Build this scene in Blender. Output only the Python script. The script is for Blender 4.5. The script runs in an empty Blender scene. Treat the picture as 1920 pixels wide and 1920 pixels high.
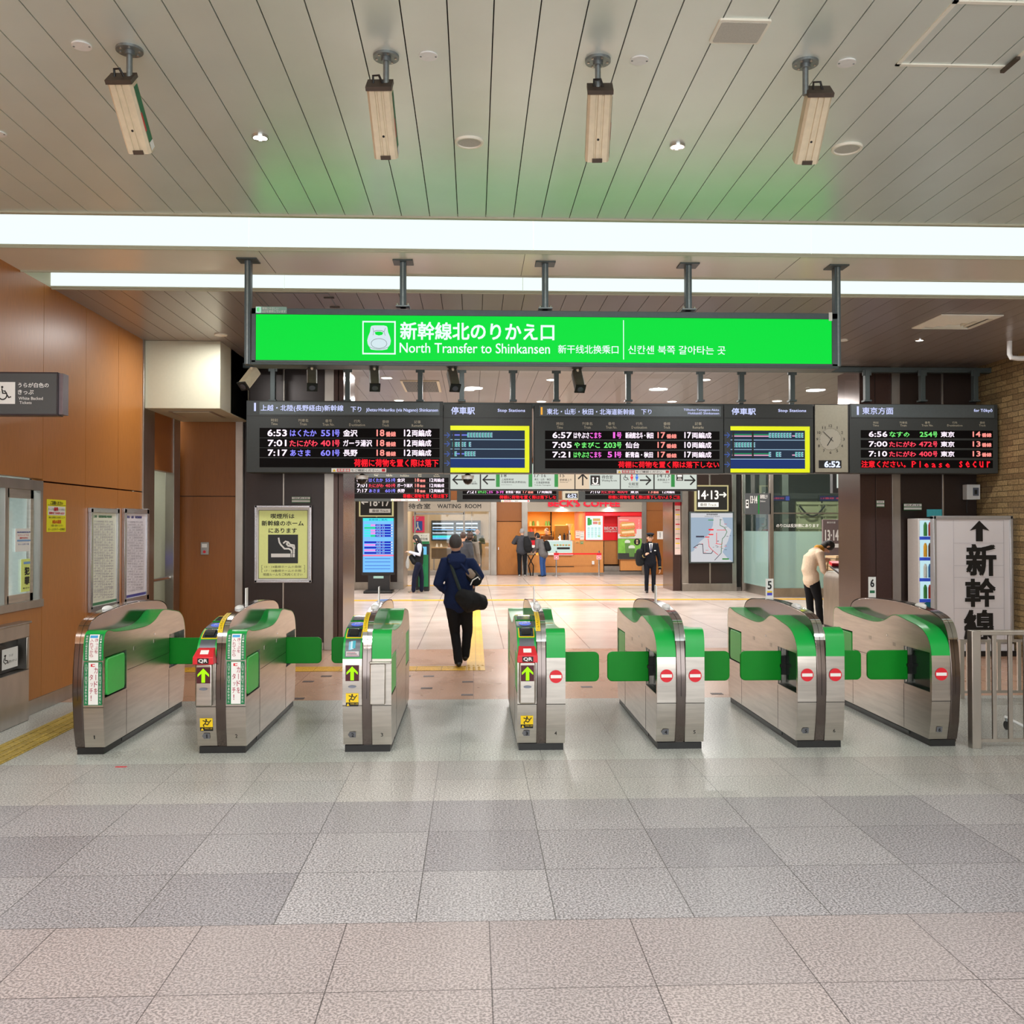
import bpy, bmesh, math, random
from mathutils import Vector, Matrix
R = math.radians
V = Vector
SC = bpy.context.scene
C = SC.collection
random.seed(7)

# ------------------------------------------------------------------ camera
FPX, CAMZ, YAW, PIT = 1768.0, 1.70, R(2.33), R(0.875)
cd = bpy.data.cameras.new('camera'); cd.sensor_width = 36; cd.sensor_height = 36
cd.lens = 36 * FPX / 1920; cd.clip_start = .05; cd.clip_end = 200
cam = bpy.data.objects.new('camera', cd); C.objects.link(cam)
cam.location = (0, 0, CAMZ); cam.rotation_euler = (R(90) + PIT, 0, -YAW)
SC.camera = cam
SC.view_settings.view_transform = 'Standard'; SC.view_settings.look = 'None'
SC.view_settings.gamma = 1; SC.view_settings.use_curve_mapping = False
SC.view_settings.exposure = 0.0
# ------------------------------------------------------------------ world
w = bpy.data.worlds.new('world'); SC.world = w; w.use_nodes = True
w.node_tree.nodes['Background'].inputs[0].default_value = (.95, .98, 1, 1)
w.node_tree.nodes['Background'].inputs[1].default_value = 3.9
# ------------------------------------------------------------------ lamps of the concourse (ceiling fittings)
HC = 3.96
def lamp(x, y, z, size, power, col=(1, .985, .965), sy=None, spread=180, rot=(0, 0, 0)):
    l = bpy.data.lights.new('ceiling_lamp', 'AREA'); l.energy = power; l.color = col
    l.shape = 'RECTANGLE' if sy else 'DISK'; l.size = size
    if sy: l.size_y = sy
    l.spread = R(spread)
    o = bpy.data.objects.new('ceiling_lamp', l); o.location = (x, y, z); o.rotation_euler = rot
    C.objects.link(o); return o
LAMPS_FRONT = [(-1.6, 3.0), (1.6, 3.0), (-1.6, .6), (1.6, .6), (-1.6, -1.8), (1.6, -1.8), (4.6, 3.0), (4.6, .6), (0, 3.0), (-3.1, 4.4)]
for x, y in LAMPS_FRONT: lamp(x, y, HC - .03, .35, 42, spread=170)
for x, y in ((-1.4, 5.44), (1.25, 5.55)): lamp(x, y, HC - .03, .1, 12, spread=120)
for x in (-3, 0, 3, 5.6): lamp(x, 11.0, HC - .03, .3, 30)
for y in (20.0, 23.0, 26.5, 29.5):
    for x in (-6, -2.4, 1.2, 4.8, 8.4): lamp(x, y, 4.05, .4, 105, col=(1, .96, .92))

def at(px, py, Y=None, X=None, Z=None):
    """photo measurement -> point on a real plane of the place"""
    f = V((math.sin(YAW) * math.cos(PIT), math.cos(YAW) * math.cos(PIT), math.sin(PIT)))
    r = V((math.cos(YAW), -math.sin(YAW), 0)); u = r.cross(f)
    d = f * FPX + r * (px - 960) + u * (960 - py)
    if Y is not None: t = Y / d.y
    elif X is not None: t = X / d.x
    else: t = (Z - CAMZ) / d.z
    return V((0, 0, CAMZ)) + d * t

# ------------------------------------------------------------------ materials
def lin(c):
    return tuple(((v / 255) / 12.92 if v / 255 <= .04045 else ((v / 255 + .055) / 1.055) ** 2.4) for v in c)
MATS = {}
def mat(name, col, rough=.5, metal=0, emit=None, es=0., vary=0., vscale=30, bump=0., bscale=200, stretch=None, spec=.5, trans=0, rvary=0, alpha=1):
    if name in MATS: return MATS[name]
    m = bpy.data.materials.new(name); m.use_nodes = True; nt = m.node_tree; N = nt.nodes; L = nt.links
    b = N['Principled BSDF']; c = lin(col)
    b.inputs['Base Color'].default_value = (*c, 1); b.inputs['Roughness'].default_value = rough
    b.inputs['Metallic'].default_value = metal; b.inputs['Specular IOR Level'].default_value = spec
    if trans: b.inputs['Transmission Weight'].default_value = trans
    if alpha < 1: b.inputs['Alpha'].default_value = alpha
    if emit is not None:
        b.inputs['Emission Color'].default_value = (*lin(emit), 1); b.inputs['Emission Strength'].default_value = es
    tc = N.new('ShaderNodeTexCoord'); mp = N.new('ShaderNodeMapping'); L.new(tc.outputs['Object'], mp.inputs[0])
    if stretch: mp.inputs['Scale'].default_value = stretch
    if vary or rvary:
        n = N.new('ShaderNodeTexNoise'); n.inputs['Scale'].default_value = vscale; n.inputs['Detail'].default_value = 4
        L.new(mp.outputs[0], n.inputs['Vector'])
        if vary:
            cr = N.new('ShaderNodeValToRGB'); cr.color_ramp.elements[0].position = .3; cr.color_ramp.elements[1].position = .7
            cr.color_ramp.elements[0].color = (*[v * (1 - vary) for v in c], 1)
            cr.color_ramp.elements[1].color = (*[min(1, v * (1 + vary)) for v in c], 1)
            L.new(n.outputs['Fac'], cr.inputs[0]); L.new(cr.outputs[0], b.inputs['Base Color'])
        if rvary:
            mr = N.new('ShaderNodeMapRange'); mr.inputs['To Min'].default_value = rough - rvary; mr.inputs['To Max'].default_value = rough + rvary
            L.new(n.outputs['Fac'], mr.inputs['Value']); L.new(mr.outputs[0], b.inputs['Roughness'])
    if bump:
        n2 = N.new('ShaderNodeTexNoise'); n2.inputs['Scale'].default_value = bscale; n2.inputs['Detail'].default_value = 3
        L.new(mp.outputs[0], n2.inputs['Vector']); bp = N.new('ShaderNodeBump'); bp.inputs['Strength'].default_value = bump
        bp.inputs['Distance'].default_value = .01
        L.new(n2.outputs['Fac'], bp.inputs['Height']); L.new(bp.outputs[0], b.inputs['Normal'])
    MATS[name] = m; return m
def em(name, col, s=1.0): return mat(name, (4, 4, 4), .5, 0, col, s, vary=.02, spec=.12)

def glass_mat(name, tint=(1, 1, 1), rough=.02, base=0.0, gcol=(200, 210, 205)):
    m = bpy.data.materials.new(name); m.use_nodes = True; nt = m.node_tree; N = nt.nodes; L = nt.links
    for n in list(N): N.remove(n)
    o = N.new('ShaderNodeOutputMaterial'); t = N.new('ShaderNodeBsdfTransparent'); t.inputs[0].default_value = (*tint, 1)
    g = N.new('ShaderNodeBsdfGlossy'); g.inputs['Roughness'].default_value = rough; g.inputs[0].default_value = (.9, .92, .92, 1)
    lw_ = N.new('ShaderNodeLayerWeight'); lw_.inputs[0].default_value = .5; pw_ = N.new('ShaderNodeMath'); pw_.operation = 'POWER'; pw_.inputs[1].default_value = 4; fr = N.new('ShaderNodeMath'); fr.operation = 'MULTIPLY_ADD'; fr.inputs[1].default_value = .6; fr.inputs[2].default_value = .035; mx = N.new('ShaderNodeMixShader'); L.new(lw_.outputs['Facing'], pw_.inputs[0]); L.new(pw_.outputs[0], fr.inputs[0])
    L.new(fr.outputs[0], mx.inputs[0]); L.new(t.outputs[0], mx.inputs[1]); L.new(g.outputs[0], mx.inputs[2])
    if base:
        d = N.new('ShaderNodeBsdfDiffuse'); d.inputs[0].default_value = (*lin(gcol), 1); m2 = N.new('ShaderNodeMixShader')
        m2.inputs[0].default_value = base; L.new(mx.outputs[0], m2.inputs[1]); L.new(d.outputs[0], m2.inputs[2]); L.new(m2.outputs[0], o.inputs[0])
    else: L.new(mx.outputs[0], o.inputs[0])
    MATS[name] = m; return m

def tile_mat(name, c1, c2, mortar, tw, th, ox, oy, gap=.0035, rough=.3, speck=(.55, 1.25), sscale=120, mix=.5, offset=0, axes='xy', bump=.1, rv=.08):
    m = bpy.data.materials.new(name); m.use_nodes = True; nt = m.node_tree; N = nt.nodes; L = nt.links
    b = N['Principled BSDF']; tc = N.new('ShaderNodeTexCoord')
    sx = N.new('ShaderNodeSeparateXYZ'); cb = N.new('ShaderNodeCombineXYZ'); L.new(tc.outputs['Object'], sx.inputs[0])
    L.new(sx.outputs['xyz'.index(axes[0])], cb.inputs[0]); L.new(sx.outputs['xyz'.index(axes[1])], cb.inputs[1])
    mp = N.new('ShaderNodeMapping'); mp.inputs['Location'].default_value = (-ox, -oy, 0); L.new(cb.outputs[0], mp.inputs[0])
    br = N.new('ShaderNodeTexBrick'); br.offset = offset; br.squash = 1; br.inputs['Scale'].default_value = 1
    br.inputs['Color1'].default_value = (*lin(c1), 1); br.inputs['Color2'].default_value = (*lin(c2), 1)
    br.inputs['Mortar'].default_value = (*lin(mortar), 1); br.inputs['Mortar Size'].default_value = gap
    br.inputs['Mortar Smooth'].default_value = 0; br.inputs['Bias'].default_value = 0
    br.inputs['Brick Width'].default_value = tw; br.inputs['Row Height'].default_value = th
    L.new(mp.outputs[0], br.inputs['Vector'])
    n = N.new('ShaderNodeTexNoise'); n.inputs['Scale'].default_value = sscale; n.inputs['Detail'].default_value = 2.5; n.inputs['Roughness'].default_value = .6
    L.new(tc.outputs['Object'], n.inputs['Vector'])
    mr = N.new('ShaderNodeMapRange'); mr.inputs['From Min'].default_value = .43; mr.inputs['From Max'].default_value = .57
    mr.inputs['To Min'].default_value = speck[0]; mr.inputs['To Max'].default_value = speck[1]; L.new(n.outputs['Fac'], mr.inputs['Value'])
    n3 = N.new('ShaderNodeTexNoise'); n3.inputs['Scale'].default_value = 1.3; n3.inputs['Detail'].default_value = 3; L.new(tc.outputs['Object'], n3.inputs['Vector'])
    m3 = N.new('ShaderNodeMapRange'); m3.inputs['To Min'].default_value = .88; m3.inputs['To Max'].default_value = 1.12; L.new(n3.outputs['Fac'], m3.inputs['Value'])
    mu = N.new('ShaderNodeMath'); mu.operation = 'MULTIPLY'; L.new(mr.outputs[0], mu.inputs[0]); L.new(m3.outputs[0], mu.inputs[1])
    vm = N.new('ShaderNodeVectorMath'); vm.operation = 'SCALE'; L.new(br.outputs['Color'], vm.inputs[0]); L.new(mu.outputs[0], vm.inputs['Scale'])
    L.new(vm.outputs[0], b.inputs['Base Color'])
    r2 = N.new('ShaderNodeMapRange'); r2.inputs['To Min'].default_value = rough - rv; r2.inputs['To Max'].default_value = rough + rv
    L.new(n3.outputs['Fac'], r2.inputs['Value']); L.new(r2.outputs[0], b.inputs['Roughness'])
    if bump:
        bp = N.new('ShaderNodeBump'); bp.invert = True; bp.inputs['Strength'].default_value = bump; bp.inputs['Distance'].default_value = .004
        L.new(br.outputs['Fac'], bp.inputs['Height']); L.new(bp.outputs[0], b.inputs['Normal'])
    MATS[name] = m; return m

STEEL = mat('steel', (194, 187, 178), .28, 1, vary=.10, vscale=3, stretch=(1, 1, 14), bump=.03, bscale=90)
STEELH = mat('steel_hairline', (170, 164, 156), .33, 1, vary=.10, vscale=6, stretch=(1, 1, .5))
FINM = mat('steel_fin', (116, 106, 102), .13, 1, vary=.06, vscale=5)
CHROME = mat('chrome', (215, 215, 215), .12, 1, vary=.03)
GREEN = mat('gate_green', (6, 166, 66), .34, vary=.04, vscale=8)
GREEND = mat('gate_green_deep', (2, 132, 30), .42, spec=.25, vary=.03, vscale=8)
GREENL = mat('gate_green_light', (70, 200, 90), .4, vary=.03)
BLACK = mat('black_plastic', (18, 18, 18), .45, vary=.2)
SEAM = mat('seam_dark', (30, 28, 26), .8, vary=.1)
WHITE = mat('white_plastic', (240, 241, 240), .4, vary=.03)
WHITEP = mat('white_print', (238, 238, 235), .5, vary=.01)
INK = mat('black_ink', (12, 12, 12), .5, vary=.1)
RED = mat('red_print', (215, 18, 38), .45, vary=.03)
YEL = mat('yellow_print', (240, 205, 20), .5, vary=.03)
DGREY = mat('dark_grey_metal', (72, 82, 82), .4, .3, vary=.05)
WOOD = mat('wood_panel', (180, 116, 54), .38, vary=.10, vscale=26, stretch=(4, 4, .25), bump=.03)
WOODD = mat('wood_panel_dark', (150, 90, 36), .38, vary=.08, vscale=26, stretch=(4, 4, .25))
CREAM = mat('cream_paint', (196, 194, 172), .5, vary=.02)
BROWNC = mat('brown_clad', (52, 40, 36), .3, .2, vary=.06)
BROWNR = mat('brown_reflective', (80, 60, 54), .2, .4, vary=.06)
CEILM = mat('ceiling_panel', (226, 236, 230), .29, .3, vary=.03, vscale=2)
CEILB = mat('ceiling_panel_shaded', (158, 149, 143), .3, .2, vary=.03, vscale=2)  # same boards as the front; the weaker light back there is painted in darker
GAP = mat('ceiling_gap', (34, 32, 32), .8, vary=.1)
SOFF = mat('soffit_panel', (252, 248, 232), .22, .1, vary=.02, vscale=2)
LITE = em('lightbox_white', (240, 253, 250), 1.06)
RIM = mat('rim_ivory', (246, 243, 228), .5, vary=.01)
LAMPM = em('lamp_white', (255, 250, 240), 6)
GLASS = glass_mat('clear_glass')

# ------------------------------------------------------------------ text
_tc = {}
def glyphs(s, bold=0., res=2):
    k = (s, bold, res)
    if k in _tc: return _tc[k]
    c = bpy.data.curves.new('tmp', 'FONT'); c.body = s; c.resolution_u = res; c.offset = bold; c.fill_mode = 'FRONT'
    o = bpy.data.objects.new('tmp', c); C.objects.link(o)
    dg = bpy.context.evaluated_depsgraph_get(); ev = o.evaluated_get(dg); me = ev.to_mesh()
    vs = [(v.co.x, v.co.y) for v in me.vertices]; fs = [tuple(p.vertices) for p in me.polygons]
    ev.to_mesh_clear(); bpy.data.objects.remove(o); bpy.data.curves.remove(c)
    x0 = min(v[0] for v in vs); x1 = max(v[0] for v in vs); y0 = min(v[1] for v in vs); y1 = max(v[1] for v in vs)
    vs = [((a - x0) / (x1 - x0 or 1), (b - y0) / (y1 - y0 or 1)) for a, b in vs]
    _tc[k] = (vs, fs); return _tc[k]

class Pl:
    """artwork plane: Y=const (faces the viewer) or X=const wall; photo pixels (or zoomed pixels) in, plane points out"""
    def __init__(s, Y=None, X=None, o=(0, 0), k=1.0, off=.0):
        s.Y, s.X, s.o, s.k, s.off = Y, X, o, k, off
    def p(s, u, v): return at(s.o[0] + u / s.k, s.o[1] + v / s.k, Y=s.Y, X=s.X)
    def box(s, x0, y0, x1, y1, lift=0.):
        xm, ym = (x0 + x1) / 2, (y0 + y1) / 2
        zt, zb = s.p(xm, y0).z, s.p(xm, y1).z; l, r = s.p(x0, ym), s.p(x1, ym); d = s.off + lift
        if s.Y is not None: return lambda a, b: V((l.x + (r.x - l.x) * a, s.Y - d, zb + (zt - zb) * b))
        sg = 1 if s.X < 0 else -1
        return lambda a, b: V((s.X + sg * d, l.y + (r.y - l.y) * a, zb + (zt - zb) * b))
class Lo:
    """local artwork frame: origin top-left, u right, v down, in metres * k"""
    def __init__(s, o, right, up, k=1.0): s.O, s.r, s.u, s.k = V(o), V(right).normalized(), V(up).normalized(), k; s.n = s.r.cross(s.u)
    def p(s, a, b): return s.O + s.r * a * s.k - s.u * b * s.k
    def box(s, x0, y0, x1, y1, lift=0.): return lambda a, b: s.O + s.r * (x0 + (x1 - x0) * a) * s.k - s.u * (y1 + (y0 - y1) * b) * s.k + s.n * lift

# ------------------------------------------------------------------ mesh builder
class MB:
    def __init__(s): s.v, s.f, s.m, s.mats = [], [], [], []
    def mi(s, m):
        if m not in s.mats: s.mats.append(m)
        return s.mats.index(m)
    def add(s, vs, fs, m):
        b = len(s.v); s.v += [V(v) for v in vs]; i = s.mi(m)
        for f in fs: s.f.append([b + k for k in f]); s.m.append(i)
        return s
    def box(s, x0, y0, z0, x1, y1, z1, m):
        x0, x1 = sorted((x0, x1)); y0, y1 = sorted((y0, y1)); z0, z1 = sorted((z0, z1))
        vs = [(x, y, z) for z in (z0, z1) for y in (y0, y1) for x in (x0, x1)]
        return s.add(vs, [(0, 2, 3, 1), (4, 5, 7, 6), (0, 1, 5, 4), (2, 6, 7, 3), (0, 4, 6, 2), (1, 3, 7, 5)], m)
    def obox(s, c, size, rot, m):
        vs = [V(c) + rot @ V((a * size[0] / 2, b * size[1] / 2, d * size[2] / 2)) for d in (-1, 1) for b in (-1, 1) for a in (-1, 1)]
        return s.add(vs, [(0, 2, 3, 1), (4, 5, 7, 6), (0, 1, 5, 4), (2, 6, 7, 3), (0, 4, 6, 2), (1, 3, 7, 5)], m)
    def prism(s, pts, vec, m):
        n = len(pts); pts = [V(p) for p in pts]; vec = V(vec)
        vs = pts + [p + vec for p in pts]
        return s.add(vs, [tuple(range(n))[::-1], tuple(range(n, 2 * n))] + [(i, (i + 1) % n, n + (i + 1) % n, n + i) for i in range(n)], m)
    def ngon(s, pts, m): return s.add(pts, [tuple(range(len(pts)))], m)
    def cyl(s, p0, p1, r0, m, r1=None, n=20, caps=True):
        p0, p1 = V(p0), V(p1); r1 = r0 if r1 is None else r1; d = (p1 - p0).normalized()
        a = d.orthogonal().normalized(); b = d.cross(a)
        vs = [p + (a * math.cos(t) + b * math.sin(t)) * r for p, r in ((p0, r0), (p1, r1)) for t in [2 * math.pi * i / n for i in range(n)]]
        fs = [(i, (i + 1) % n, n + (i + 1) % n, n + i) for i in range(n)]
        if caps: fs += [tuple(range(n))[::-1], tuple(range(n, 2 * n))]
        return s.add(vs, fs, m)
    def disc(s, c, nrm, r, m, ry=None, n=28, up=(0, 0, 1), a0=0, a1=360):
        nrm = V(nrm).normalized(); u = V(up); rt = u.cross(nrm)
        if rt.length < 1e-4: rt = V((1, 0, 0))
        rt.normalize(); u = nrm.cross(rt); ry = ry or r
        k = [R(a0 + (a1 - a0) * i / n) for i in range(n if a1 - a0 >= 360 else n + 1)]
        return s.ngon([V(c) + rt * math.cos(t) * r + u * math.sin(t) * ry for t in k], m)
    def tube(s, pts, r, m, n=10, ry=None, closed=False):
        pts = [V(p) for p in pts]; rs = r if isinstance(r, (list, tuple)) else [r] * len(pts)
        vs, fs = [], []; a = None; N_ = len(pts)
        for i, p in enumerate(pts):
            if closed: d = pts[(i + 1) % N_] - pts[i - 1]
            else: d = (pts[min(i + 1, N_ - 1)] - pts[max(i - 1, 0)])
            d.normalize()
            a = d.orthogonal().normalized() if a is None else (a - d * a.dot(d)).normalized()
            b = d.cross(a)
            vs += [p + (a * math.cos(t) + b * math.sin(t)) * rs[i] for t in [2 * math.pi * k / n for k in range(n)]]
        for i in range(N_ - (0 if closed else 1)):
            j = (i + 1) % N_
            fs += [(i * n + k, i * n + (k + 1) % n, j * n + (k + 1) % n, j * n + k) for k in range(n)]
        if not closed: fs += [tuple(range(n))[::-1], tuple(range((N_ - 1) * n, N_ * n))]
        return s.add(vs, fs, m)
    def loft(s, rings, m, caps=True):
        n = len(rings[0]); vs = [p for r in rings for p in r]; fs = []
        for i in range(len(rings) - 1):
            fs += [(i * n + k, i * n + (k + 1) % n, (i + 1) * n + (k + 1) % n, (i + 1) * n + k) for k in range(n)]
        if caps: fs += [tuple(range(n))[::-1], tuple(range((len(rings) - 1) * n, len(rings) * n))]
        return s.add(vs, fs, m)
    def ell(s, c, r, m, rot=None, nu=16, nv=10):
        c = V(c); rot = rot or Matrix.Identity(3); rings = []
        for j in range(1, nv):
            t = math.pi * j / nv
            rings.append([c + rot @ V((r[0] * math.sin(t) * math.cos(a), r[1] * math.sin(t) * math.sin(a), -r[2] * math.cos(t))) for a in [2 * math.pi * i / nu for i in range(nu)]])
        b = len(s.v); s.loft(rings, m, caps=False); i = s.mi(m)
        s.v += [c + rot @ V((0, 0, -r[2])), c + rot @ V((0, 0, r[2]))]; e = len(s.v)
        for k in range(nu):
            s.f.append([b + (k + 1) % nu, b + k, e - 2]); s.m.append(i)
            q = b + (nv - 2) * nu; s.f.append([q + k, q + (k + 1) % nu, e - 1]); s.m.append(i)
        return s
    # artwork
    def rect(s, pl, x0, y0, x1, y1, m, lift=.0):
        f = pl.box(x0, y0, x1, y1, lift); return s.ngon([f(0, 0), f(1, 0), f(1, 1), f(0, 1)], m)
    def slab(s, pl, x0, y0, x1, y1, m, depth, lift=0.):
        f = pl.box(x0, y0, x1, y1, lift); g = pl.box(x0, y0, x1, y1, lift - depth); q = [f(0, 0), f(1, 0), f(1, 1), f(0, 1)]
        return s.prism(q, g(0, 0) - f(0, 0), m)
    def shape(s, pl, pts, m, lift=0.):
        xs = [p[0] for p in pts]; ys = [p[1] for p in pts]; x0, x1, y0, y1 = min(xs), max(xs), min(ys), max(ys)
        f = pl.box(x0, y0, x1, y1, lift); return s.ngon([f((x - x0) / (x1 - x0), 1 - (y - y0) / (y1 - y0)) for x, y in pts], m)
    def line(s, pl, pts, wd, m, lift=0.):
        for k_, ((xa, ya), (xb, yb)) in enumerate(zip(pts, pts[1:])):
            if k_: lift += .0004
            d = math.hypot(xb - xa, yb - ya) or 1; nx, ny = -(yb - ya) / d * wd / 2, (xb - xa) / d * wd / 2; ex, ey = (xb - xa) / d * wd * .3, (yb - ya) / d * wd * .3
            s.shape(pl, [(xa + nx - ex, ya + ny - ey), (xb + nx + ex, yb + ny + ey), (xb - nx + ex, yb - ny + ey), (xa - nx - ex, ya - ny - ey)], m, lift)
    def oval(s, pl, cx, cy, rx, ry, m, lift=0., n=24): return s.shape(pl, [(cx + rx * math.cos(2 * math.pi * i / n), cy + ry * math.sin(2 * math.pi * i / n)) for i in range(n)], m, lift)
    def text(s, t, pl, x0, y0, x1, y1, m, lift=.001, bold=0., res=2, fn=None):
        vs, fs = glyphs(t, 0, res); f = fn or pl.box(x0, y0, x1, y1, lift)
        if not bold: return s.add([f(a, b) for a, b in vs], fs, m)
        w_, h_ = (f(1, .5) - f(0, .5)).length, (f(.5, 1) - f(.5, 0)).length; dy = bold * .9; dx = min(.12, bold * .9 * h_ / max(w_, 1e-6))
        sh = ((-1, -1), (1, 1), (-1, 1), (1, -1)) if bold >= .02 else ((-1, -.7), (1, .7))
        nr = (f(1, .5) - f(0, .5)).cross(f(.5, 1) - f(.5, 0)).normalized() * .0007
        for i, (sx, sy) in enumerate(sh): s.add([f(dx + a * (1 - 2 * dx) + sx * dx, dy + b * (1 - 2 * dy) + sy * dy) + nr * i for a, b in vs], fs, m)
        return s
    def vtext(s, t, pl, x0, y0, x1, y1, m, lift=.001, bold=0., res=2):
        h = (y1 - y0) / len(t)
        for i, ch in enumerate(t):
            if ch == ' ': continue
            vert = ch in 'ーー'
            q = h * .06
            if ch in 'っッ': s.text(ch, pl, x0 + (x1 - x0) * .3, y0 + i * h + h * .2, x1, y0 + (i + 1) * h - h * .15, m, lift, bold, res)
            elif vert: s.rect(pl, (x0 + x1) / 2 - (x1 - x0) * .07, y0 + i * h + h * .1, (x0 + x1) / 2 + (x1 - x0) * .07, y0 + (i + 1) * h - h * .1, m, lift)
            elif ch in '!！': s.text('!', pl, x0 + (x1 - x0) * .4, y0 + i * h + q, x0 + (x1 - x0) * .6, y0 + (i + 1) * h - q, m, lift, bold, res)
            else: s.text(ch, pl, x0, y0 + i * h + q, x1, y0 + (i + 1) * h - q, m, lift, bold, res)
        return s
    def build(s, name, parent=None, bevel=0., smooth=True, kind=None, label=None, cat=None, group=None, solid=False, loc=None, seg=2):
        me = bpy.data.meshes.new(name)
        org = V(loc) if loc is not None else (V(parent['_o']) if parent is not None and '_o' in parent else V((0, 0, 0)))
        me.from_pydata([v - org for v in s.v], [], s.f)
        for m in s.mats: me.materials.append(m)
        me.polygons.foreach_set('material_index', s.m)
        if solid:
            bm = bmesh.new(); bm.from_mesh(me); bmesh.ops.recalc_face_normals(bm, faces=bm.faces); bm.to_mesh(me); bm.free()
        if smooth:
            me.polygons.foreach_set('use_smooth', [True] * len(me.polygons)); me.set_sharp_from_angle(angle=R(35))
        o = bpy.data.objects.new(name, me); C.objects.link(o)
        if parent is not None: o.parent = parent; 
        if parent is not None and '_o' in parent: o['_o'] = list(org)
        elif loc is not None: o.location = org; o['_o'] = list(org)
        if bevel:
            b = o.modifiers.new('bevel', 'BEVEL'); b.width = bevel; b.segments = seg; b.limit_method = 'ANGLE'; b.angle_limit = R(40)
        return tag(o, label, cat, group, kind)
def tag(o, label=None, cat=None, group=None, kind=None):
    if label: o['label'] = label
    if cat: o['category'] = cat
    if group: o['group'] = group
    if kind: o['kind'] = kind
    return o
def thing(name, label, cat, loc=(0, 0, 0), rz=0, group=None, local=False):
    """Empty at the base; parts are given in world coordinates unless local"""
    o = bpy.data.objects.new(name, None); C.objects.link(o); o.location = loc; o.rotation_euler = (0, 0, rz); o.empty_display_size = .1
    o['_o'] = [0, 0, 0] if local else list(loc)
    return tag(o, label, cat, group)
def copy_tree(o, parent=None):
    c = o.copy(); C.objects.link(c); c.parent = parent
    for ch in list(o.children): copy_tree(ch, c)
    return c
def struct(mb, name, **k): return mb.build(name, kind='structure', **k)
def clip(poly, ax, val, keep):
    out = []; n = len(poly)
    for i in range(n):
        a, b = poly[i], poly[(i + 1) % n]; ia, ib = (a[ax] - val) * keep >= 0, (b[ax] - val) * keep >= 0
        if ia: out.append(a)
        if ia != ib:
            t = (val - a[ax]) / (b[ax] - a[ax]); out.append(tuple(a[k] + (b[k] - a[k]) * t for k in (0, 1)))
    return out
# ================================================================== STRUCTURE
XL, XR, YG = -4.0, 7.15, 13.1      # left wooden wall, right brick wall, line of the glazed partition
def floor_part(x0, x1, y0, y1, m, name='floor'):
    b = MB(); b.add([(x0, y0, 0), (x1, y0, 0), (x1, y1, 0), (x0, y1, 0), (x0, y0, -.1), (x1, y0, -.1), (x1, y1, -.1), (x0, y1, -.1)],
          [(0, 1, 2, 3), (4, 7, 6, 5), (0, 4, 5, 1), (1, 5, 6, 2), (2, 6, 7, 3), (3, 7, 4, 0)], m); return struct(b, name)
FX0, FX1 = -14, 14
floor_part(FX0, FX1, -6, 4.09, tile_mat('granite_pink', (150, 140, 138), (142, 134, 134), (84, 76, 76), .61, .6, .068 - 6.1, 4.09 - 12, rough=.42, sscale=95, gap=.0024, speck=(.66, 1.36)))
floor_part(FX0, FX1, 4.09, 5.88, tile_mat('granite_grey', (151, 148, 149), (130, 127, 130), (84, 82, 82), .605, .6, -.248 - 6.05, 4.09 - 6, rough=.42, sscale=95, gap=.0026, speck=(.56, 1.5)))
floor_part(FX0, FX1, 5.88, 6.87, tile_mat('granite_grey_narrow', (172, 169, 165), (162, 161, 158), (110, 108, 106), .605, .495, -.248 - 6.05, 5.88 - 4.95, rough=.36, sscale=95, gap=.0022, speck=(.58, 1.42)))
floor_part(FX0, FX1, 6.87, 9.31, tile_mat('granite_light', (184, 188, 182), (176, 180, 175), (138, 140, 138), .605, .61, -.1 - 6.05, 6.87 - 6.1, gap=.002, rough=.3, sscale=80, speck=(.66, 1.3)))
floor_part(FX0, FX1, 9.31, 13.1, tile_mat('terrazzo_brown', (196, 158, 132), (186, 146, 122), (160, 122, 104), 1.9, 1.25, 0, 9.31, gap=.004, rough=.28, sscale=60, speck=(.88, 1.1)))
floor_part(-16, 16, 13.1, 40, tile_mat('terrazzo_pink', (206, 190, 180), (198, 184, 174), (150, 132, 126), 1.2, 1.2, .42, 13.1, gap=.007, rough=.22, sscale=60, speck=(.94, 1.05)))
# dark inlays of the brown floor
b = MB(); inl = mat('inlay_dark', (62, 42, 40), .6, vary=.1)
for px, py in [(578, 1278), (612, 1268), (760, 1268), (804, 1268), (877, 1278.5), (754, 1290.5), (800, 1290.5), (559, 1310), (876, 1303), (1100, 1288), (1344, 1301), (640, 1242), (1340, 1222), (1098, 1268), (700, 1303)]:
    p = at(px, py, Z=0)
    if 9.4 < p.y < 13: b.box(p.x - .06, p.y - .045, .0, p.x + .06, p.y + .045, .002, inl)
b.build('floor_inlay', kind='structure', smooth=False)

# ceilings: long boards with open joints
def ceiling(x0, x1, y0, y1, z, m, ph, name='ceiling', pitch=.204, gap=.006, skip=()):
    b = MB(); b.box(x0, y0, z + .02, x1, y1, z + .04, GAP)
    k = math.floor((x0 - ph) / pitch)
    while ph + k * pitch < x1:
        a, c = max(x0, ph + k * pitch + gap / 2), min(x1, ph + (k + 1) * pitch - gap / 2); k += 1
        if c > a: b.box(a, y0, z, c, y1, z + .012, m)
    return struct(b, name, smooth=False)
ceiling(-8, 12, -6, 6.9, HC, CEILM, .291)
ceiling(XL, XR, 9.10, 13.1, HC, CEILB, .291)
ceiling(-10, 14, 13.2, 40, 4.1, CEILB, .1, pitch=.3)
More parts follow.
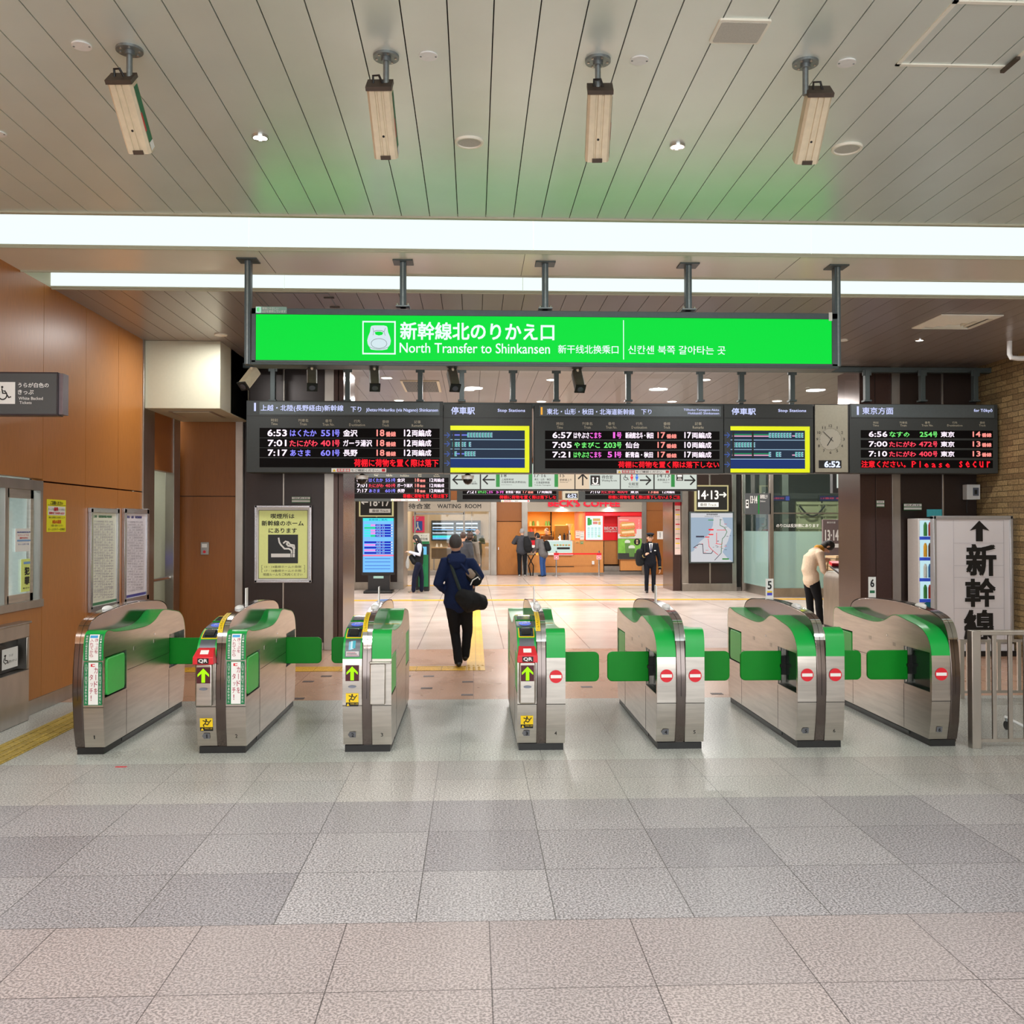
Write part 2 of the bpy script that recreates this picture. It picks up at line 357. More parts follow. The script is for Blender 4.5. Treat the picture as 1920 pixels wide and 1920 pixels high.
# light coves
b = MB(); b.box(-8, 6.86, HC - .012, 12, 6.9, HC + .5, CREAM); b.box(-8, 6.9, HC + .5, 12, 7.75, HC + .52, CREAM); struct(b, 'ceiling_cove')
b = MB(); b.box(-8, 7.73, HC, 12, 8.47, HC + .03, SOFF)
for px in (508, 980, 1480): p = at(px, 500, Z=HC); b.box(p.x - .002, 7.73, HC - .001, p.x + .002, 8.47, HC, SEAM)
struct(b, 'ceiling_soffit')
b = MB(); b.box(-8, 7.72, HC - .015, 12, 7.735, HC + .012, CREAM); b.box(-8, 8.46, HC - .012, 12, 8.475, HC + .012, CREAM)
b.box(-8, 9.07, HC - .012, 12, 9.1, HC + .5, CREAM); b.box(-8, 8.47, HC + .5, 12, 9.1, HC + .52, CREAM); b.box(-8, 8.45, HC + .03, 12, 8.47, HC + .5, CREAM); struct(b, 'trim_1')
def lightbox(y, xs):
    for i, (xa, xb) in enumerate(zip(xs, xs[1:])):
        t = thing('cove_light', 'glowing white cove panel, %s of the %s row' % (('leftmost', 'second from the left', 'third from the left', 'rightmost')[i], 'nearer' if y < 8 else 'farther'), 'light', ((xa + xb) / 2, y, HC + .02), group='glowing panels of the two ceiling coves')
        q = MB(); q.box(xa + .003, y - .03, HC + .012, xb - .003, y - .005, HC + .42, LITE); q.build('diffuser', t)
        q = MB(); q.box(xa + .003, y - .035, HC + .0, xb - .003, y - .002, HC + .014, CREAM); q.build('frame', t)
lightbox(7.75, [-8, at(467, 440, Y=7.73).x, at(1000, 440, Y=7.73).x, at(1520, 440, Y=7.73).x, 12])
lightbox(9.08, [XL, at(534, 530, Y=9.08).x, at(980, 530, Y=9.08).x, at(1421, 530, Y=9.08).x, XR + 1])

# left wooden wall with panel joints
b = MB()
WY = [-6, -1, 1, 3, 5, 6.8, at(80, 900, X=XL).y, at(160, 900, X=XL).y, at(221, 900, X=XL).y, 11.55]
wy0, wy1, wz0, wz1 = 6.9, at(80, 900, X=XL).y, .99, 2.12     # window opening
for ya, yb in zip(WY, WY[1:]):
    a, c = ya + .003, yb - .003
    zs = [(.13, 2.11), (2.125, HC)]
    for za, zb in zs:
        if ya >= wy0 - .2 and yb <= wy1 + .01:
            if za > 1: b.box(XL - .1, a, wz1 + .02, XL, c, zb, WOOD)
            else: b.box(XL - .1, a, za, XL, c, wz0, WOOD)
        else: b.box(XL - .1, a, za, XL, c, zb, WOOD)
b.box(XL - .12, -6, 0, XL - .1, wy0, HC, SEAM); b.box(XL - .12, wy1, 0, XL - .1, 11.5, HC, SEAM)
struct(b, 'wall_left', smooth=False)
b = MB(); b.box(XL - .1, -6, 0, XL + .012, 11.55, .13, STEELH); struct(b, 'baseboard_left', bevel=.003)
# window of the staffed counter
b = MB(); ym = at(14, 1000, X=XL).y
for y in (wy0, at(8, 1000, X=XL).y, wy1 - .05): b.box(XL - .06, y, wz0, XL + .006, y + .05, wz1, STEELH)
b.box(XL - .06, wy0, wz1 - .09, XL + .008, wy1, wz1, STEELH); b.box(XL - .08, wy0, wz0 - .03, XL + .02, wy1, wz0 + .04, STEELH)
ya, yb = at(14, 1000, X=XL).y, at(66, 1000, X=XL).y
for y in (ya, yb - .06): b.box(XL - .05, y, wz0 + .04, XL - .015, y + .06, wz1 - .09, STEEL)
b.box(XL - .05, ya, wz0 + .04, XL - .015, yb, wz0 + .11, STEEL); b.box(XL - .05, ya, wz1 - .17, XL - .015, yb, wz1 - .09, STEEL)
struct(b, 'window_1', bevel=.002)
b = MB(); b.box(XL - .03, wy0, wz0 + .04, XL - .022, wy1, wz1 - .08, GLASS); struct(b, 'window_glass', smooth=False)
# office behind the window
b = MB(); off = mat('office_wall', (190, 205, 200), .6, vary=.05)
b.box(-7.5, 5, 0, -7.4, 12.5, 2.6, off); b.box(-7.5, 4.95, 0, XL - .12, 5, 2.6, off); b.box(-7.5, 11.3, 0, XL - .12, 11.4, 2.6, off); b.box(-7.5, 5, 2.6, XL - .12, 11.4, 2.65, off)
for y in (7.0, 8.2, 9.4, 10.6): b.box(-7.38, y, .2, -6.9, y + .9, 2.0, mat('office_shelf', (150, 160, 160), .4, .4, vary=.1))
struct(b, 'wall_office')
lamp(-5.4, 8.5, 2.58, 1.0, 110, col=(.92, 1, 1), sy=2.5)
# jamb, opening and return of the left wall
b = MB()
b.box(XL - .1, 11.55, 0, XL + .015, 11.95, HC, STEELH); b.box(XL - .1, 12.72, 0, XL + .015, 12.98, 3.2, STEELH); b.box(XL - .1, 12.94, 0, XL + .01, 12.955, 3.2, SEAM)
struct(b, 'trim_2', bevel=.004)
b = MB(); zt = at(300, 882, X=XL).z
b.box(XL - .1, 11.95, zt, XL, 12.72, HC, WOODD); struct(b, 'wall_left_upper')
b = MB(); b.box(XL - 1.6, 11.5, 0, XL - 1.55, 13.4, 2.8, CREAM); b.box(XL - 1.6, 12.9, 0, XL - .1, 12.98, 2.8, CREAM); b.box(XL - 1.6, 11.42, 0, XL - .12, 11.5, 2.8, CREAM); b.box(XL - 1.6, 11.42, 2.75, XL - .1, 13, 2.8, CREAM)
struct(b, 'wall_recess'); lamp(-4.8, 12.2, 2.7, .5, 9, col=(.95, 1, .98))
t = thing('handrail', 'steel grab rail across the white opening beside the timetables', 'handrail', (XL - .3, 12.35, 1.0))
MB().tube([(XL - .03, 11.98, 1.02), (XL - .03, 12.68, 1.02)], .022, CHROME).build('rail', t); 
q = MB(); q.cyl((XL - .05, 12.66, 1.02), (XL - .05, 12.715, 1.02), .03, STEEL); q.build('bracket', t)
q = MB(); q.cyl((XL - .05, 11.96, 1.02), (XL - .05, 12.0, 1.02), .03, STEEL); q.build('bracket', t)
# facing wall at the partition line, left part
def F(px): return at(px, 987, Y=YG).x
b = MB(); xa, xb = XL - .1, F(443)
b.box(xa, YG, .0, xb, YG + .1, 2.108, WOODD); b.box(xa, YG, 2.118, xb, YG + .1, HC, WOODD); b.box(xa, YG + .02, 0, xb, YG + .12, HC, SEAM); struct(b, 'wall_back_left', smooth=False)
b = MB(); b.box(xb, YG - .06, 0, F(457), YG + .1, HC, STEELH); struct(b, 'trim_3', bevel=.004)
# cream bulkhead box under the ceiling
zb_ = at(340, 766, Y=11.6).z; xr_ = at(413, 700, Y=11.6).x
b = MB(); b.box(XL, 11.6, zb_, xr_, 13.08, HC, CREAM); b.box(xr_, 12.1, zb_ + .004, xr_ + .0, 13.0, HC, CREAM)
struct(b, 'wall_bulkhead', bevel=.006)
t = thing('access_panel', 'small cream access hatch in the underside of the bulkhead box', 'access panel', (-3.5, 12.2, zb_ - .01))
q = MB(); q.box(-3.75, 11.9, zb_ - .012, -3.3, 12.5, zb_, CREAM); q.build('hatch', t, bevel=.004)
q = MB(); q.box(-3.79, 11.86, zb_ - .006, -3.26, 12.54, zb_ - .0005, STEELH); q.build('frame', t)

# columns flanking the passage (black panels, steel edges, brown cladding)
def column(name, x0, x1, y0, y1, h, edges, mid=None, clad=BROWNC):
    b = MB(); b.box(x0, y0 + .03, .0, x1, y1, h, clad); b.box(x0 - .0, y0 + .02, 0, x1, y0 + .05, .1, STEELH)
    for ea, eb in edges: b.box(ea, y0 - .02, 0, eb, y0 + .08, h, STEELH)
    for m_ in (mid or []): b.box(m_ - .012, y0 + .012, 0, m_ + .012, y0 + .04, h, STEELH)
    return struct(b, name, bevel=.004)
column('wall_pillar', F(457), F(607), YG - .0, YG + 1.1, HC, [(F(608), F(626))], [F(531)])
b = MB(); b.box(F(626), YG - .03, 0, F(634), YG + 1.2, HC, BROWNR); b.box(F(635), YG - .03, 0, F(644), YG + 1.2, HC, BROWNR); b.box(F(630), YG, 0, F(640), YG + 1.15, HC, SEAM); struct(b, 'trim_4', bevel=.003)
b = MB(); b.box(F(1613), YG - .0, 0, F(1641.5), YG + .8, HC, BROWNR); b.box(F(1642.5), YG - .0, 0, F(1672), YG + .8, HC, BROWNR); b.box(F(1620), YG + .01, 0, F(1665), YG + .75, HC, SEAM); struct(b, 'trim_5', bevel=.003)
column('wall_pillar', F(1688), XR, YG, YG + 1.1, HC, [(F(1672), F(1688))], [F(1770)])
b = MB(); b.box(XR + .0, -6, 0, XR + .15, YG + 1.2, HC, tile_mat('brick_wall', (172, 148, 104), (132, 110, 76), (96, 80, 56), .26, .075, 0, 0, gap=.005, rough=.55, sscale=40, offset=.5, axes='yz', bump=.8, speck=(.8, 1.2))); struct(b, 'wall_right', smooth=False)
# steel header, posts and glass of the partition above the boards
b = MB(); zt_ = at(960, 690, Y=12.7).z
b.box(F(462), 12.72, zt_ - .02, XR, 12.82, zt_ + .05, DGREY); struct(b, 'trim_6', bevel=.004)
b = MB(); b.box(F(644), YG - .02, 3.4 - .06, F(1613), YG + .02, 3.42, DGREY); b.box(F(644), YG - .02, HC - .07, F(1613), YG + .02, HC + .0, DGREY); struct(b, 'trim_7', bevel=.004)
b = MB()
xs = [F(644)] + [F(x) for x in (788, 960, 1178, 1390, 1485)] + [F(1613)]
for x in xs[1:-1]: b.box(x - .03, YG - .03, 3.4, x + .03, YG + .03, HC, DGREY)
struct(b, 'trim_8', bevel=.003)
b = MB()
for xa, xb in zip(xs, xs[1:]): b.box(xa + .03, YG - .004, 3.42, xb - .03, YG + .004, HC - .07, GLASS)
struct(b, 'window_2', smooth=False)
# far hall end wall beyond everything, sides
b = MB(); cw = mat('far_wall', (196, 190, 176), .6, vary=.03)
b.box(-12, 13.2, 0, -11.9, 40, 4.1, cw); b.box(-12, 39.5, 0, 14, 39.6, 4.1, cw); b.box(14, 13.2, 0, 14.1, 40, 4.1, cw)
b.box(-12, YG + .05, 0, F(462), YG + .15, 4.1, cw); b.box(XR + .16, YG + .05, 0, 14, YG + .15, 4.1, cw); b.box(-12, YG + .0, HC + .01, 14, YG + .2, 4.3, cw); struct(b, 'wall_back')

# ================================================================== TICKET GATES
PB = [(.0, .41), (-.005, .58), (0, .709), (.025, .794), (.08, .858), (.19, .909), (.386, .934), (.5, .950), (.61, .963), (.69, .952), (.76, .924), (.83, .898), (.90, .881), (1.0, .866), (1.13, .863), (1.30, .867), (1.485, .875), (1.76, .892), (1.86, .915), (1.91, .917), (1.955, .90), (1.978, .85), (1.985, .766), (1.985, .41), (1.97, .2), (1.945, .055), (.055, .055), (.02, .2)]
GL = 1.985
PA = [(GL - y, z) for y, z in PB][::-1]
FIN = [(-.012, .41), (-.016, .58), (.02, .831), (.07, .931), (.13, .980), (.28, 1.018), (.5, 1.036), (.75, 1.05), (1.0, 1.055), (1.25, 1.05), (1.485, 1.036), (1.705, 1.018), (1.855, .980), (1.915, .931), (1.965, .831), (2.001, .58), (1.997, .41), (1.975, .2), (1.95, .055), (.045, .055), (.008, .2)]
HW, FH = .145, .037      # half cabinet width, half fin width
NOTF, NOTR = (.03, .47), (GL - .47, GL - .03); NZ = (.42, .725)
def top_path(prof):
    """outline from the front face at z=.36 over the top to the rear"""
    i0 = min(range(len(prof)), key=lambda i: (abs(prof[i][1] - .41) + abs(prof[i][0])))
    p = prof[i0:] + prof[:i0]; out = [(p[0][0], .36)] + [q for q in p if q[1] >= .40]
    return out
def smooth_path(p, n=3):
    for _ in range(n):
        q = [p[0]]
        for a, c in zip(p, p[1:]): q += [(a[0] * .75 + c[0] * .25, a[1] * .75 + c[1] * .25), (a[0] * .25 + c[0] * .75, a[1] * .25 + c[1] * .75)]
        p = q + [p[-1]]
    return p
class Surf:
    """curved artwork surface along a gate outline: u = x across, v = path length from the front base upward"""
    def __init__(s, path, x0, x1):
        s.P = path; s.x0, s.x1 = x0, x1; s.L = [0]
        for a, c in zip(path, path[1:]): s.L.append(s.L[-1] + math.dist(a, c))
    def pt(s, u, v, lift=.0):
        v = max(0, min(v, s.L[-1] - 1e-6)); i = max(k for k in range(len(s.L)) if s.L[k] <= v); i = min(i, len(s.P) - 2)
        a, c = s.P[i], s.P[i + 1]; t = (v - s.L[i]) / (s.L[i + 1] - s.L[i]); d = V((c[0] - a[0], c[1] - a[1])).normalized(); n = V((-d.y, d.x))
        return V((u, a[0] + (c[0] - a[0]) * t + n.x * lift, a[1] + (c[1] - a[1]) * t + n.y * lift))
    def vz(s, z):
        for i, (a, c) in enumerate(zip(s.P, s.P[1:])):
            if a[1] <= z <= c[1]: return s.L[i] + (z - a[1]) / (c[1] - a[1] or 1) * (s.L[i + 1] - s.L[i])
        return 0
    def box(s, u0, v0, u1, v1, lift=.002): return lambda a, b: s.pt(u0 + (u1 - u0) * a, v0 + (v1 - v0) * b, lift)
    def strip(s, mb, u0, v0, u1, v1, m, lift=.001, th=.0):
        vs = [v0] + [l for l in s.L if v0 + 1e-4 < l < v1 - 1e-4] + [v1]; q = []
        for v in vs: q += [s.pt(u0, v, lift), s.pt(u1, v, lift)]
        fs = [(2 * i, 2 * i + 1, 2 * i + 3, 2 * i + 2) for i in range(len(vs) - 1)]
        if th:
            n = len(q); 
            for v in vs: q += [s.pt(u0, v, lift - th), s.pt(u1, v, lift - th)]
            fs += [(2 * i, 2 * i + 2, n + 2 * i + 2, n + 2 * i) for i in range(len(vs) - 1)] + [(2 * i + 1, n + 2 * i + 1, n + 2 * i + 3, 2 * i + 3) for i in range(len(vs) - 1)]
            fs += [(0, n, n + 1, 1), (len(vs) * 2 - 2, len(vs) * 2 - 1, n + len(vs) * 2 - 1, n + len(vs) * 2 - 2)]
        mb.add(q, fs, m)
def rrect(x0, z0, x1, z1, r, n=5, corners=(1, 1, 1, 1)):
    out = []
    for i, (cx, cz, a) in enumerate(((x1 - r, z1 - r, 0), (x0 + r, z1 - r, 90), (x0 + r, z0 + r, 180), (x1 - r, z0 + r, 270))):
        if corners[i]: out += [(cx + r * math.cos(R(a + 90 * k / n)), cz + r * math.sin(R(a + 90 * k / n))) for k in range(n + 1)]
        else: out.append(((x1, z1), (x0, z1), (x0, z0), (x1, z0))[i])
    return out
STK_G = mat('sticker_green', (8, 120, 70), .5, vary=.04); STK_W = WHITEP; STK_R = mat('sticker_red', (170, 20, 60), .5, vary=.03)
def add_half(t, side, prof, front_flap, rear_flap, cx=0.):
    """side -1 = left of the fin, +1 = right; flap states: 'open', 'fold', None"""
    xi, xo = cx + side * FH, cx + side * (FH + HW); xm = xo - side * .05
    b = MB(); P = smooth_path(top_path(prof), 2); poly = P + [q for q in prof if q[1] < .40 and q[0] > 1] + [q for q in prof if q[1] < .40 and q[0] < 1]
    b.prism([(xi, y, z) for y, z in poly], (xm - xi, 0, 0), STEEL)
    pcs = []
    a = clip(poly, 0, NOTF[0], -1); pcs.append(a)
    for (ya, yb) in (NOTF, NOTR):
        m_ = clip(clip(poly, 0, ya, 1), 0, yb, -1); pcs.append(clip(m_, 1, NZ[0], -1)); pcs.append(clip(m_, 1, NZ[1], 1))
    pcs.append(clip(clip(poly, 0, NOTF[1], 1), 0, NOTR[0], -1)); pcs.append(clip(poly, 0, NOTR[1], 1))
    for q in pcs:
        if len(q) > 2: b.prism([(xm, y, z) for y, z in q], (xo - xm, 0, 0), STEEL)
    # dark lining in the two recesses, panel joints
    for (ya, yb) in (NOTF, NOTR):
        b.box(xm - side * .0005, ya, NZ[0], xm + side * .002, yb, NZ[1], mat('recess_lining', (62, 72, 70), .15, .7, vary=.1))
        b.box(xm, ya, NZ[0], xo - side * .004, yb, NZ[0] + .002, BLACK)
    e = .0012
    for y in (NOTF[1] + .004, NOTR[0] - .004): b.box(xo - side * e, y - .001, .06, xo + side * e, y + .001, .41, SEAM)
    b.box(xo - side * e, .49, .56, xo + side * e, NOTR[0] - .01, .563, SEAM)
    for y0 in (.62, 1.1): 
        b.box(xo, y0, .70, xo + side * .002, y0 + .05, .73, STEELH)
    b.cyl((xo, 1.12 if side > 0 else .78, .775), (xo + side * .004, 1.12 if side > 0 else .78, .775), .008, CHROME, n=12)
    b.build('cabinet', t, solid=True)
    # front plate joint and seams
    b = MB(); b.box(min(xi, xo), -.0055, .355, max(xi, xo), 0.02, .358, SEAM); b.build('joint', t)
    # green cover over the outline
    S = Surf(P, xi, xo); b = MB(); vf = S.vz(.706); vr = S.L[-1] - (S.vz(.706) if False else .30)
    S.strip(b, xi, vf, xo, vr, GREEN, lift=.004, th=.006); b.build('top_cover', t)
    # flaps
    for st, yh, sg in ((front_flap, NOTF[1] - .03, -1), (rear_flap, NOTR[0] + .03, 1)):
        if st == 'open':
            fl = MB(); a0, a1 = xm + side * .03, xo + side * .315
            pts = rrect(min(a0, a1), .452, max(a0, a1), .69, .04, corners=((1, 0, 0, 1) if side > 0 else (0, 1, 1, 0)))
            fl.prism([(x, yh, z) for x, z in pts], (0, .03, 0), GREEND); fo = fl.build('flap', t, bevel=.007, solid=True, seg=3)
            h = MB(); h.box(xm, yh - .02, .50, xm + side * .035, yh + .01, .65, BLACK); h.box(xm, yh - .03, .56, xm + side * .045, yh - .005, .585, BLACK); h.cyl((xm + side * .03, yh + .035, .43), (xm + side * .03, yh + .035, .72), .011, STEEL, n=12); h.build('hinge', fo)
        elif st == 'fold':
            fl = MB(); ya, yb = (yh - .0, yh - .36) if sg < 0 else (yh, yh + .36)
            pts = rrect(min(ya, yb), .43, max(ya, yb), .71, .03)
            fl.prism([(xm + side * .012, y, z) for y, z in pts], (side * .036, 0, 0), GREENL); fl.build('flap', t, bevel=.006, solid=True)
    return S
def tag_no(b, n, x, arrow):
    w_ = .022; L_ = Lo((x - w_, .0262, .155), (1, 0, 0), (0, -.23, .97))
    gp = mat('number_plate', (110, 112, 118), .5, .3, vary=.05)
    pts = [(0, 0), (.044, 0), (.044, .044), (0, .044)]
    if arrow < 0: pts = [(0, 0), (.044, 0), (.044, .044), (0, .044), (-.014, .022)]
    if arrow > 0: pts = [(0, 0), (.044, 0), (.058, .022), (.044, .044), (0, .044)]
    b.shape(L_, pts, gp, .002); b.text(str(n), L_, .013 if n != 1 else .018, .008, .031 if n != 1 else .026, .037, INK, .004, bold=.02)
def no_entry(b, x):
    L_ = Lo((x, -.005, .565), (1, 0, 0), (0, 0, 1)); b.oval(L_, 0, 0, .049, .049, RED, .002, 36); b.rect(L_, -.041, -.012, .041, .012, WHITEP, .003)
def entry_stickers(b, S, xc):
    v0, v1, vm = S.vz(.375), S.vz(.70), S.vz(.70); top = S.vz(.70) + .20
    for lo, hi, cols in ((v0, v1 - .005, ('カードを', ' タッチ！')), (v1 + .002, top, ('きっぷを', '入れてから'))):
        S.strip(b, xc - .066, lo, xc + .066, hi, STK_G, .0065); S.strip(b, xc - .033, lo + .004, xc + .038, hi - .004, STK_W, .0075)
        h = hi - lo - .03; a = lo + .008
        off = .035 if cols[0][0] == 'カ' else .03
        n = 5
        for ci, tx in ((0, cols[0]), (1, cols[1])):
            u = xc + .022 if ci == 0 else xc - .012
            for i, ch in enumerate(tx):
                if ch == ' ': continue
                hh = (h - off) / n * 1.0; vv = hi - .012 - off * (.7) - i * hh
                if ch == 'ー': S.strip(b, u - .002, vv - hh * .9, u + .002, vv - hh * .1, STK_R, .0085); continue
                if ch == '！': b.text('!', None, 0, 0, 0, 0, STK_R, fn=S.box(u - .003, vv - hh * .9, u + .003, vv - hh * .1, .0085), bold=.02); continue
                sm = ch in 'っッ'; b.text(ch, None, 0, 0, 0, 0, STK_R, fn=S.box(u - (.006 if sm else .013), vv - hh * (.8 if sm else .93), u + .013, vv - hh * (.3 if sm else .07), .0085), bold=.012)
        for u, tx in ((xc - .05, '入口です出口ではありません'), (xc + .052, '入口です出口ではありません')) if lo == v0 else ((xc - .05, '新幹線上越北陸新幹線'), (xc + .052, '上越・北陸新幹線北')):
            hh = (hi - lo - .02) / len(tx)
            for i, ch in enumerate(tx): b.text(ch, None, 0, 0, 0, 0, WHITEP, fn=S.box(u - .0075, hi - .01 - (i + .9) * hh, u + .0075, hi - .01 - (i + .1) * hh, .0075), res=1)
        if lo == v0: S.strip(b, xc - .016, hi - .035, xc + .014, hi - .015, RED, .0085); S.strip(b, xc - .004, hi - .03, xc + .014, hi - .02, WHITEP, .009)
        else: S.strip(b, xc - .028, hi - .03, xc + .028, hi - .012, mat('sticker_blue', (60, 160, 220), .5, vary=.03), .0085)
ARROW_G = em('led_arrow', (175, 255, 20), 1.15); LEDBG = mat('led_background', (72, 8, 22), .5, vary=.05)
def arrow_panel(b, x):
    L_ = Lo((x, -.006, .66), (1, 0, 0), (0, 0, 1)); b.rect(L_, -.05, 0, .05, .118, LEDBG, .003)
    b.shape(L_, [(0, .008), (.042, .052), (.042, .07), (.013, .045), (.013, .112), (-.013, .112), (-.013, .045), (-.042, .07), (-.042, .052)], ARROW_G, .005)
def slip_sign(b, x, z):
    L_ = Lo((x, -.004 if z > .3 else .010, z), (1, 0, 0), (0, 0, 1) if z > .3 else (0, -.115, .99))
    b.rect(L_, -.047, 0, .047, .068, YEL, .002); b.rect(L_, -.047, .068, .047, .098, INK, .002); b.shape(L_, [(-.042, .093), (-.02, .093), (-.031, .073)], YEL, .003)
    b.text('飛び出し注意', L_, -.012, .073, .043, .084, YEL, .003, res=1)
    b.oval(L_, .0, .012, .007, .007, INK, .003, 12)
    for pts in ([(0, .02), (-.01, .042)], [(-.01, .042), (-.022, .05), (-.018, .063)], [(-.01, .042), (.008, .05), (.02, .036)], [(-.006, .024), (-.024, .018)], [(0, .022), (.022, .03), (.034, .016)]): b.line(L_, pts, .007, INK, .003)
def reader(t, S, xc, qr, card):
    b = MB(); vf = S.vz(.706)
    S.strip(b, xc - .056, vf + .012, xc + .056, vf + .155, mat('reader_plate', (92, 98, 104), .35, .3, vary=.05), .0075)
    if card:
        for i, c in enumerate(((120, 190, 215), (190, 225, 235), (60, 170, 190))): S.strip(b, xc - .03 + i * .014, vf + .065 + i * .006, xc - .008 + i * .014, vf + .13 + i * .004, mat('card_print_%d' % i, c, .5, vary=.03), .0085 + i * .0005)
    S.strip(b, xc - .048, vf + .02, xc + .048, vf + .055, mat('print_pale', (200, 196, 200), .5, vary=.1), .0085)
    [S.strip(b, xc - .042, vf + .026 + i * .009, xc + .042 - i * .01, vf + .029 + i * .009, (STK_R, SEAM, STK_R)[i], .0095) for i in range(3)]
    b.build('instruction_plate', t)
    b = MB(); S.strip(b, xc - .06, vf + .165, xc + .062, vf + .30, YEL, .008, th=.004); S.strip(b, xc - .052, vf + .173, xc + .054, vf + .292, mat('slot_dark', (52, 62, 72), .2, .3, vary=.1), .011, th=.004)
    S.strip(b, xc - .034, vf + .185, xc + .034, vf + .27, BLACK, .022, th=.02); S.strip(b, xc - .034, vf + .262, xc + .034, vf + .272, CHROME, .024, th=.02); b.build('ticket_slot', t, bevel=.002)
    b = MB(); S.strip(b, xc - .068, vf + .325, xc + .068, vf + .50, mat('ic_pad', (62, 74, 92), .3, .2, vary=.05), .009, th=.005)
    n = 24; q = [S.pt(xc + .0 + .048 * math.cos(2 * math.pi * i / n), vf + .41 + .06 * math.sin(2 * math.pi * i / n), .011) for i in range(n)]; b.ngon(q, mat('ic_blue', (30, 90, 225), .4, emit=(40, 90, 230), es=.35, vary=.03))
    b.text('IC', None, 0, 0, 0, 0, WHITEP, fn=S.box(xc - .02, vf + .39, xc + .02, vf + .43, .012), bold=.03); b.build('card_reader', t, bevel=.002)
    b = MB(); S.strip(b, xc - .068, vf + .525, xc + .068, vf + .72, GREEND, .012, th=.008); S.strip(b, xc - .055, vf + .54, xc + .055, vf + .69, mat('screen_off', (60, 78, 80), .12, .2, vary=.1), .014, th=.002); S.strip(b, xc - .068, vf + .70, xc + .068, vf + .73, YEL, .014, th=.002); b.build('display', t)
    if qr:
        b = MB(); L0 = [(-.075, -.10, .70), (.075, -.10, .70), (.075, -.10, .745), (.06, -.055, .79), (-.06, -.055, .79), (-.075, -.10, .745)]
        rings = [[(xc + s * .076, -.085, .682), (xc + s * .076, -.085, .735), (xc + s * .062, -.02, .785), (xc + s * .062, .06, .80), (xc + s * .076, .06, .682)] for s in (-1, 1)]
        b.loft(rings, mat('qr_red', (214, 36, 48), .35, vary=.04)); qo = b.build('qr_reader', t, bevel=.004, solid=True)
        b = MB(); b.ngon([V((xc + x, y - .0, z + .003)) for x, y, z in ((-.03, -.06, .752), (.03, -.06, .752), (.03, -.028, .778), (-.03, -.028, .778))], WHITEP)
        L_ = Lo((xc, -.0855, .728), (1, 0, 0), (0, 0, 1)); b.rect(L_, -.04, 0, .042, .04, INK, .001); b.text('QR', L_, -.032, .005, .034, .035, WHITEP, .002, bold=.03); b.build('marking', qo)
        b = MB(); b.box(xc - .062, -.065, .37, xc + .062, .0, .685, STEEL); o = b.build('bracket', t, bevel=.012, seg=4)
        return -.066
    return -.006
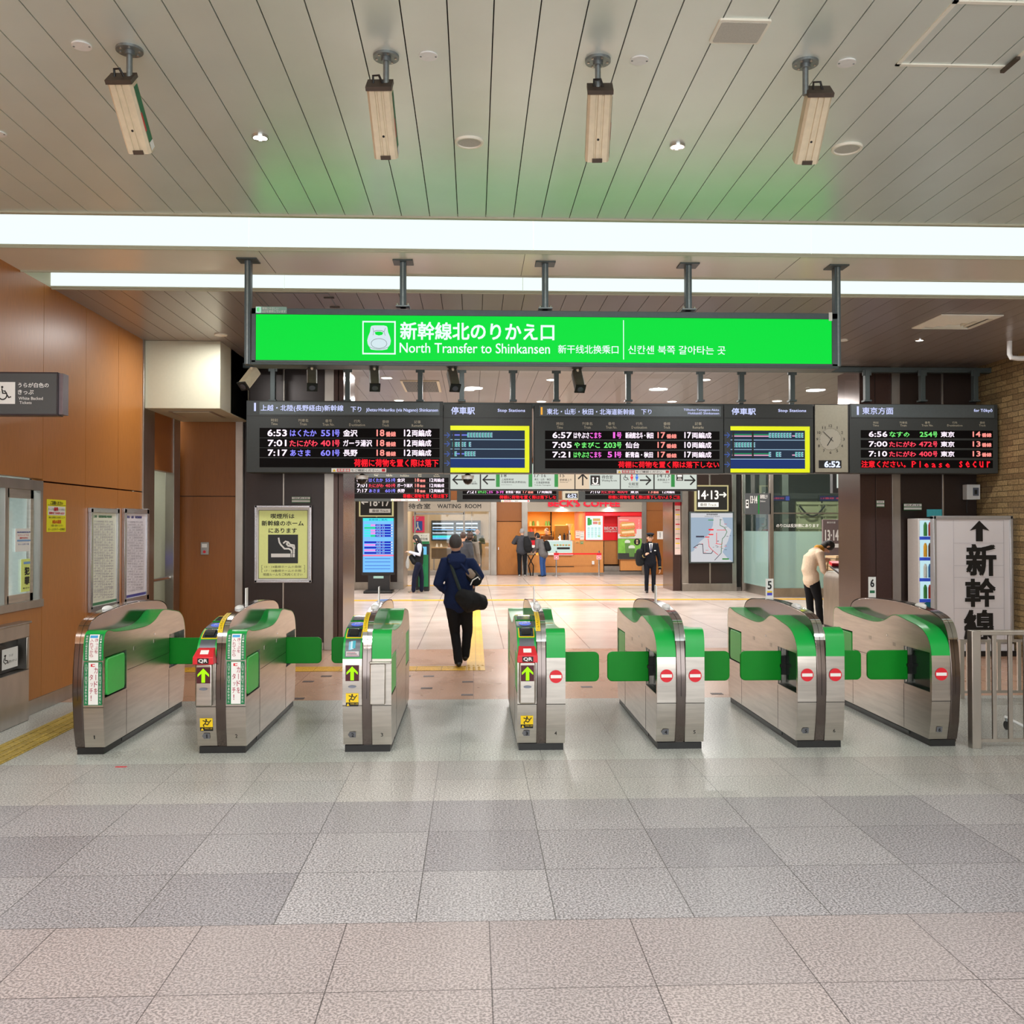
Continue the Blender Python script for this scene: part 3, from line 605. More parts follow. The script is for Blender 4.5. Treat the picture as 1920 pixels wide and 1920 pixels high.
def gate(x0, kind_l, kind_r, nums, label, fl, single=0, card_top=None, **kw):
    """x0: world x of the fin centre. kinds: None, 'exit', 'reader', 'reader_qr', 'entry', 'noentry'"""
    t = thing('ticket_gate', label, 'ticket gate', (x0, 7.13, 0), group='stainless steel automatic ticket gates', local=True)
    fx = 0
    b = MB(); b.prism([(-FH, y, z) for y, z in smooth_path(FIN[:17], 1) + FIN[17:]], (2 * FH, 0, 0), FINM)
    b.box(-FH, .058, .03, FH, GL - .06, .10, FINM); b.build('fin', t, bevel=.006, solid=True, seg=3)
    SF = Surf(smooth_path(FIN[:18], 2), -FH, FH); b = MB(); SF.strip(b, -FH - .001, .42 - .0, FH + .001, SF.L[-1] - .65, CHROME, .003); SF.strip(b, -.0009, .0, .0009, SF.L[-1] - .7, SEAM, .0045); [SF.strip(b, x_, .0, x_ + .0012, .42, SEAM, .001) for x_ in (-FH, FH - .0012)]
    b.build('fin_trim', t)
    xs = []
    if kind_l: xs.append(-FH - HW)
    else: xs.append(-FH)
    xs.append(FH + HW if kind_r else FH)
    b = MB(); b.box(xs[0] + .012, .05, 0, xs[1] - .012, GL - .05, .05, BLACK); b.box(xs[0] + .006, .4, .02, xs[1] - .006, GL - .3, .045, mat('kick_rail', (60, 64, 64), .4, .4, vary=.05)); b.build('kick_base', t)
    deco = MB(); PARTS = []; xl, xr = -FH - HW / 2, FH + HW / 2
    if kind_l:
        S = add_half(t, -1, PB, *fl[0]); yo = -.006
        if kind_l.startswith('reader'): yo = reader(t, S, xl, kind_l.endswith('qr'), kind_l == 'reader')
        if kind_l.startswith('reader'):
            d2 = MB(); arrow_panel(d2, xl); d2.oval(Lo((xl, -.006, .50), (1, 0, 0), (0, 0, 1)), 0, 0, .03, .010, mat('sensor_grey', (120, 126, 140), .2, .3, vary=.05), .003)
            if yo < -.05: 
                for v in d2.v: v.y += yo + .006 - .002
            d2.build('entry_arrow', t); slip_sign(deco, xl, .45 if kind_l == 'reader' else .27); deco.build('slip_warning_sticker', t, smooth=False); deco = MB()
        if kind_l == 'noentry': no_entry(deco, xl); deco.build('no_entry_disc', t, smooth=False); deco = MB()
    if kind_r:
        S = add_half(t, 1, PA, *fl[1])
        if kind_r == 'entry': entry_stickers(deco, S, xr); deco.build('instruction_sticker', t, smooth=False); deco = MB()
        if kind_r == 'noentry': no_entry(deco, xr); deco.build('no_entry_disc', t, smooth=False); deco = MB()
        if kind_r == 'box': 
            q = MB(); q.box(xr - .085, -.045, .37, xr + .03, .0, .675, STEEL); q.box(xr - .09, -.06, .675, xr + .075, .01, .69, STEELH); q.build('front_box', t, bevel=.012, seg=4)
        # yellow marks on the far end of the top
        if kw.get('ymark'): S.strip(deco, xr - .06, 1.95, xr + .06, 2.0, YEL, .0055); S.strip(deco, xr - .06, 1.45, xr + .06, 1.48, YEL, .0055); deco.build('yellow_mark', t); deco = MB()
    nl, nr = nums
    for nn, xx, ar in ((nl, xl if kind_l else xr, 0 if single else -1), (nr, xr, 0 if single else 1)):
        if nn is not None: q = MB(); tag_no(q, nn, xx, ar); q.build('number_plate', t, smooth=False)
    if kind_l and kind_l.startswith('reader'):
        q = MB(); SF.strip(q, -FH - .002, .50, -.004, .80, YEL, .006); 
        for i, ch in enumerate('よこをすりぬけないでください'): q.text(ch, None, 0, 0, 0, 0, INK, fn=SF.box(-.031, .79 - (i + .9) * .0205, -.011, .79 - (i + .1) * .0205, .0075), res=1)
        q.build('warning_strip', t)
    # white sensor bump on the fin, upright number card
    q = MB(); q.ell((0, .55 if kw.get('bump_rear') is None else 1.4, 1.045), (.034, .075, .022), WHITE); q.build('sensor_dome', t)
    if card_top:
        q = MB(); y = card_top[0]; fin_z = 1.04
        if len(card_top) > 2 and card_top[2] == 'edge': q.box(-.004, y, fin_z - .01, .004, y + .07, fin_z + .15, WHITE)
        else:
            q.box(-.035, y, fin_z, .035, y + .004, fin_z + .19, WHITEP); L_ = Lo((-.035, y, fin_z + .19), (1, 0, 0), (0, 0, 1)); q.text(str(card_top[1]), L_, .016, .02, .054, .095, INK, .002, bold=.03)
            q.rect(L_, .012, .125, .058, .15, mat('card_band_%s' % card_top[1], (70, 70, 200) if card_top[1] == 5 else (30, 110, 70), .5, vary=.05), .002)
            if card_top[1] == 5: q.rect(L_, .012, .11, .058, .125, YEL, .002)
        q.build('number_card', t)
    return t
def GX(px): return at(px, 1310, Y=7.13).x
o_, f_, n_ = 'open', 'fold', None
gate(GX(137) + FH, None, 'entry', (None, 1), 'narrow steel ticket gate at the far left beside the wooden wall, marked 1', [None, (f_, o_)], single=1)
gate((GX(365) + GX(463)) / 2, 'reader_qr', 'entry', (1, 2), 'steel ticket gate marked 1 and 2 with red QR reader', [(f_, o_), (f_, o_)], card_top=(.75, 2, 'edge'))
gate((GX(642) + GX(734)) / 2, 'reader', 'box', (2, 3), 'steel ticket gate marked 2 and 3, steel box on its right front', [(f_, o_), (f_, f_)], card_top=(.85, 3, 'edge'), ymark=1)
gate((GX(970.5) + GX(1060)) / 2, 'reader_qr', 'noentry', (3, 4), 'steel ticket gate marked 3 and 4 with red QR reader and no-entry disc', [(f_, f_), (o_, f_)], card_top=(.85, 4, 'edge'), ymark=1)
gate((GX(1231) + GX(1322)) / 2, 'noentry', 'noentry', (4, 5), 'steel ticket gate marked 4 and 5 with two red no-entry discs', [(o_, f_), (o_, f_)], card_top=(.95, 4, 'edge'))
gate((GX(1494.5) + GX(1585)) / 2, 'noentry', 'noentry', (5, 6), 'steel ticket gate marked 5 and 6 with two red no-entry discs', [(o_, f_), (o_, f_)], card_top=(1.25, 5))
gate(GX(1799.7) - FH, 'noentry', None, (6, None), 'narrow steel ticket gate at the far right beside the railing, marked 6', [(o_, f_), None], single=1, card_top=(1.5, 6))
# ================================================================== CEILING FITTINGS
HOUS = mat('beige_housing', (214, 200, 172), .45, .1, vary=.05); HCAP = mat('brown_end_cap', (72, 60, 50), .5, vary=.15); GALV = mat('galvanised', (140, 148, 150), .4, .7, vary=.12, vscale=40)
def housing(mb, c, ax, up, wd, ht, L, m=None):
    """grooved box running from c along ax"""
    ax = V(ax).normalized(); rt = ax.cross(V(up)).normalized(); u = rt.cross(ax)
    prof = [(-1, .6), (-.75, 1), (.75, 1), (1, .6), (1, -.7), (.8, -1), (.36, -1), (.32, -.86), (.18, -.86), (.14, -1), (-.14, -1), (-.18, -.86), (-.32, -.86), (-.36, -1), (-.8, -1), (-1, -.7)]
    q = [V(c) + rt * a * wd / 2 + u * b * ht / 2 for a, b in prof]; mb.prism(q, ax * L, m or HOUS); return rt, u
for px, py, lab in ((243, 92, 'leftmost'), (724, 105, 'second from the left'), (1121, 112, 'third from the left'), (1510, 117, 'rightmost')):
    p = at(px, py, Z=HC); t = thing('security_camera', 'beige box camera on a ceiling pole, %s of four' % lab, 'camera', tuple(p), group='beige cameras hanging from the front ceiling')
    q = MB(); q.cyl(p - V((0, 0, .012)), p, .062, GALV, n=28)
    for a in range(6): q.cyl(p + V((.046 * math.cos(a), .046 * math.sin(a), -.016)), p + V((.046 * math.cos(a), .046 * math.sin(a), -.01)), .006, STEEL, n=8)
    q.cyl(p - V((0, 0, .03)), p - V((0, 0, .012)), .024, GALV); q.build('ceiling_flange', t)
    bx = {243: -.035, 724: -.03, 1121: .01, 1510: .065}[px]; top = p + V((bx, .0, -.15)); ax = V((.04, .70, -.715)).normalized()
    q = MB(); q.cyl(p - V((0, 0, .16)), p - V((0, 0, .02)), .014, GALV, n=16); q.build('pole', t)
    q = MB(); rt, u = housing(q, top, ax, (0, 0, 1), .118, .092, .335); q.build('housing', t, solid=True)
    q = MB(); q.obox(top + ax * -.008, (.124, .1, .02), Matrix((rt, u, ax)).transposed(), HCAP)
    q.tube([top - ax * .015 + rt * .015, top - ax * .05 + u * .01, top - ax * .045 - rt * .03 + u * .02, top - ax * .015 - rt * .03], .006, BLACK, n=8); q.build('rear_cap', t)
    q = MB(); q.obox(top + ax * .325 - u * .05, (.05, .006, .02), Matrix((rt, u, ax)).transposed(), HCAP); q.cyl(top + ax * .22 - u * .0405, top + ax * .22 - u * .047, .006, BLACK, n=10); q.cyl(top + ax * .335, top + ax * .34, .034, BLACK, n=20); q.build('lens_window', t)
    if px in (243, 724, 1121):
        q = MB(); c0 = top + rt * .0605
        for a0, a1, m_ in ((.02, .30, mat('label_green', (20, 110, 70), .5, vary=.05)), (.14, .23, RED), (.285, .325, WHITEP)):
            lo = -.03 if m_ is not RED else -.035; hi = .02 if m_ is not RED else -.02
            q.add([c0 + ax * a0 + u * lo, c0 + ax * a1 + u * lo, c0 + ax * a1 + u * hi, c0 + ax * a0 + u * hi], [(0, 1, 2, 3)], m_); c0 = c0 + rt * .0006
        q.build('side_label', t)
def ring(px, py, r, name, lab, cat, mesh, z=HC, grp=None, lit=False):
    p = at(px, py, Z=z); t = thing(name, lab, cat, tuple(p), group=grp); q = MB()
    n = 36; rings = []
    for rr, dz in ((r, 0), (r, -.008), (r * .97, -.014), (r * .84, -.014), (r * .8, -.006)): rings.append([p + V((rr * math.cos(2 * math.pi * i / n), rr * math.sin(2 * math.pi * i / n), dz)) for i in range(n)])
    q.loft(rings, RIM if not lit else CHROME, caps=False); q.build('rim', t); q = MB(); q.disc(p - V((0, 0, .007 if not lit else .010)), (0, 0, -1), r * .82, mesh); q.build('grille' if not lit else 'lens', t, smooth=False)
    return t
MESH = mat('speaker_mesh', (196, 194, 184), .7, 0, vary=.2, vscale=500)
ring(880, 265, .085, 'ceiling_speaker', 'round beige ceiling speaker between the second and third hanging cameras', 'speaker', MESH)
ring(1588, 277, .09, 'ceiling_speaker', 'round beige ceiling speaker below right of the rightmost hanging camera', 'speaker', MESH)
ring(488, 255, .048, 'downlight', 'lit round downlight between the first and second hanging cameras', 'light', LAMPM, lit=True)
ring(1270, 272, .046, 'downlight', 'lit round downlight between the third and fourth hanging cameras', 'light', LAMPM, lit=True)
for px, py, w_ in ((153, 85, 'left of the leftmost hanging camera'), (803, 104, 'right of the second hanging camera'), (1199, 112, 'right of the third hanging camera'), (1587, 117, 'right of the rightmost hanging camera'), (-4, 250, 'at the left picture edge')):
    p = at(px, py, Z=HC); q = MB(); q.cyl(p - V((0, 0, .006)), p, .045, WHITE, n=28)
    for s in (-1, 1): q.cyl(p + V((s * .036, 0, -.008)), p + V((s * .036, 0, -.005)), .005, GALV, n=8)
    q.build('blank_cover', loc=tuple(p), label='round white blanking cover on the ceiling ' + w_, cat='ceiling cover', group='white blanking covers on the front ceiling')
p = at(1387, 57, Z=HC); t = thing('ceiling_speaker', 'square ceiling speaker with pale rim and grey mesh near the top of the picture', 'speaker', tuple(p))
q = MB(); hx, hy = .118, .102; q.prism([p + V((x, y, 0)) for x, y in rrect(-hx, -hy, hx, hy, .015)], (0, 0, -.01), RIM); q.build('rim', t, solid=True); q = MB(); q.prism([p + V((x, y, -.0105)) for x, y in rrect(-hx * .88, -hy * .85, hx * .88, hy * .85, .01)], (0, 0, -.002), MESH); q.build('grille', t, solid=True)
# access hatch of the front ceiling
a_, b_, c_ = at(1678, 122, Z=HC), at(1892, 125, Z=HC), at(1795, 0, Z=HC)
t = thing('ceiling_hatch', 'large square access hatch with pale rim in the front ceiling at top right', 'ceiling hatch', (a_.x, a_.y, HC))
q = MB(); x0, x1, y0, y1 = a_.x, b_.x, c_.y, a_.y
for u_ in ((x0, y0, x1, y0 + .02), (x0, y1 - .02, x1, y1), (x0, y0, x0 + .02, y1), (x1 - .02, y0, x1, y1)): q.box(u_[0], u_[1], HC - .006, u_[2], u_[3], HC + .002, RIM)
q.build('frame', t); q = MB(); q.box(x1 - .03, y1 - .12, HC - .02, x1 - .01, y1 + .02, HC - .006, HCAP); q.build('latch', t)
# fittings of the rear ceiling
t = thing('access_panel', 'square flush access panel in the dark ceiling left of the green sign', 'access panel', tuple(at(560, 565, Z=HC)))
p = at(560, 565, Z=HC); q = MB()
for u_ in ((-.35, -.35, .35, -.34), (-.35, .34, .35, .35), (-.35, -.35, -.34, .35), (.34, -.35, .35, .35)): q.box(p.x + u_[0], p.y + u_[1], HC - .004, p.x + u_[2], p.y + u_[3], HC, GALV)
q.build('frame', t); q = MB(); 
for s in (-.2, .2): q.box(p.x + .28, p.y + s, HC - .012, p.x + .38, p.y + s + .03, HC - .003, HCAP)
q.build('latch', t)
ring(414, 627, .075, 'ceiling_speaker', 'round cream ceiling speaker above the cream bulkhead box', 'speaker', RIM)
ring(1724, 637, .055, 'downlight', 'small lit downlight in the dark ceiling right of the green sign', 'light', LAMPM, lit=True)
ring(1582, 637, .05, 'blank_ring', 'round white fitting partly hidden by the right end of the green sign', 'ceiling cover', WHITE)
p = at(1793, 602, Z=HC); t = thing('air_vent', 'square cream four-way air diffuser in the dark ceiling at upper right', 'air vent', tuple(p))
for k, (r_, nm) in enumerate(((.34, 'frame'), (.24, 'louvre'), (.16, 'louvre'), (.08, 'louvre'))):
    q = MB(); rr = [[p + V((sx * (r_ - d), sy * (r_ - d), -.004 - dz)) for sx, sy in ((-1, -1), (1, -1), (1, 1), (-1, 1))] for d, dz in ((0, 0), (0, .012), (.07 if k < 3 else .079, .03 + k * .004), (.07 if k < 3 else .079, 0.01))]
    q.loft(rr, RIM, caps=False); q.build(nm, t, smooth=False)
p = at(1908, 672, Z=3.75); t = thing('security_camera', 'white pipe-mounted camera at the right picture edge by the brick wall', 'camera', (p.x, p.y, HC))
q = MB(); q.tube([(p.x - .1, p.y, HC), (p.x - .1, p.y, 3.80), (p.x - .08, p.y, 3.76), (p.x, p.y, 3.75), (p.x + .3, p.y, 3.75)], .03, WHITE, n=14); q.build('pipe', t); q = MB(); q.ell((p.x + .2, p.y, 3.68), (.07, .07, .07), WHITE); q.build('dome', t)

# ================================================================== GREEN TRANSFER SIGN
YS = 8.0
G = Pl(Y=YS, o=(460, 560), k=3.4286); G2 = Pl(Y=YS, o=(1000, 560), k=3.2)
SG = em('sign_green', (0, 226, 62), 1.0); SW = em('sign_white', (232, 246, 250), 1.1); SFR = mat('sign_frame', (84, 96, 100), .4, .3, vary=.05)
tl, br_ = at(472, 578, Y=YS), at(1570, 689, Y=YS); t = thing('station_sign', 'long green backlit sign reading North Transfer to Shinkansen, hung over the gates', 'sign', ((tl.x + br_.x) / 2, YS, br_.z))
zt, zb2 = at(1000, 583, Y=YS).z, at(1000, 684, Y=YS).z; x0, x1 = tl.x, br_.x
q = MB(); q.box(x0, YS + .01, zb2, x1, YS + .16, zt, SFR); fz0, fz1 = at(1000, 678, Y=YS).z, at(1000, 595, Y=YS).z
q.box(x0, YS - .012, zb2, x1, YS + .01, fz0 - .004, SFR); q.box(x0, YS - .012, fz1 + .004, x1, YS + .01, zt, SFR)
xf0, xf1 = at(480, 640, Y=YS).x, at(1559, 640, Y=YS).x
q.box(x0, YS - .012, zb2, xf0, YS + .01, zt, SFR); q.box(xf1, YS - .012, zb2, x1, YS + .01, zt, SFR); q.box(x0 - .0, YS - .03, zb2 - .02, x1, YS + .17, zb2 + .004, DGREY)
q.build('frame', t, bevel=.003)
q = MB(); q.box(xf0, YS - .004, fz0 - .004, xf1, YS + .01, fz1 + .004, SG); q.build('light_panel', t)
q = MB(); f0 = -.0
q.rect(G, 753, 145, 967, 154, SW, .006); q.rect(G, 753, 350, 967, 359, SW, .006); q.rect(G, 753, 145, 761, 359, SW, .006); q.rect(G, 958, 145, 967, 359, SW, .006)
trn = em('pictogram_white', (214, 234, 240), 1.0)
q.shape(G, [(806, 185), (812, 176), (830, 173), (890, 173), (908, 177), (914, 186), (918, 215), (930, 245), (936, 270), (932, 295), (920, 312), (912, 326), (880, 332), (840, 332), (808, 328), (798, 312), (788, 295), (784, 270), (790, 245), (802, 215)], trn, .006)
q.shape(G, [(832, 217), (850, 213), (870, 213), (888, 219), (880, 234), (858, 238), (838, 232)], SG, .008); q.line(G, [(826, 212), (845, 207), (875, 207), (892, 214)], 3, SFR, .008)
q.line(G, [(820, 190), (826, 212), (822, 235)], 2, SFR, .008); q.line(G, [(902, 190), (892, 214), (900, 238)], 2, SFR, .008)
n = 28; q.line(G, [(860 + 50 * math.cos(2 * math.pi * i / n), 290 + 31 * math.sin(2 * math.pi * i / n)) for i in range(n + 1)], 2.5, SFR, .008)
q.line(G, [(798, 312), (830, 323), (860, 326), (890, 323), (922, 312)], 2, SFR, .008)
q.build('train_pictogram', t, smooth=False)
q = MB(); q.text('新幹線北のりかえ口', G, 996, 153, 1986, 268, SW, .006, bold=.022, res=3); q.text('North Transfer to Shinkansen', G, 992, 287, 1958, 352, SW, .006, bold=.012, res=4)
q.text('新干线北换乘口', G2, 148, 279, 510, 331, SW, .006, bold=.012, res=3); q.text('신칸센 북쪽 갈아타는 곳', G2, 568, 283, 1152, 335, SW, .006, bold=.01, res=3)
q.rect(G2, 538, 130, 543, 366, SW, .006); q.build('lettering', t, smooth=False)
q = MB(); q.rect(G, 70, 54, 268, 96, mat('plate_pale', (150, 190, 180), .5, vary=.05), .014); q.rect(G, 70, 54, 104, 94, em('mark_mint', (190, 240, 215), .8), .015); q.text('E', G, 80, 62, 95, 84, SG, .016, bold=.03); q.text('環境にやさしい', G, 110, 58, 215, 74, WHITEP, .015, bold=.02); q.text('LEDを使用しています', G, 110, 76, 262, 93, WHITEP, .015, bold=.02); q.rect(G2, 1769, 85, 1790, 135, WHITEP, .014); q.build('maker_plate', t, smooth=False)
hg = MB()
for i, (px, pt, pb) in enumerate(((466, 474, 684), (756, 481, 577), (1022, 487, 581), (1290, 488, 583), (1568, 490, 688))):
    a, c = at(px, pt, Y=YS + .05), at(px, pb, Y=YS + .05); h = MB(); wd = .026
    h.box(a.x - wd, YS + .02, c.z, a.x + wd, YS + .09, HC, SFR); h.box(a.x - wd * .35, YS + .012, c.z, a.x + wd * .35, YS + .02, HC, GALV)
    h.box(a.x - .085, YS - .03, HC - .012, a.x + .085, YS + .13, HC, DGREY)
    if 0 < i < 4: 
        h.box(a.x - .06, YS - .0, c.z - .0, a.x + .06, YS + .12, c.z + .012, GALV)
        for s in (-.045, .045): h.cyl((a.x + s, YS + .01, c.z), (a.x + s, YS + .01, c.z + .03), .010, CHROME, n=8)
    h.build('hanger', t, bevel=.002)
# small cameras under the sign
for px, pb, lab, dx in ((472, 712, 'leftmost, in front of the cream bulkhead', -.35), (585, 725, 'second from the left', .12), (702, 727, 'third from the left', .1), (849, 730, 'fourth from the left', .15), (1083, 730, 'rightmost', .08)):
    a = at(px, 690, Y=YS + .1); e = at(px, pb, Y=YS + .05); t = thing('sign_camera', 'small box camera hung under the green sign, ' + lab, 'camera', (a.x, a.y, zb2 - .02), group='small cameras under the green sign')
    q = MB(); q.cyl((a.x, a.y, zb2 - .02), (a.x, a.y, zb2 - .12), .012, HOUS, n=12); q.build('pole', t)
    ax = V((dx, -.62, -.75)).normalized(); m_ = HOUS if px == 472 else mat('camera_grey', (92, 88, 76), .45, .2, vary=.08); s_ = V((a.x, a.y, zb2 - .09)) - ax * .06
    q = MB(); rt, u = housing(q, s_, ax, (0, 0, 1), .085, .08, .2, m_); q.build('housing', t, solid=True)
    q = MB(); q.obox(s_ + ax * .205, (.09, .085, .012), Matrix((rt, u, ax)).transposed(), BLACK); q.cyl(s_ + ax * .205, s_ + ax * .215, .026, mat('lens_glass', (90, 92, 100), .1, .3, vary=.05), n=20); q.build('lens', t)

# ================================================================== DEPARTURE BOARDS
YB = 12.5
BD = mat('board_case', (54, 58, 57), .5, .1, vary=.05); BDL = mat('board_header', (86, 94, 96), .4, .2, vary=.05); SCRN = mat('led_screen', (9, 6, 6), .7, vary=.1, spec=.12); LBL = mat('board_print', (188, 182, 160), .6, vary=.03)
lw, lb, lr, lg, lo_, lm, lh = em('led_white', (255, 236, 252), 1.25), em('led_blue', (140, 136, 255), 1.15), em('led_red', (255, 70, 92), 1.15), em('led_green', (120, 240, 120), 1.0), em('led_orange', (255, 150, 140), 1.1), em('led_magenta', (250, 110, 225), 1.1), em('backlit_letters', (205, 212, 255), 1.1)
lsc = em('led_scroll_red', (255, 28, 44), 1.25); ly = em('bar_orange', (250, 180, 70), 1.0); yelf = mat('frame_yellow', (228, 240, 0), .5, emit=(228, 240, 0), es=.3, vary=.01); ARW = mat('arrow_blue', (50, 80, 150), .5, emit=(60, 90, 170), es=.3)
def dep_board(P, Y, body, bot, name_label, head, labels, strips, rows, scroll, sticker=None, bar=lh, parent_grp='departure boards', depth=.28, far=False):
    f = P.box(*body); c = f(.5, 0); t = thing('departure_board', name_label, 'display board', (c.x, Y, c.z), group=parent_grp)
    q = MB(); q.slab(P, body[0], body[1], body[2], body[3], BD, depth); q.build('case', t, bevel=.004)
    hx0, hy0, hx1, hy1 = head['strip']; q = MB(); q.slab(P, hx0, hy0, hx1, hy1, BDL, .004, .006); q.slab(P, body[0] + 4, hy1 + 8, body[2] - 4, hy1 + 11, BLACK, .004, .003); q.build('header_panel', t)
    q = MB()
    for b0, b1, b2, b3 in [head['bar']]: q.rect(P, b0, b1, b2, b3, bar, .010)
    for s, a0, a1, a2, a3 in head['text']: q.text(s, P, a0, a1, a2, a3, lh, .009, bold=.018, res=2)
    for s, s2, a0, a2, v0 in labels: q.text(s, P, (a0 + a2) / 2 - 11 * len(s), v0, (a0 + a2) / 2 + 11 * len(s), v0 + 20, LBL, .003, res=1); q.text(s2, P, a0, v0 + 25, a2, v0 + 43, LBL, .003, bold=.01, res=1)
    q.build('lettering', t, smooth=False)
    for i, st in enumerate(strips):
        d = MB(); d.slab(P, *st, SCRN, .01, .004); do = d.build('led_display', t)
        if i < len(rows):
            d = MB()
            for (s, a0, a1, m_) in rows[i]:
                cy = (st[1] + st[3]) / 2; h = (st[3] - st[1]) * .38
                if s == '番線': d.text(s, P, a0, cy - h * .4, a1, cy + h * 1.0, m_, .007, bold=.03, res=1)
                elif s[0].isascii(): d.text(s, P, a0, cy - h * (.95 if ':' in s or len(s) < 3 else .8), a1, cy + h * .9, m_, .007, bold=.03, res=2)
                else: d.text(s, P, a0, cy - h * .9, a1, cy + h * .98, m_, .007, bold=.022, res=1)
            d.build('lettering', do, smooth=False)
        elif scroll:
            d = MB()
            for s, a0, a1 in scroll: d.text(s, P, a0, st[1] + (6 if not s[0].isascii() else 10), a1, st[3] - 4, lsc, .007, bold=.02, res=1)
            d.build('lettering', do, smooth=False)
    if sticker:
        a0, a1, a2, a3 = sticker; d = MB(); d.rect(P, a0, a1, a2, a3, WHITEP, .012); w_ = a2 - a0
        d.rect(P, a0 + w_ * .1, a1 + 3, a0 + w_ * .34, a3 - 3, RED, .013); d.text('発車番線', P, a0 + w_ * .11, a1 + 5, a0 + w_ * .33, a3 - 5, WHITEP, .014, bold=.02, res=1)
        d.text('をご確認ください。', P, a0 + w_ * .36, a1 + 5, a0 + w_ * .88, a3 - 4, INK, .013, bold=.01, res=1); d.rect(P, a2 - w_ * .08, a1 + 4, a2 - w_ * .02, a3 - 4, RED, .013); d.shape(P, [(a0 + w_ * .02, a3 - 4), (a0 + w_ * .08, a3 - 4), (a0 + w_ * .05, a1 + 4)], YEL, .013); d.build('notice_sticker', t, smooth=False)
    return t
N = '番線'
def LEFT(): return dict(body=(6, 42, 1318, 520), bot=520, head=dict(strip=(95, 52, 1295, 135), bar=(59, 55, 72, 110), text=[('上越・北陸(長野経由)新幹線', 103, 68, 655, 116), ('下り', 702, 80, 774, 116), ('Jōetsu·Hokuriku (via Nagano) Shinkansen', 805, 90, 1285, 120)]),
    labels=[('時刻', 'Time', 172, 215, 160), ('列車名', 'Train', 363, 410, 162), ('番号', 'Train No.', 515, 595, 165), ('行先', 'Destination', 693, 798, 167), ('番線', 'Track', 912, 958, 170), ('記事', 'Remarks', 1110, 1185, 172)],
    strips=[(95, 224, 1295, 288), (95, 292, 1295, 354), (95, 358, 1295, 418), (95, 424, 1295, 485)],
    rows=[[('6:53', 148, 278, lw), ('はくたか', 298, 475, lb), ('551', 505, 590, lb), ('号', 596, 630, lb), ('金沢', 653, 748, lw), ('18', 875, 928, lo_), (N, 936, 1004, lo_), ('12', 1058, 1103, lw), ('両編成', 1110, 1240, lw)],
          [('7:01', 150, 275, lw), ('たにがわ', 296, 484, lr), ('401', 503, 590, lr), ('号', 596, 630, lr), ('ガーラ湯沢', 653, 845, lw), ('18', 875, 928, lo_), (N, 936, 1004, lo_), ('12', 1058, 1103, lw), ('両編成', 1110, 1240, lw)],
          [('7:17', 150, 280, lw), ('あさま', 299, 435, lb), ('601', 503, 590, lb), ('号', 596, 630, lb), ('長野', 653, 748, lw), ('18', 875, 928, lo_), (N, 936, 1004, lo_), ('12', 1058, 1103, lw), ('両編成', 1110, 1240, lw)]],
    scroll=[('荷棚に荷物を置く際は落下', 725, 1288)], sticker=(575, 491, 940, 517))
def MID(scr='荷棚に荷物を置く際は落下しない', s0=590): return dict(body=(42, 66, 1280, 515), bot=515, head=dict(strip=(75, 75, 1262, 142), bar=(83, 82, 95, 132), text=[('東北・山形・秋田・北海道新幹線', 123, 92, 697, 132), ('下り', 740, 96, 808, 130), ('Tōhoku·Yamagata·Akita', 1018, 92, 1250, 111), ('Hokkaidō Shinkansen', 1046, 113, 1250, 130)]),
    labels=[('時刻', 'Time', 188, 228, 180), ('列車名', 'Train', 366, 410, 180), ('番号', 'Train No.', 510, 583, 180), ('行先', 'Destination', 678, 778, 180), ('番線', 'Track', 887, 930, 180), ('記事', 'Remarks', 1078, 1150, 180)],
    strips=[(112, 238, 1253, 294), (112, 302, 1253, 358), (112, 366, 1253, 420), (112, 431, 1253, 484)],
    rows=[[('6:57', 160, 286, lw), ('はやぶさ', 298, 400, lw), ('こまち', 406, 480, lm), ('1', 556, 570, lm), ('号', 580, 612, lm), ('新函館北斗・秋田', 637, 820, lw), ('17', 847, 897, lo_), (N, 905, 972, lo_), ('17', 1023, 1066, lw), ('両編成', 1072, 1200, lw)],
          [('7:05', 160, 286, lw), ('やまびこ', 302, 470, lg), ('203', 496, 576, lg), ('号', 580, 612, lg), ('仙台', 637, 728, lw), ('17', 847, 897, lo_), (N, 905, 972, lo_), ('10', 1023, 1066, lw), ('両編成', 1072, 1200, lw)],
          [('7:21', 160, 276, lw), ('はやぶさ', 298, 400, lg), ('こまち', 406, 480, lm), ('51', 520, 576, lm), ('号', 580, 612, lm), ('新青森・秋田', 637, 817, lw), ('17', 847, 897, lo_), (N, 905, 972, lo_), ('17', 1023, 1066, lw), ('両編成', 1072, 1200, lw)]],
    scroll=[(scr, s0, 1250)], sticker=(580, 493, 928, 517), bar=ly)
PLb, PMb, PRb = Pl(Y=YB, o=(460, 740), k=3.5556), Pl(Y=YB, o=(990, 740), k=3.491), Pl(Y=YB, o=(1510, 740), k=4.683)
dep_board(PLb, YB, name_label='dark departure board for the Joetsu and Hokuriku line, 6:53 on top, nearest left', **LEFT())
dep_board(PMb, YB, name_label='dark departure board for the Tohoku line, 6:57 on top, in the middle', **MID())
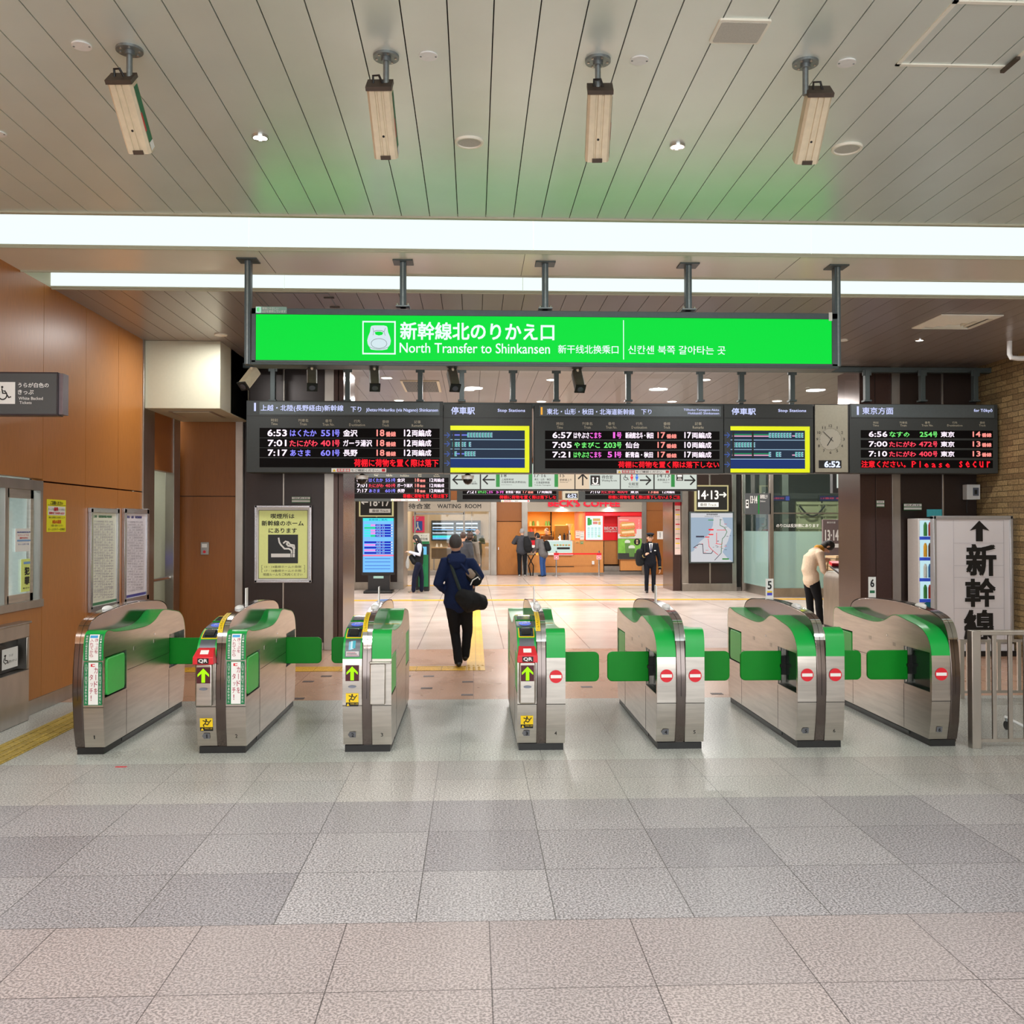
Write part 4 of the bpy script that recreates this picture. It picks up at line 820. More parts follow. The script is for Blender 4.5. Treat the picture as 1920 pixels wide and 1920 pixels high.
dep_board(PRb, YB, body=(388, 84, 1690, 690), bot=690, name_label='dark departure board for Tokyo, 6:56 on top, beside the clock', bar=lh,
    head=dict(strip=(400, 90, 1655, 200), bar=(450, 103, 467, 178), text=[('東京方面', 497, 111, 770, 174), ('for Tōkyō', 1477, 125, 1640, 160)]),
    labels=[('時刻', 'Time', 592, 645, 236), ('列車名', 'Train', 832, 888, 236), ('番号', 'Train No.', 1020, 1123, 236), ('行先', 'Destination', 1245, 1378, 236), ('番線', 'Track', 1524, 1582, 236)],
    strips=[(487, 314, 1645, 382), (487, 400, 1645, 468), (487, 486, 1645, 554), (487, 574, 1645, 644)],
    rows=[[('6:56', 555, 718, lw), ('なすの', 737, 913, lg), ('254', 1002, 1112, lg), ('号', 1117, 1157, lg), ('東京', 1187, 1306, lw), ('14', 1467, 1535, lo_), (N, 1547, 1632, lo_)],
          [('7:00', 555, 718, lw), ('たにがわ', 735, 970, lr), ('472', 996, 1110, lr), ('号', 1117, 1157, lr), ('東京', 1187, 1306, lw), ('13', 1467, 1535, lo_), (N, 1547, 1632, lo_)],
          [('7:10', 555, 716, lw), ('たにがわ', 735, 970, lr), ('400', 996, 1110, lr), ('号', 1117, 1157, lr), ('東京', 1187, 1306, lw), ('13', 1467, 1535, lo_), (N, 1547, 1632, lo_)]],
    scroll=[('注意ください。', 490, 880), ('P l e a s e', 932, 1265), ('s e c u r', 1350, 1620)])
def stop_panel(P, body, txt, yel, inner, rows, lab, arrows):
    c = P.box(*body)(.5, 0); t = thing('stop_station_panel', lab, 'display board', (c.x, YB, c.z), group='stop station panels')
    q = MB(); q.slab(P, *body, BD, .28); q.build('case', t, bevel=.004)
    q = MB(); q.rect(P, body[0] + 3, txt[4], body[2] - 3, txt[4] + 4, BLACK, .003); q.text('停車駅', P, *txt[0:4], lh, .004, bold=.02); q.text('Stop Stations', P, *txt[5:9], lh, .004, bold=.02); q.build('lettering', t, smooth=False)
    q = MB(); x0, y0, x1, y1 = yel; a0, a1, a2, a3 = inner
    q.slab(P, x0, y0, x1, a1, yelf, .01, .008); q.slab(P, x0, a3, x1, y1, yelf, .01, .008); q.slab(P, a2, a1, x1, a3, yelf, .01, .008); q.build('yellow_frame', t)
    q = MB(); scr = em('route_screen', (42, 56, 76), .85); scb = em('route_screen_blue', (34, 58, 118), .9); wl = em('route_line', (170, 210, 235), .9); cy = em('route_cyan', (120, 215, 205), .9); bl = em('route_blue', (120, 130, 240), 1.0); pk = em('route_pink', (250, 180, 215), .9); gr = em('route_green', (40, 160, 100), .9)
    q.slab(P, a0, a1, a2, a3, scr, .006, .004); h = (a3 - a1) / 4; q.rect(P, a0, a1 + 3 * h, a2, a3, scb, .005)
    for i in (1, 2, 3): q.rect(P, a0, a1 + i * h - 2, a2, a1 + i * h + 2, wl, .006)
    for (ri, kind, xa, xb) in rows:
        v = a1 + (ri + .5) * h
        if kind == 'line': q.rect(P, xa, v - 4, xb, v + 4, bl, .006)
        if kind == 'two': q.rect(P, xa, v - 8, xb, v - 2, gr, .006); q.rect(P, xa, v + 2, xb, v + 9, pk, .006)
        if kind == 'pk': q.rect(P, xa, v + 1, xb, v + 8, pk, .006)
        if kind == 'bar': q.rect(P, xa - 6, v - 25, xa + 6, v + 25 + (2 * h if xb else 0), INK, .007)
        if kind == 'sta':
            x = xa
            while x < xb:
                q.rect(P, x, v - 16, x + 7, v + 16, cy, .0065)
                for s in (-12, 0, 12): q.rect(P, x + 8, v + s - 4, x + 15, v + s + 4, wl, .0065)
                q.rect(P, x + 9, v - 15, x + 13, v + 15, INK, .006); x += 19
    q.build('route_display', t, smooth=False)
    q = MB()
    for v in arrows: q.line(P, [(a0 - 40, v), (a0 - 8, v)], 6, ARW, .004); q.line(P, [(a0 - 22, v - 16), (a0 - 6, v), (a0 - 22, v + 16)], 6, ARW, .0045)
    q.build('arrow', t, smooth=False); return t
stop_panel(PLb, (1322, 60, 1912, 524), (1372, 82, 1530, 132, 153, 1682, 95, 1865, 121), (1367, 208, 1893, 519), (1367, 238, 1863, 488),
    [(0, 'line', 1380, 1480), (0, 'sta', 1480, 1650), (1, 'sta', 1380, 1475), (1, 'sta', 1490, 1500), (2, 'line', 1380, 1460), (2, 'sta', 1462, 1535), (2, 'sta', 1395, 1405), (0, 'bar', 1388, 1), (0, 'bar', 1436, 1)],
    'stop station panel with yellow frame beside the Joetsu departure board', (270, 328, 395, 457))
stop_panel(PMb, (1284, 66, 1868, 515), (1332, 88, 1490, 132, 152, 1637, 95, 1820, 119), (1325, 208, 1843, 510), (1325, 235, 1812, 485),
    [(0, 'two', 1335, 1575), (0, 'sta', 1575, 1710), (0, 'pk', 1728, 1748), (0, 'sta', 1748, 1805), (1, 'sta', 1338, 1475), (2, 'two', 1335, 1575), (2, 'sta', 1575, 1590), (2, 'sta', 1622, 1660), (2, 'pk', 1728, 1748), (2, 'sta', 1748, 1805), (0, 'bar', 1343, 1), (0, 'bar', 1470, 1)],
    'stop station panel with yellow frame beside the analogue clock', (265, 328, 392, 457))
# clock
t = thing('station_clock', 'beige clock panel with round dial over a digital 6:52', 'clock', tuple(PRb.box(76, 85, 384, 688)(.5, 0)))
q = MB(); q.slab(PRb, 77, 84, 386, 688, BLACK, .26); q.slab(PRb, 84, 90, 372, 682, mat('clock_panel', (168, 164, 146), .4, .2, vary=.04), .01, .01); q.build('case', t, bevel=.003)
q = MB(); cx, cy_ = 218, 392; AS = 1.0
q.oval(PRb, cx, cy_, 96, 92, mat('clock_dial', (178, 174, 158), .5, vary=.02), .011, 40)
for i in range(60):
    a = 2 * math.pi * i / 60; r0 = 88 if i % 5 == 0 else 93; q.line(PRb, [(cx + r0 * math.sin(a), cy_ - r0 * math.cos(a)), (cx + 97 * math.sin(a), cy_ - 97 * math.cos(a))], 2.5, INK, .012)
for i in range(1, 13):
    a = 2 * math.pi * i / 12; x, y = cx + 117 * math.sin(a), cy_ - 117 * math.cos(a); wd = 8 if i < 10 and i != 1 else 14
    if i == 1: wd = 2.2
    q.text(str(i), PRb, x - wd, y - 12, x + wd, y + 12, INK, .012, bold=.01)
q.build('dial', t, smooth=False)
q = MB(); q.line(PRb, [(232, 376), (190, 447)], 7, INK, .016); q.build('hour_hand', t, smooth=False)
q = MB(); q.line(PRb, [(240, 410), (155, 328)], 5, INK, .020); q.build('minute_hand', t, smooth=False)
q = MB(); q.slab(PRb, 115, 577, 314, 646, BLACK, .006, .012); q.text('6:52', PRb, 163, 584, 303, 640, em('digits_white', (225, 232, 255), 1.2), .014, bold=.05); q.build('digital_display', t, smooth=False)
# hanger posts from the header down to the boards
for i, px in enumerate((512, 652, 788, 866, 962, 1043, 1178, 1313, 1390, 1485, 1625, 1729, 1828)):
    a, c = at(px, 688, Y=12.65), at(px, 757, Y=12.65); q = MB(); q.box(a.x - .032, 12.62, c.z + .03, a.x + .032, 12.7, zt_ + .0, DGREY); q.box(a.x - .06, 12.63, zt_ - .08, a.x + .06, 12.66, zt_ - .0, DGREY); q.box(a.x - .05, 12.6, c.z + .025, a.x + .05, 12.72, c.z + .05, DGREY)
    nm = ('above the left end of the Joetsu board', 'left of the third sign camera', 'right of the second glass edge', 'above the left stop station panel', 'left of the middle board', 'above the left end of the Tohoku board', 'right of the rightmost sign camera', 'above the right end of the Tohoku board', 'above the right stop station panel', 'left of the clock', 'above the left end of the Tokyo board', 'above the middle of the Tokyo board', 'above the right end of the Tokyo board')[i]
    q.build('board_hanger', loc=(a.x, 12.65, c.z), bevel=.003, label='dark steel hanger post ' + nm, cat='hanger', group='steel posts carrying the departure boards')
# dome cameras below the boards
for px, lab in ((679, 'below the Joetsu departure board'), (877, 'below the left stop station panel')):
    p = at(px, 891.5, Y=12.62); t = thing('dome_camera', 'white ceiling-type dome camera with dark bowl hanging ' + lab, 'camera', tuple(p)); q = MB(); q.cyl(p + V((0, 0, .0)), p + V((0, 0, -.05)), .085, WHITE, r1=.078, n=24); q.build('housing', t); q = MB(); q.ell(p + V((0, 0, -.05)), (.066, .066, .075), mat('dome_smoke', (40, 38, 36), .1, vary=.1)); q.build('dome', t)

# ================================================================== THINGS ON THE LEFT WALL
WL = Pl(X=XL, o=(0, 680), k=4.174, off=0)
# hanging wheelchair sign
YH = 7.2; H = Pl(Y=YH, o=(0, 680), k=4.174)
c = H.box(-300, 70, 470, 415)(.5, 1); t = thing('hanging_sign', 'dark grey sign with wheelchair symbol reading White Backed Tickets', 'sign', (XL, YH, c.z - .3))
f = H.box(-260, 72, 452, 412); l, r_ = f(0, 0), f(1, 1); q = MB(); q.box(XL, YH, l.z, r_.x, YH + .1, r_.z, mat('sign_rim', (60, 52, 56), .35, .3, vary=.05)); q.box(XL, YH + .02, l.z + .01, r_.x + .03, YH + .12, r_.z - .005, mat('sign_rim_side', (118, 106, 112), .35, .3, vary=.05)); q.build('case', t, bevel=.003)
q = MB(); q.slab(H, -250, 84, 443, 400, mat('sign_face_grey', (78, 82, 84), .4, vary=.02), .004, .003); q.build('face', t)
q = MB(); q.rect(H, -60, 152, 121, 323, WHITEP, .005)
n = 20; ar = [(25 + 32 * math.cos(R(a)), 255 + 34 * math.sin(R(a))) for a in range(-60, 240, 18)]; q.line(H, ar, 9, INK, .006); q.oval(H, 20, 192, 9, 9, INK, .006)
q.line(H, [(18, 205), (24, 240), (52, 242), (72, 274), (88, 268)], 9, INK, .0065); q.line(H, [(22, 222), (45, 222)], 7, INK, .0065); q.build('wheelchair_pictogram', t, smooth=False)
q = MB(); q.text('うらが白色の', H, 145, 158, 385, 196, WHITEP, .005, bold=.02); q.text('きっぷ', H, 143, 212, 266, 250, WHITEP, .005, bold=.02); q.text('White Backed', H, 148, 268, 338, 292, WHITEP, .005, bold=.015); q.text('Tickets', H, 154, 302, 250, 324, WHITEP, .005, bold=.015); q.build('lettering', t, smooth=False)
# notices
def paper(pl, x0, y0, x1, y1, m, lab, cat='notice', extra=None, name='paper_notice', grp=None):
    q = MB(); q.slab(pl, x0, y0, x1, y1, m, .002, .003)
    if extra: extra(q)
    c = pl.box(x0, y0, x1, y1)(.5, 0); return q.build(name, loc=tuple(c), label=lab, cat=cat, smooth=False, group=grp)
def ex(q):
    q.rect(WL, 372, 1125, 508, 1195, WHITEP, .004); q.text('ご注意ください', WL, 392, 1083, 488, 1112, INK, .004, bold=.02); q.rect(WL, 370, 1115, 512, 1118, INK, .004)
    q.text('きっぷを紛失された場合は', WL, 374, 1140, 508, 1158, INK, .005, res=1); q.text('紛失', WL, 418, 1130, 452, 1162, RED, .006, bold=.03); q.text('乗車をうかがいます', WL, 380, 1168, 500, 1188, RED, .005, bold=.02)
    q.text('無札乗車は法律により', WL, 378, 1204, 505, 1220, INK, .005, res=1); q.text('3倍の運賃', WL, 405, 1230, 474, 1260, mat('orange_ink', (225, 110, 20), .5, vary=.02), .005, bold=.03); q.text('お買い求めください', WL, 395, 1266, 490, 1284, INK, .005, res=1); q.text('きっぷはもう一度確認', WL, 374, 1294, 505, 1314, INK, .005, res=1)
paper(WL, 364, 1072, 513, 1324, mat('notice_yellow', (238, 235, 10), .5, vary=.02), 'bright yellow notice with black and red writing taped to the wooden wall', extra=ex)
def tframe(px0, py0, px1, py1, col, lab):
    P = Pl(X=XL); c = P.box(px0, py0, px1, py1)(.5, 0); t = thing('timetable_frame', lab, 'framed timetable', tuple(c), group='framed timetables on the wooden wall')
    q = MB(); w_ = 4
    for u_ in ((px0, py0, px1, py0 + 9), (px0, py1 - 10, px1, py1), (px0, py0, px0 + w_, py1), (px1 - w_, py0, px1, py1)): q.slab(P, *u_, mat('frame_alu', (200, 200, 205), .25, .8, vary=.04), .035, .035)
    q.build('frame', t, bevel=.004); q = MB(); q.slab(P, px0 + 1, py0 + 2, px1 - 1, py1 - 2, mat('timetable_%d' % px0, col, .35, vary=.02), .01, .018)
    acc = mat('accent_%d' % px0, (60, 130, 90) if px0 < 200 else (70, 70, 150), .5, vary=.05); q.rect(P, px0 + 4, py1 - 16, px1 - 4, py1 - 11, acc, .019); q.text('上越・北陸新幹線 時刻表' if px0 < 200 else '東北・山形・秋田新幹線', P, px0 + 7, py0 + 13, px1 - 12, py0 + 18, acc, .019, bold=.02, res=1)
    g = mat('table_grey', (196, 196, 204), .5, vary=.05); g2 = mat('table_ink', (142, 140, 158), .5, vary=.1); yy = py0 + 23; k = 0
    while yy < py1 - 22:
        if k in (0, 14, 26): q.text('下り発車時刻 平日 土休日', P, px0 + 8, yy, px1 - 10, yy + 4, g2, .019, res=1)
        else:
            q.rect(P, px0 + 7, yy + 3.6, px1 - 8, yy + 4.0, g, .019)
            for j in range(9):
                xx = px0 + 8 + j * (px1 - px0 - 18) / 9
                if (k * 7 + j * 5) % 11 < 8: q.text(str((k * 13 + j * 17) % 59 + 10), P, xx, yy + .4, xx + (px1 - px0) * .07, yy + 3, g2, .019, res=1)
        yy += 4.9; k += 1
    for j in range(10): xx = px0 + 7 + j * (px1 - px0 - 15) / 9; q.rect(P, xx, py0 + 30, xx + .4, py1 - 24, g, .0188)
    q.build('timetable', t, smooth=False)
tframe(164.5, 953, 218.5, 1143, (232, 238, 222), 'framed green-edged timetable on the wooden wall, left of the two')
tframe(228, 954, 274.5, 1129, (236, 234, 244), 'framed blue-edged timetable on the wooden wall, right of the two')
WW = Pl(X=XL - .02)
def ex2(q):
    q.text('新幹線特急券', WW, 31, 996.5, 56, 999, mat('ink_blue', (60, 90, 170), .5, vary=.05), .005, res=1, bold=.02); q.text('ICカードでは', WW, 33, 1002, 53, 1005, RED, .005, res=1); q.text('乗車できません', WW, 36, 1007, 51, 1010, RED, .005, res=1, bold=.02); q.rect(WW, 31, 1012, 56, 1015, mat('band_blue', (120, 165, 215), .5, vary=.05), .005); q.text('きっぷ売り場', WW, 33, 1019, 53, 1022, mat('ink_blue'if 0 else 'ink_blue2', (60, 90, 170), .5, vary=.05), .005, res=1)
paper(WW, 28, 991, 58, 1034, WHITEP, 'white notice with blue and red print on the counter window', extra=ex2)
def ex3(q): q.rect(WW, 43.5, 1053, 56, 1057.5, mat('band_blue', (120, 165, 215), .5), .004); q.text('犯', WW, 45, 1063, 54, 1078, INK, .005, bold=.04); q.text('罪', WW, 45, 1081, 54, 1096, INK, .005, bold=.04); q.text('警戒中', WW, 42, 1101, 54, 1104, INK, .005, res=1)
paper(WW, 39, 1048, 60, 1109, mat('notice_lime', (225, 240, 130), .5, vary=.03), 'narrow yellow and white notice with bold black characters on the counter window', extra=ex3)
# steel ticket return unit at the left edge
X1 = XL + .10; a, c = at(55, 1168, X=X1), at(55, 1345, X=X1); t = thing('ticket_machine', 'steel machine with black slot and wheelchair label built into the wall at far left', 'ticket machine', (X1, 7.6, 0))
q = MB(); y1, y0 = at(55, 1250, X=X1).y, 5.6; zt2 = .86; s0, s1 = at(30, 1200, X=X1).z, at(30, 1262, X=X1).z; ye = at(51, 1230, X=X1).y
q.box(XL + .002, y0, .0, X1, y1, s1, STEELH); q.box(XL + .002, y0, s0, X1, y1, zt2, STEELH); q.box(XL + .002, ye, s1, X1, y1, s0, STEELH); q.box(XL + .002, y0, s1, XL + .015, ye, s0, BLACK); q.box(XL + .002, y0 - .0, zt2 - .01, X1 + .015, y1 + .015, zt2 + .01, STEELH); q.build('cabinet', t, bevel=.006)
q = MB(); ps = [(XL + .02, y, z) for y, z in ((7.0, s1 + .0), (8.0, s1 + .0), (8.12, s1 + .08), (8.12, s0 - .05), (8.0, s0 - .0), (7.0, s0))]; q.prism(ps, (.05, 0, 0), BLACK); q.build('slot_panel', t, bevel=.006, solid=True)
q = MB(); PX = Pl(X=XL + .071); q.rect(PX, 3, 1215, 33, 1253, WHITEP, .002); q.oval(PX, 9, 1230, 2, 2, INK, .003); q.line(PX, [(9, 1232), (9, 1238), (13, 1239), (14, 1244)], 1.6, INK, .003); q.line(PX, [(7, 1235), (6, 1241), (9, 1245), (12, 1243)], 1.3, INK, .003); q.text('うらが', PX, 16, 1226, 24, 1231, INK, .003, res=1); q.text('白色のきっぷ', PX, 15, 1236, 31, 1241, INK, .003, res=1); q.build('label_sticker', t, smooth=False)
# call button plate
PY = Pl(Y=YG - .01, o=(0, 680), k=4.174); t = thing('call_button', 'small steel intercom plate with white label and red button on the orange panel', 'intercom', tuple(PY.box(1572, 1405, 1636, 1503)(.5, 0)))
q = MB(); q.slab(PY, 1572, 1405, 1636, 1503, STEELH, .02, .012); q.build('plate', t, bevel=.003); q = MB(); q.rect(PY, 1582, 1418, 1622, 1446, WHITEP, .014); q.build('name_card', t); q = MB(); f = PY.box(1590, 1468, 1614, 1492); cc = f(.5, .5); q.cyl(cc, cc + V((0, -.02, 0)), .02, RED, n=16); q.build('button', t)
# smoking notice on the black pillar
PS = Pl(Y=YG - .02, o=(440, 680), k=4.3643); t = thing('smoking_poster', 'pale yellow framed smoking area poster with cigarette symbol on the black pillar', 'poster', tuple(PS.box(165, 1170, 630, 1800)(.5, 0)))
q = MB()
al = mat('frame_alu', (200, 200, 205), .25, .8)
for u_ in ((165, 1168, 632, 1188), (165, 1778, 632, 1800), (165, 1168, 186, 1800), (611, 1168, 632, 1800)): q.slab(PS, *u_, al, .03, .03)
q.build('frame', t, bevel=.005); q = MB(); ylp = mat('paper_lime', (224, 232, 150), .5, emit=(224, 232, 150), es=.12, vary=.02)
q.slab(PS, 180, 1182, 617, 1788, WHITEP, .008, .012); q.rect(PS, 196, 1206, 600, 1768, INK, .013); q.rect(PS, 200, 1210, 596, 1764, ylp, .014)
q.text('喫煙所は', PS, 297, 1236, 490, 1276, INK, .015, bold=.02); q.text('新幹線のホーム', PS, 222, 1292, 566, 1336, INK, .015, bold=.02); q.text('にあります', PS, 280, 1354, 510, 1394, INK, .015, bold=.02)
q.rect(PS, 275, 1407, 520, 1642, mat('pictogram_ground', (30, 32, 34), .4, vary=.05), .015); q.rect(PS, 300, 1562, 458, 1592, WHITEP, .016); q.rect(PS, 463, 1562, 470, 1592, WHITEP, .016); q.rect(PS, 476, 1562, 494, 1592, WHITEP, .016)
q.line(PS, [(487, 1556), (486, 1520), (470, 1502), (440, 1498), (428, 1484), (440, 1470)], 14, WHITEP, .016); q.line(PS, [(468, 1556), (466, 1535), (445, 1522), (410, 1522), (380, 1490), (368, 1470), (362, 1436)], 13, WHITEP, .0165)
q.line(PS, [(402, 1476), (418, 1462), (440, 1468), (456, 1488), (488, 1494), (492, 1520)], 12, WHITEP, .0163)
for s, v in (('13・14番線ホームの南側', 1660), ('17・18番線ホームの北側', 1692)): q.text(s, PS, 248, v, 545, v + 20, INK, .015, res=1); q.line(PS, [(230, v - 2), (222, v - 2), (222, v + 22), (230, v + 22)], 2, INK, .015); q.line(PS, [(568, v - 2), (576, v - 2), (576, v + 22), (568, v + 22)], 2, INK, .015)
q.text('喫煙ルームをご利用ください', PS, 236, 1722, 556, 1744, INK, .015, res=1); q.build('poster', t, smooth=False)
def smallplate(pl, x0, y0, x1, y1, lab):
    t = thing('id_plate', lab, 'plate', tuple(pl.box(x0, y0, x1, y1)(.5, 0))); q = MB(); q.slab(pl, x0, y0, x1, y1, mat('plate_green', (40, 110, 60), .5, vary=.05), .006, .006); q.build('plate', t); q = MB(); m_ = (y0 + y1) / 2; q.rect(pl, x0 + .5, y0 + .8, x1 - .5, m_ - .8, WHITEP, .007); q.rect(pl, x0 + .5, m_ + .8, x1 - .5, y1 - 1.5, WHITEP, .007); q.text('消火栓', pl, x0 + 3, y0 + 1.6, x1 - 3, m_ - 1.6, INK, .008, res=1); q.build('print', t, smooth=False)
smallplate(Pl(Y=YG), 547, 931, 582, 943, 'small green and white plate above the smoking poster')
smallplate(Pl(Y=YG - .0), 1643, 938, 1658, 951, 'small pale plate on the brown pillar under the clock side')
smallplate(Pl(Y=YG), 1694, 944, 1728, 957, 'small green and white plate on the black pillar above the vending machine')
PR2 = Pl(Y=YG); t = thing('wall_box', 'white electrical box with a dark window on the black pillar at right', 'electrical box', tuple(PR2.box(1806, 909, 1831, 937)(.5, 0)))
q = MB(); q.slab(PR2, 1806, 909, 1831, 937, WHITE, .12, .1); q.build('box', t, bevel=.006); q = MB(); q.rect(PR2, 1817, 915, 1828, 930, mat('sensor_grey', (120, 126, 140), .2, .3), .103); q.rect(PR2, 1820, 919, 1825, 927, BLACK, .105); q.build('window', t); q = MB(); q.tube([PR2.p(1810, 937) + V((0, -.05, 0)), PR2.p(1810, 950) + V((0, -.03, 0)), PR2.p(1811, 962) + V((0, -.03, 0))], .006, BLACK, n=6); q.build('cable', t)

# ================================================================== RIGHT SIDE: SIGN BOARD, VENDING MACHINE, RAILINGS
YW = 12.1; PW = Pl(Y=YW); xa, xb = at(1751, 1100, Y=YW).x, 7.08; zt3, zb3 = at(1830, 967, Y=YW).z, at(1830, 1208, Y=YW).z
t = thing('standing_sign', 'large white standing signboard with black arrow and vertical characters at far right', 'sign', ((xa + xb) / 2, YW, 0))
al2 = mat('frame_silver', (190, 192, 196), .3, .6, vary=.03); whb = mat('board_white', (226, 224, 228), .45, vary=.02, vscale=3)
q = MB()
for u_ in ((xa, zt3 - .05, xb, zt3), (xa, zb3, xb, zb3 + .04)): q.box(u_[0], YW, u_[1], u_[2], YW + .1, u_[3], al2)
for x in (xa, xb - .045): q.box(x, YW, zb3, x + .045, YW + .1, zt3, al2)
q.build('frame', t, bevel=.01); q = MB(); q.box(xa + .03, YW + .015, zb3 + .02, xb - .03, YW + .085, zt3 - .03, whb); q.box(xa + .0, YW + .01, .07, xb, YW + .09, zb3, whb); q.build('panel', t)
q = MB(); q.box(xa - .02, YW - .02, 0.0, xb + .02, YW + .14, .07, BLACK); q.build('base', t, bevel=.005)
q = MB(); Pq = Pl(Y=YW + .01); q.shape(Pq, [(1836, 976), (1855, 995), (1842.5, 992), (1842.5, 1015), (1829.5, 1015), (1829.5, 992), (1818, 995)], INK, .003)
q.text('新', Pq, 1811, 1020, 1868, 1080, INK, .003, bold=.035, res=3); q.text('幹', Pq, 1809, 1084, 1867, 1138, INK, .003, bold=.035, res=3); q.text('線', Pq, 1807, 1143, 1865, 1202, INK, .003, bold=.035, res=3); q.build('lettering', t, smooth=False)
q = MB(); seam = mat('paper_seam', (196, 194, 200), .5, vary=.05)
for y in (1018, 1060, 1082, 1140): q.rect(Pq, 1788, y, 1882, y + .8, seam, .0025)
for x in (1788, 1882): q.rect(Pq, x, 975, x + .8, 1205, seam, .0025)
q.build('paper_joint', t, smooth=False)
# vending machine
YV = 12.75; PV = Pl(Y=YV); x0, x1 = at(1722, 1050, Y=YV).x, 6.9; t = thing('vending_machine', 'white drinks vending machine with lit display half hidden behind the standing signboard', 'vending machine', (x0 + .4, YV, 0))
z1 = at(1722, 972, Y=YV).z; q = MB(); q.box(x0, YV, .04, x1, YV + .33, z1, WHITE); q.build('cabinet', t, bevel=.01)
q = MB(); q.slab(PV, 1725, 976, 1752, 1125, em('vending_glow', (196, 232, 240), .95), .004, .003); q.build('display_window', t)
vcols = [(60, 150, 70), (200, 60, 50), (240, 180, 40), (90, 60, 40), (220, 230, 225), (60, 120, 180)]
for r_ in range(4):
    yb = 1006 + r_ * 39; q = MB(); q.slab(PV, 1724, yb, 1752, yb + 6, mat('price_blue', (50, 80, 200), .5, emit=(50, 80, 200), es=.4, vary=.1), .012, .01); q.build('price_strip', t)
    for j in range(2):
        q = MB(); cxx = at(1733 + j * 9, yb - 10, Y=YV).x; zz = at(1733, yb - 1, Y=YV).z; m_ = mat('drink_%d' % ((r_ * 2 + j) % 6), vcols[(r_ * 2 + j) % 6], .35, vary=.1)
        q.cyl((cxx, YV - .03, zz), (cxx, YV - .03, zz + .15), .024, m_, n=14); q.cyl((cxx, YV - .03, zz + .15), (cxx, YV - .03, zz + .19), .024, m_, r1=.011, n=14); q.build('sample_bottle', t)
q = MB(); Lp = [(1737, 955), (1763, 953), (1765, 968), (1739, 971)]; q.slab(PV, 1738, 955, 1765, 969, mat('panel_teal', (30, 90, 100), .4, emit=(60, 150, 150), es=.35, vary=.1), .03, .02); q.text('PRICE', PV, 1741, 959, 1762, 965, em('letters_pink', (250, 190, 190), .8), .022, bold=.02, res=1) if 0 else None; q.build('top_panel', t, bevel=.003)
q = MB(); q.oval(PV, 1742, 1141, 14, 13, mat('swirl_teal', (40, 140, 160), .5, vary=.05), .005); q.build('decal', t)
# front railing
RS = mat('rail_steel', (186, 180, 172), .35, .9, vary=.08, vscale=10, stretch=(1, 1, .3))
yr = 7.12; t = thing('railing', 'brushed steel barrier railing at the right, in front of the standing signboard', 'railing', (at(1827, 1400, Y=yr).x, yr, 0)); xp = at(1827, 1300, Y=yr).x
q = MB(); q.box(xp - .036, yr - .036, 0, xp + .036, yr + .036, .9, RS); q.build('post', t, bevel=.004)
q = MB(); q.box(xp + .03, yr - .03, .865, xp + 2.6, yr + .03, .9, RS); q.build('top_rail', t, bevel=.004); q = MB(); q.box(xp + .03, yr - .012, at(1880, 1388, Y=yr).z - .012, xp + 2.6, yr + .012, at(1880, 1388, Y=yr).z + .012, RS); q.build('bottom_rail', t)
for i, px in enumerate((1864, 1894, 1923, 1953, 1983)):
    xx = at(px, 1290, Y=yr).x; q = MB(); q.box(xx - .016, yr - .01, at(1880, 1388, Y=yr).z, xx + .016, yr + .01, .87, RS); q.build('bar', t, bevel=.002)
q = MB(); q.box(xp + 2.6, yr - .036, 0, xp + 2.67, yr + .036, .9, RS); q.build('post', t)
yr2 = 9.15; t = thing('railing', 'low steel railing farther back at the right, seen through the front railing', 'railing', (at(1815, 1300, Y=yr2).x, yr2, 0)); zc = at(1860, 1297, Y=yr2).z
q = MB(); q.box(at(1801, 1297, Y=yr2).x, yr2 - .015, zc - .012, 6.9, yr2 + .015, zc + .012, RS); q.build('bottom_rail', t); q = MB(); q.box(at(1801, 1297, Y=yr2).x, yr2 - .015, .555, 6.9, yr2 + .015, .58, RS); q.build('top_rail', t)
for px in (1816, 1853, 1873, 1911, 1931, 1969): xx = at(px, 1297, Y=yr2).x; q = MB(); q.box(xx - .017, yr2 - .012, zc, xx + .017, yr2 + .012, .56, RS); q.build('bar', t)
for xx in (at(1803, 1300, Y=yr2).x, 6.85): q = MB(); q.box(xx - .02, yr2 - .02, 0, xx + .02, yr2 + .02, .58, RS); q.build('post', t)
t = thing('folding_stand', 'folded white metal stand with a black caster on the floor behind the railing', 'stand', tuple(at(1890, 1362, Z=0)))
a, c = at(1884, 1348, Y=7.75), at(1960, 1382, Y=7.75); q = MB(); q.tube([a + V((0, 0, .02)), c], .012, WHITE, n=8); q.build('bar', t); q = MB(); p = at(1888, 1358, Y=7.75); q.cyl((p.x - .012, p.y, .035), (p.x + .012, p.y, .035), .035, BLACK, n=18); q.build('caster', t)
q = MB(); q.tube([V((p.x, p.y, .05)), a + V((.01, 0, .02))], .01, GALV, n=8); q.build('bracket', t)

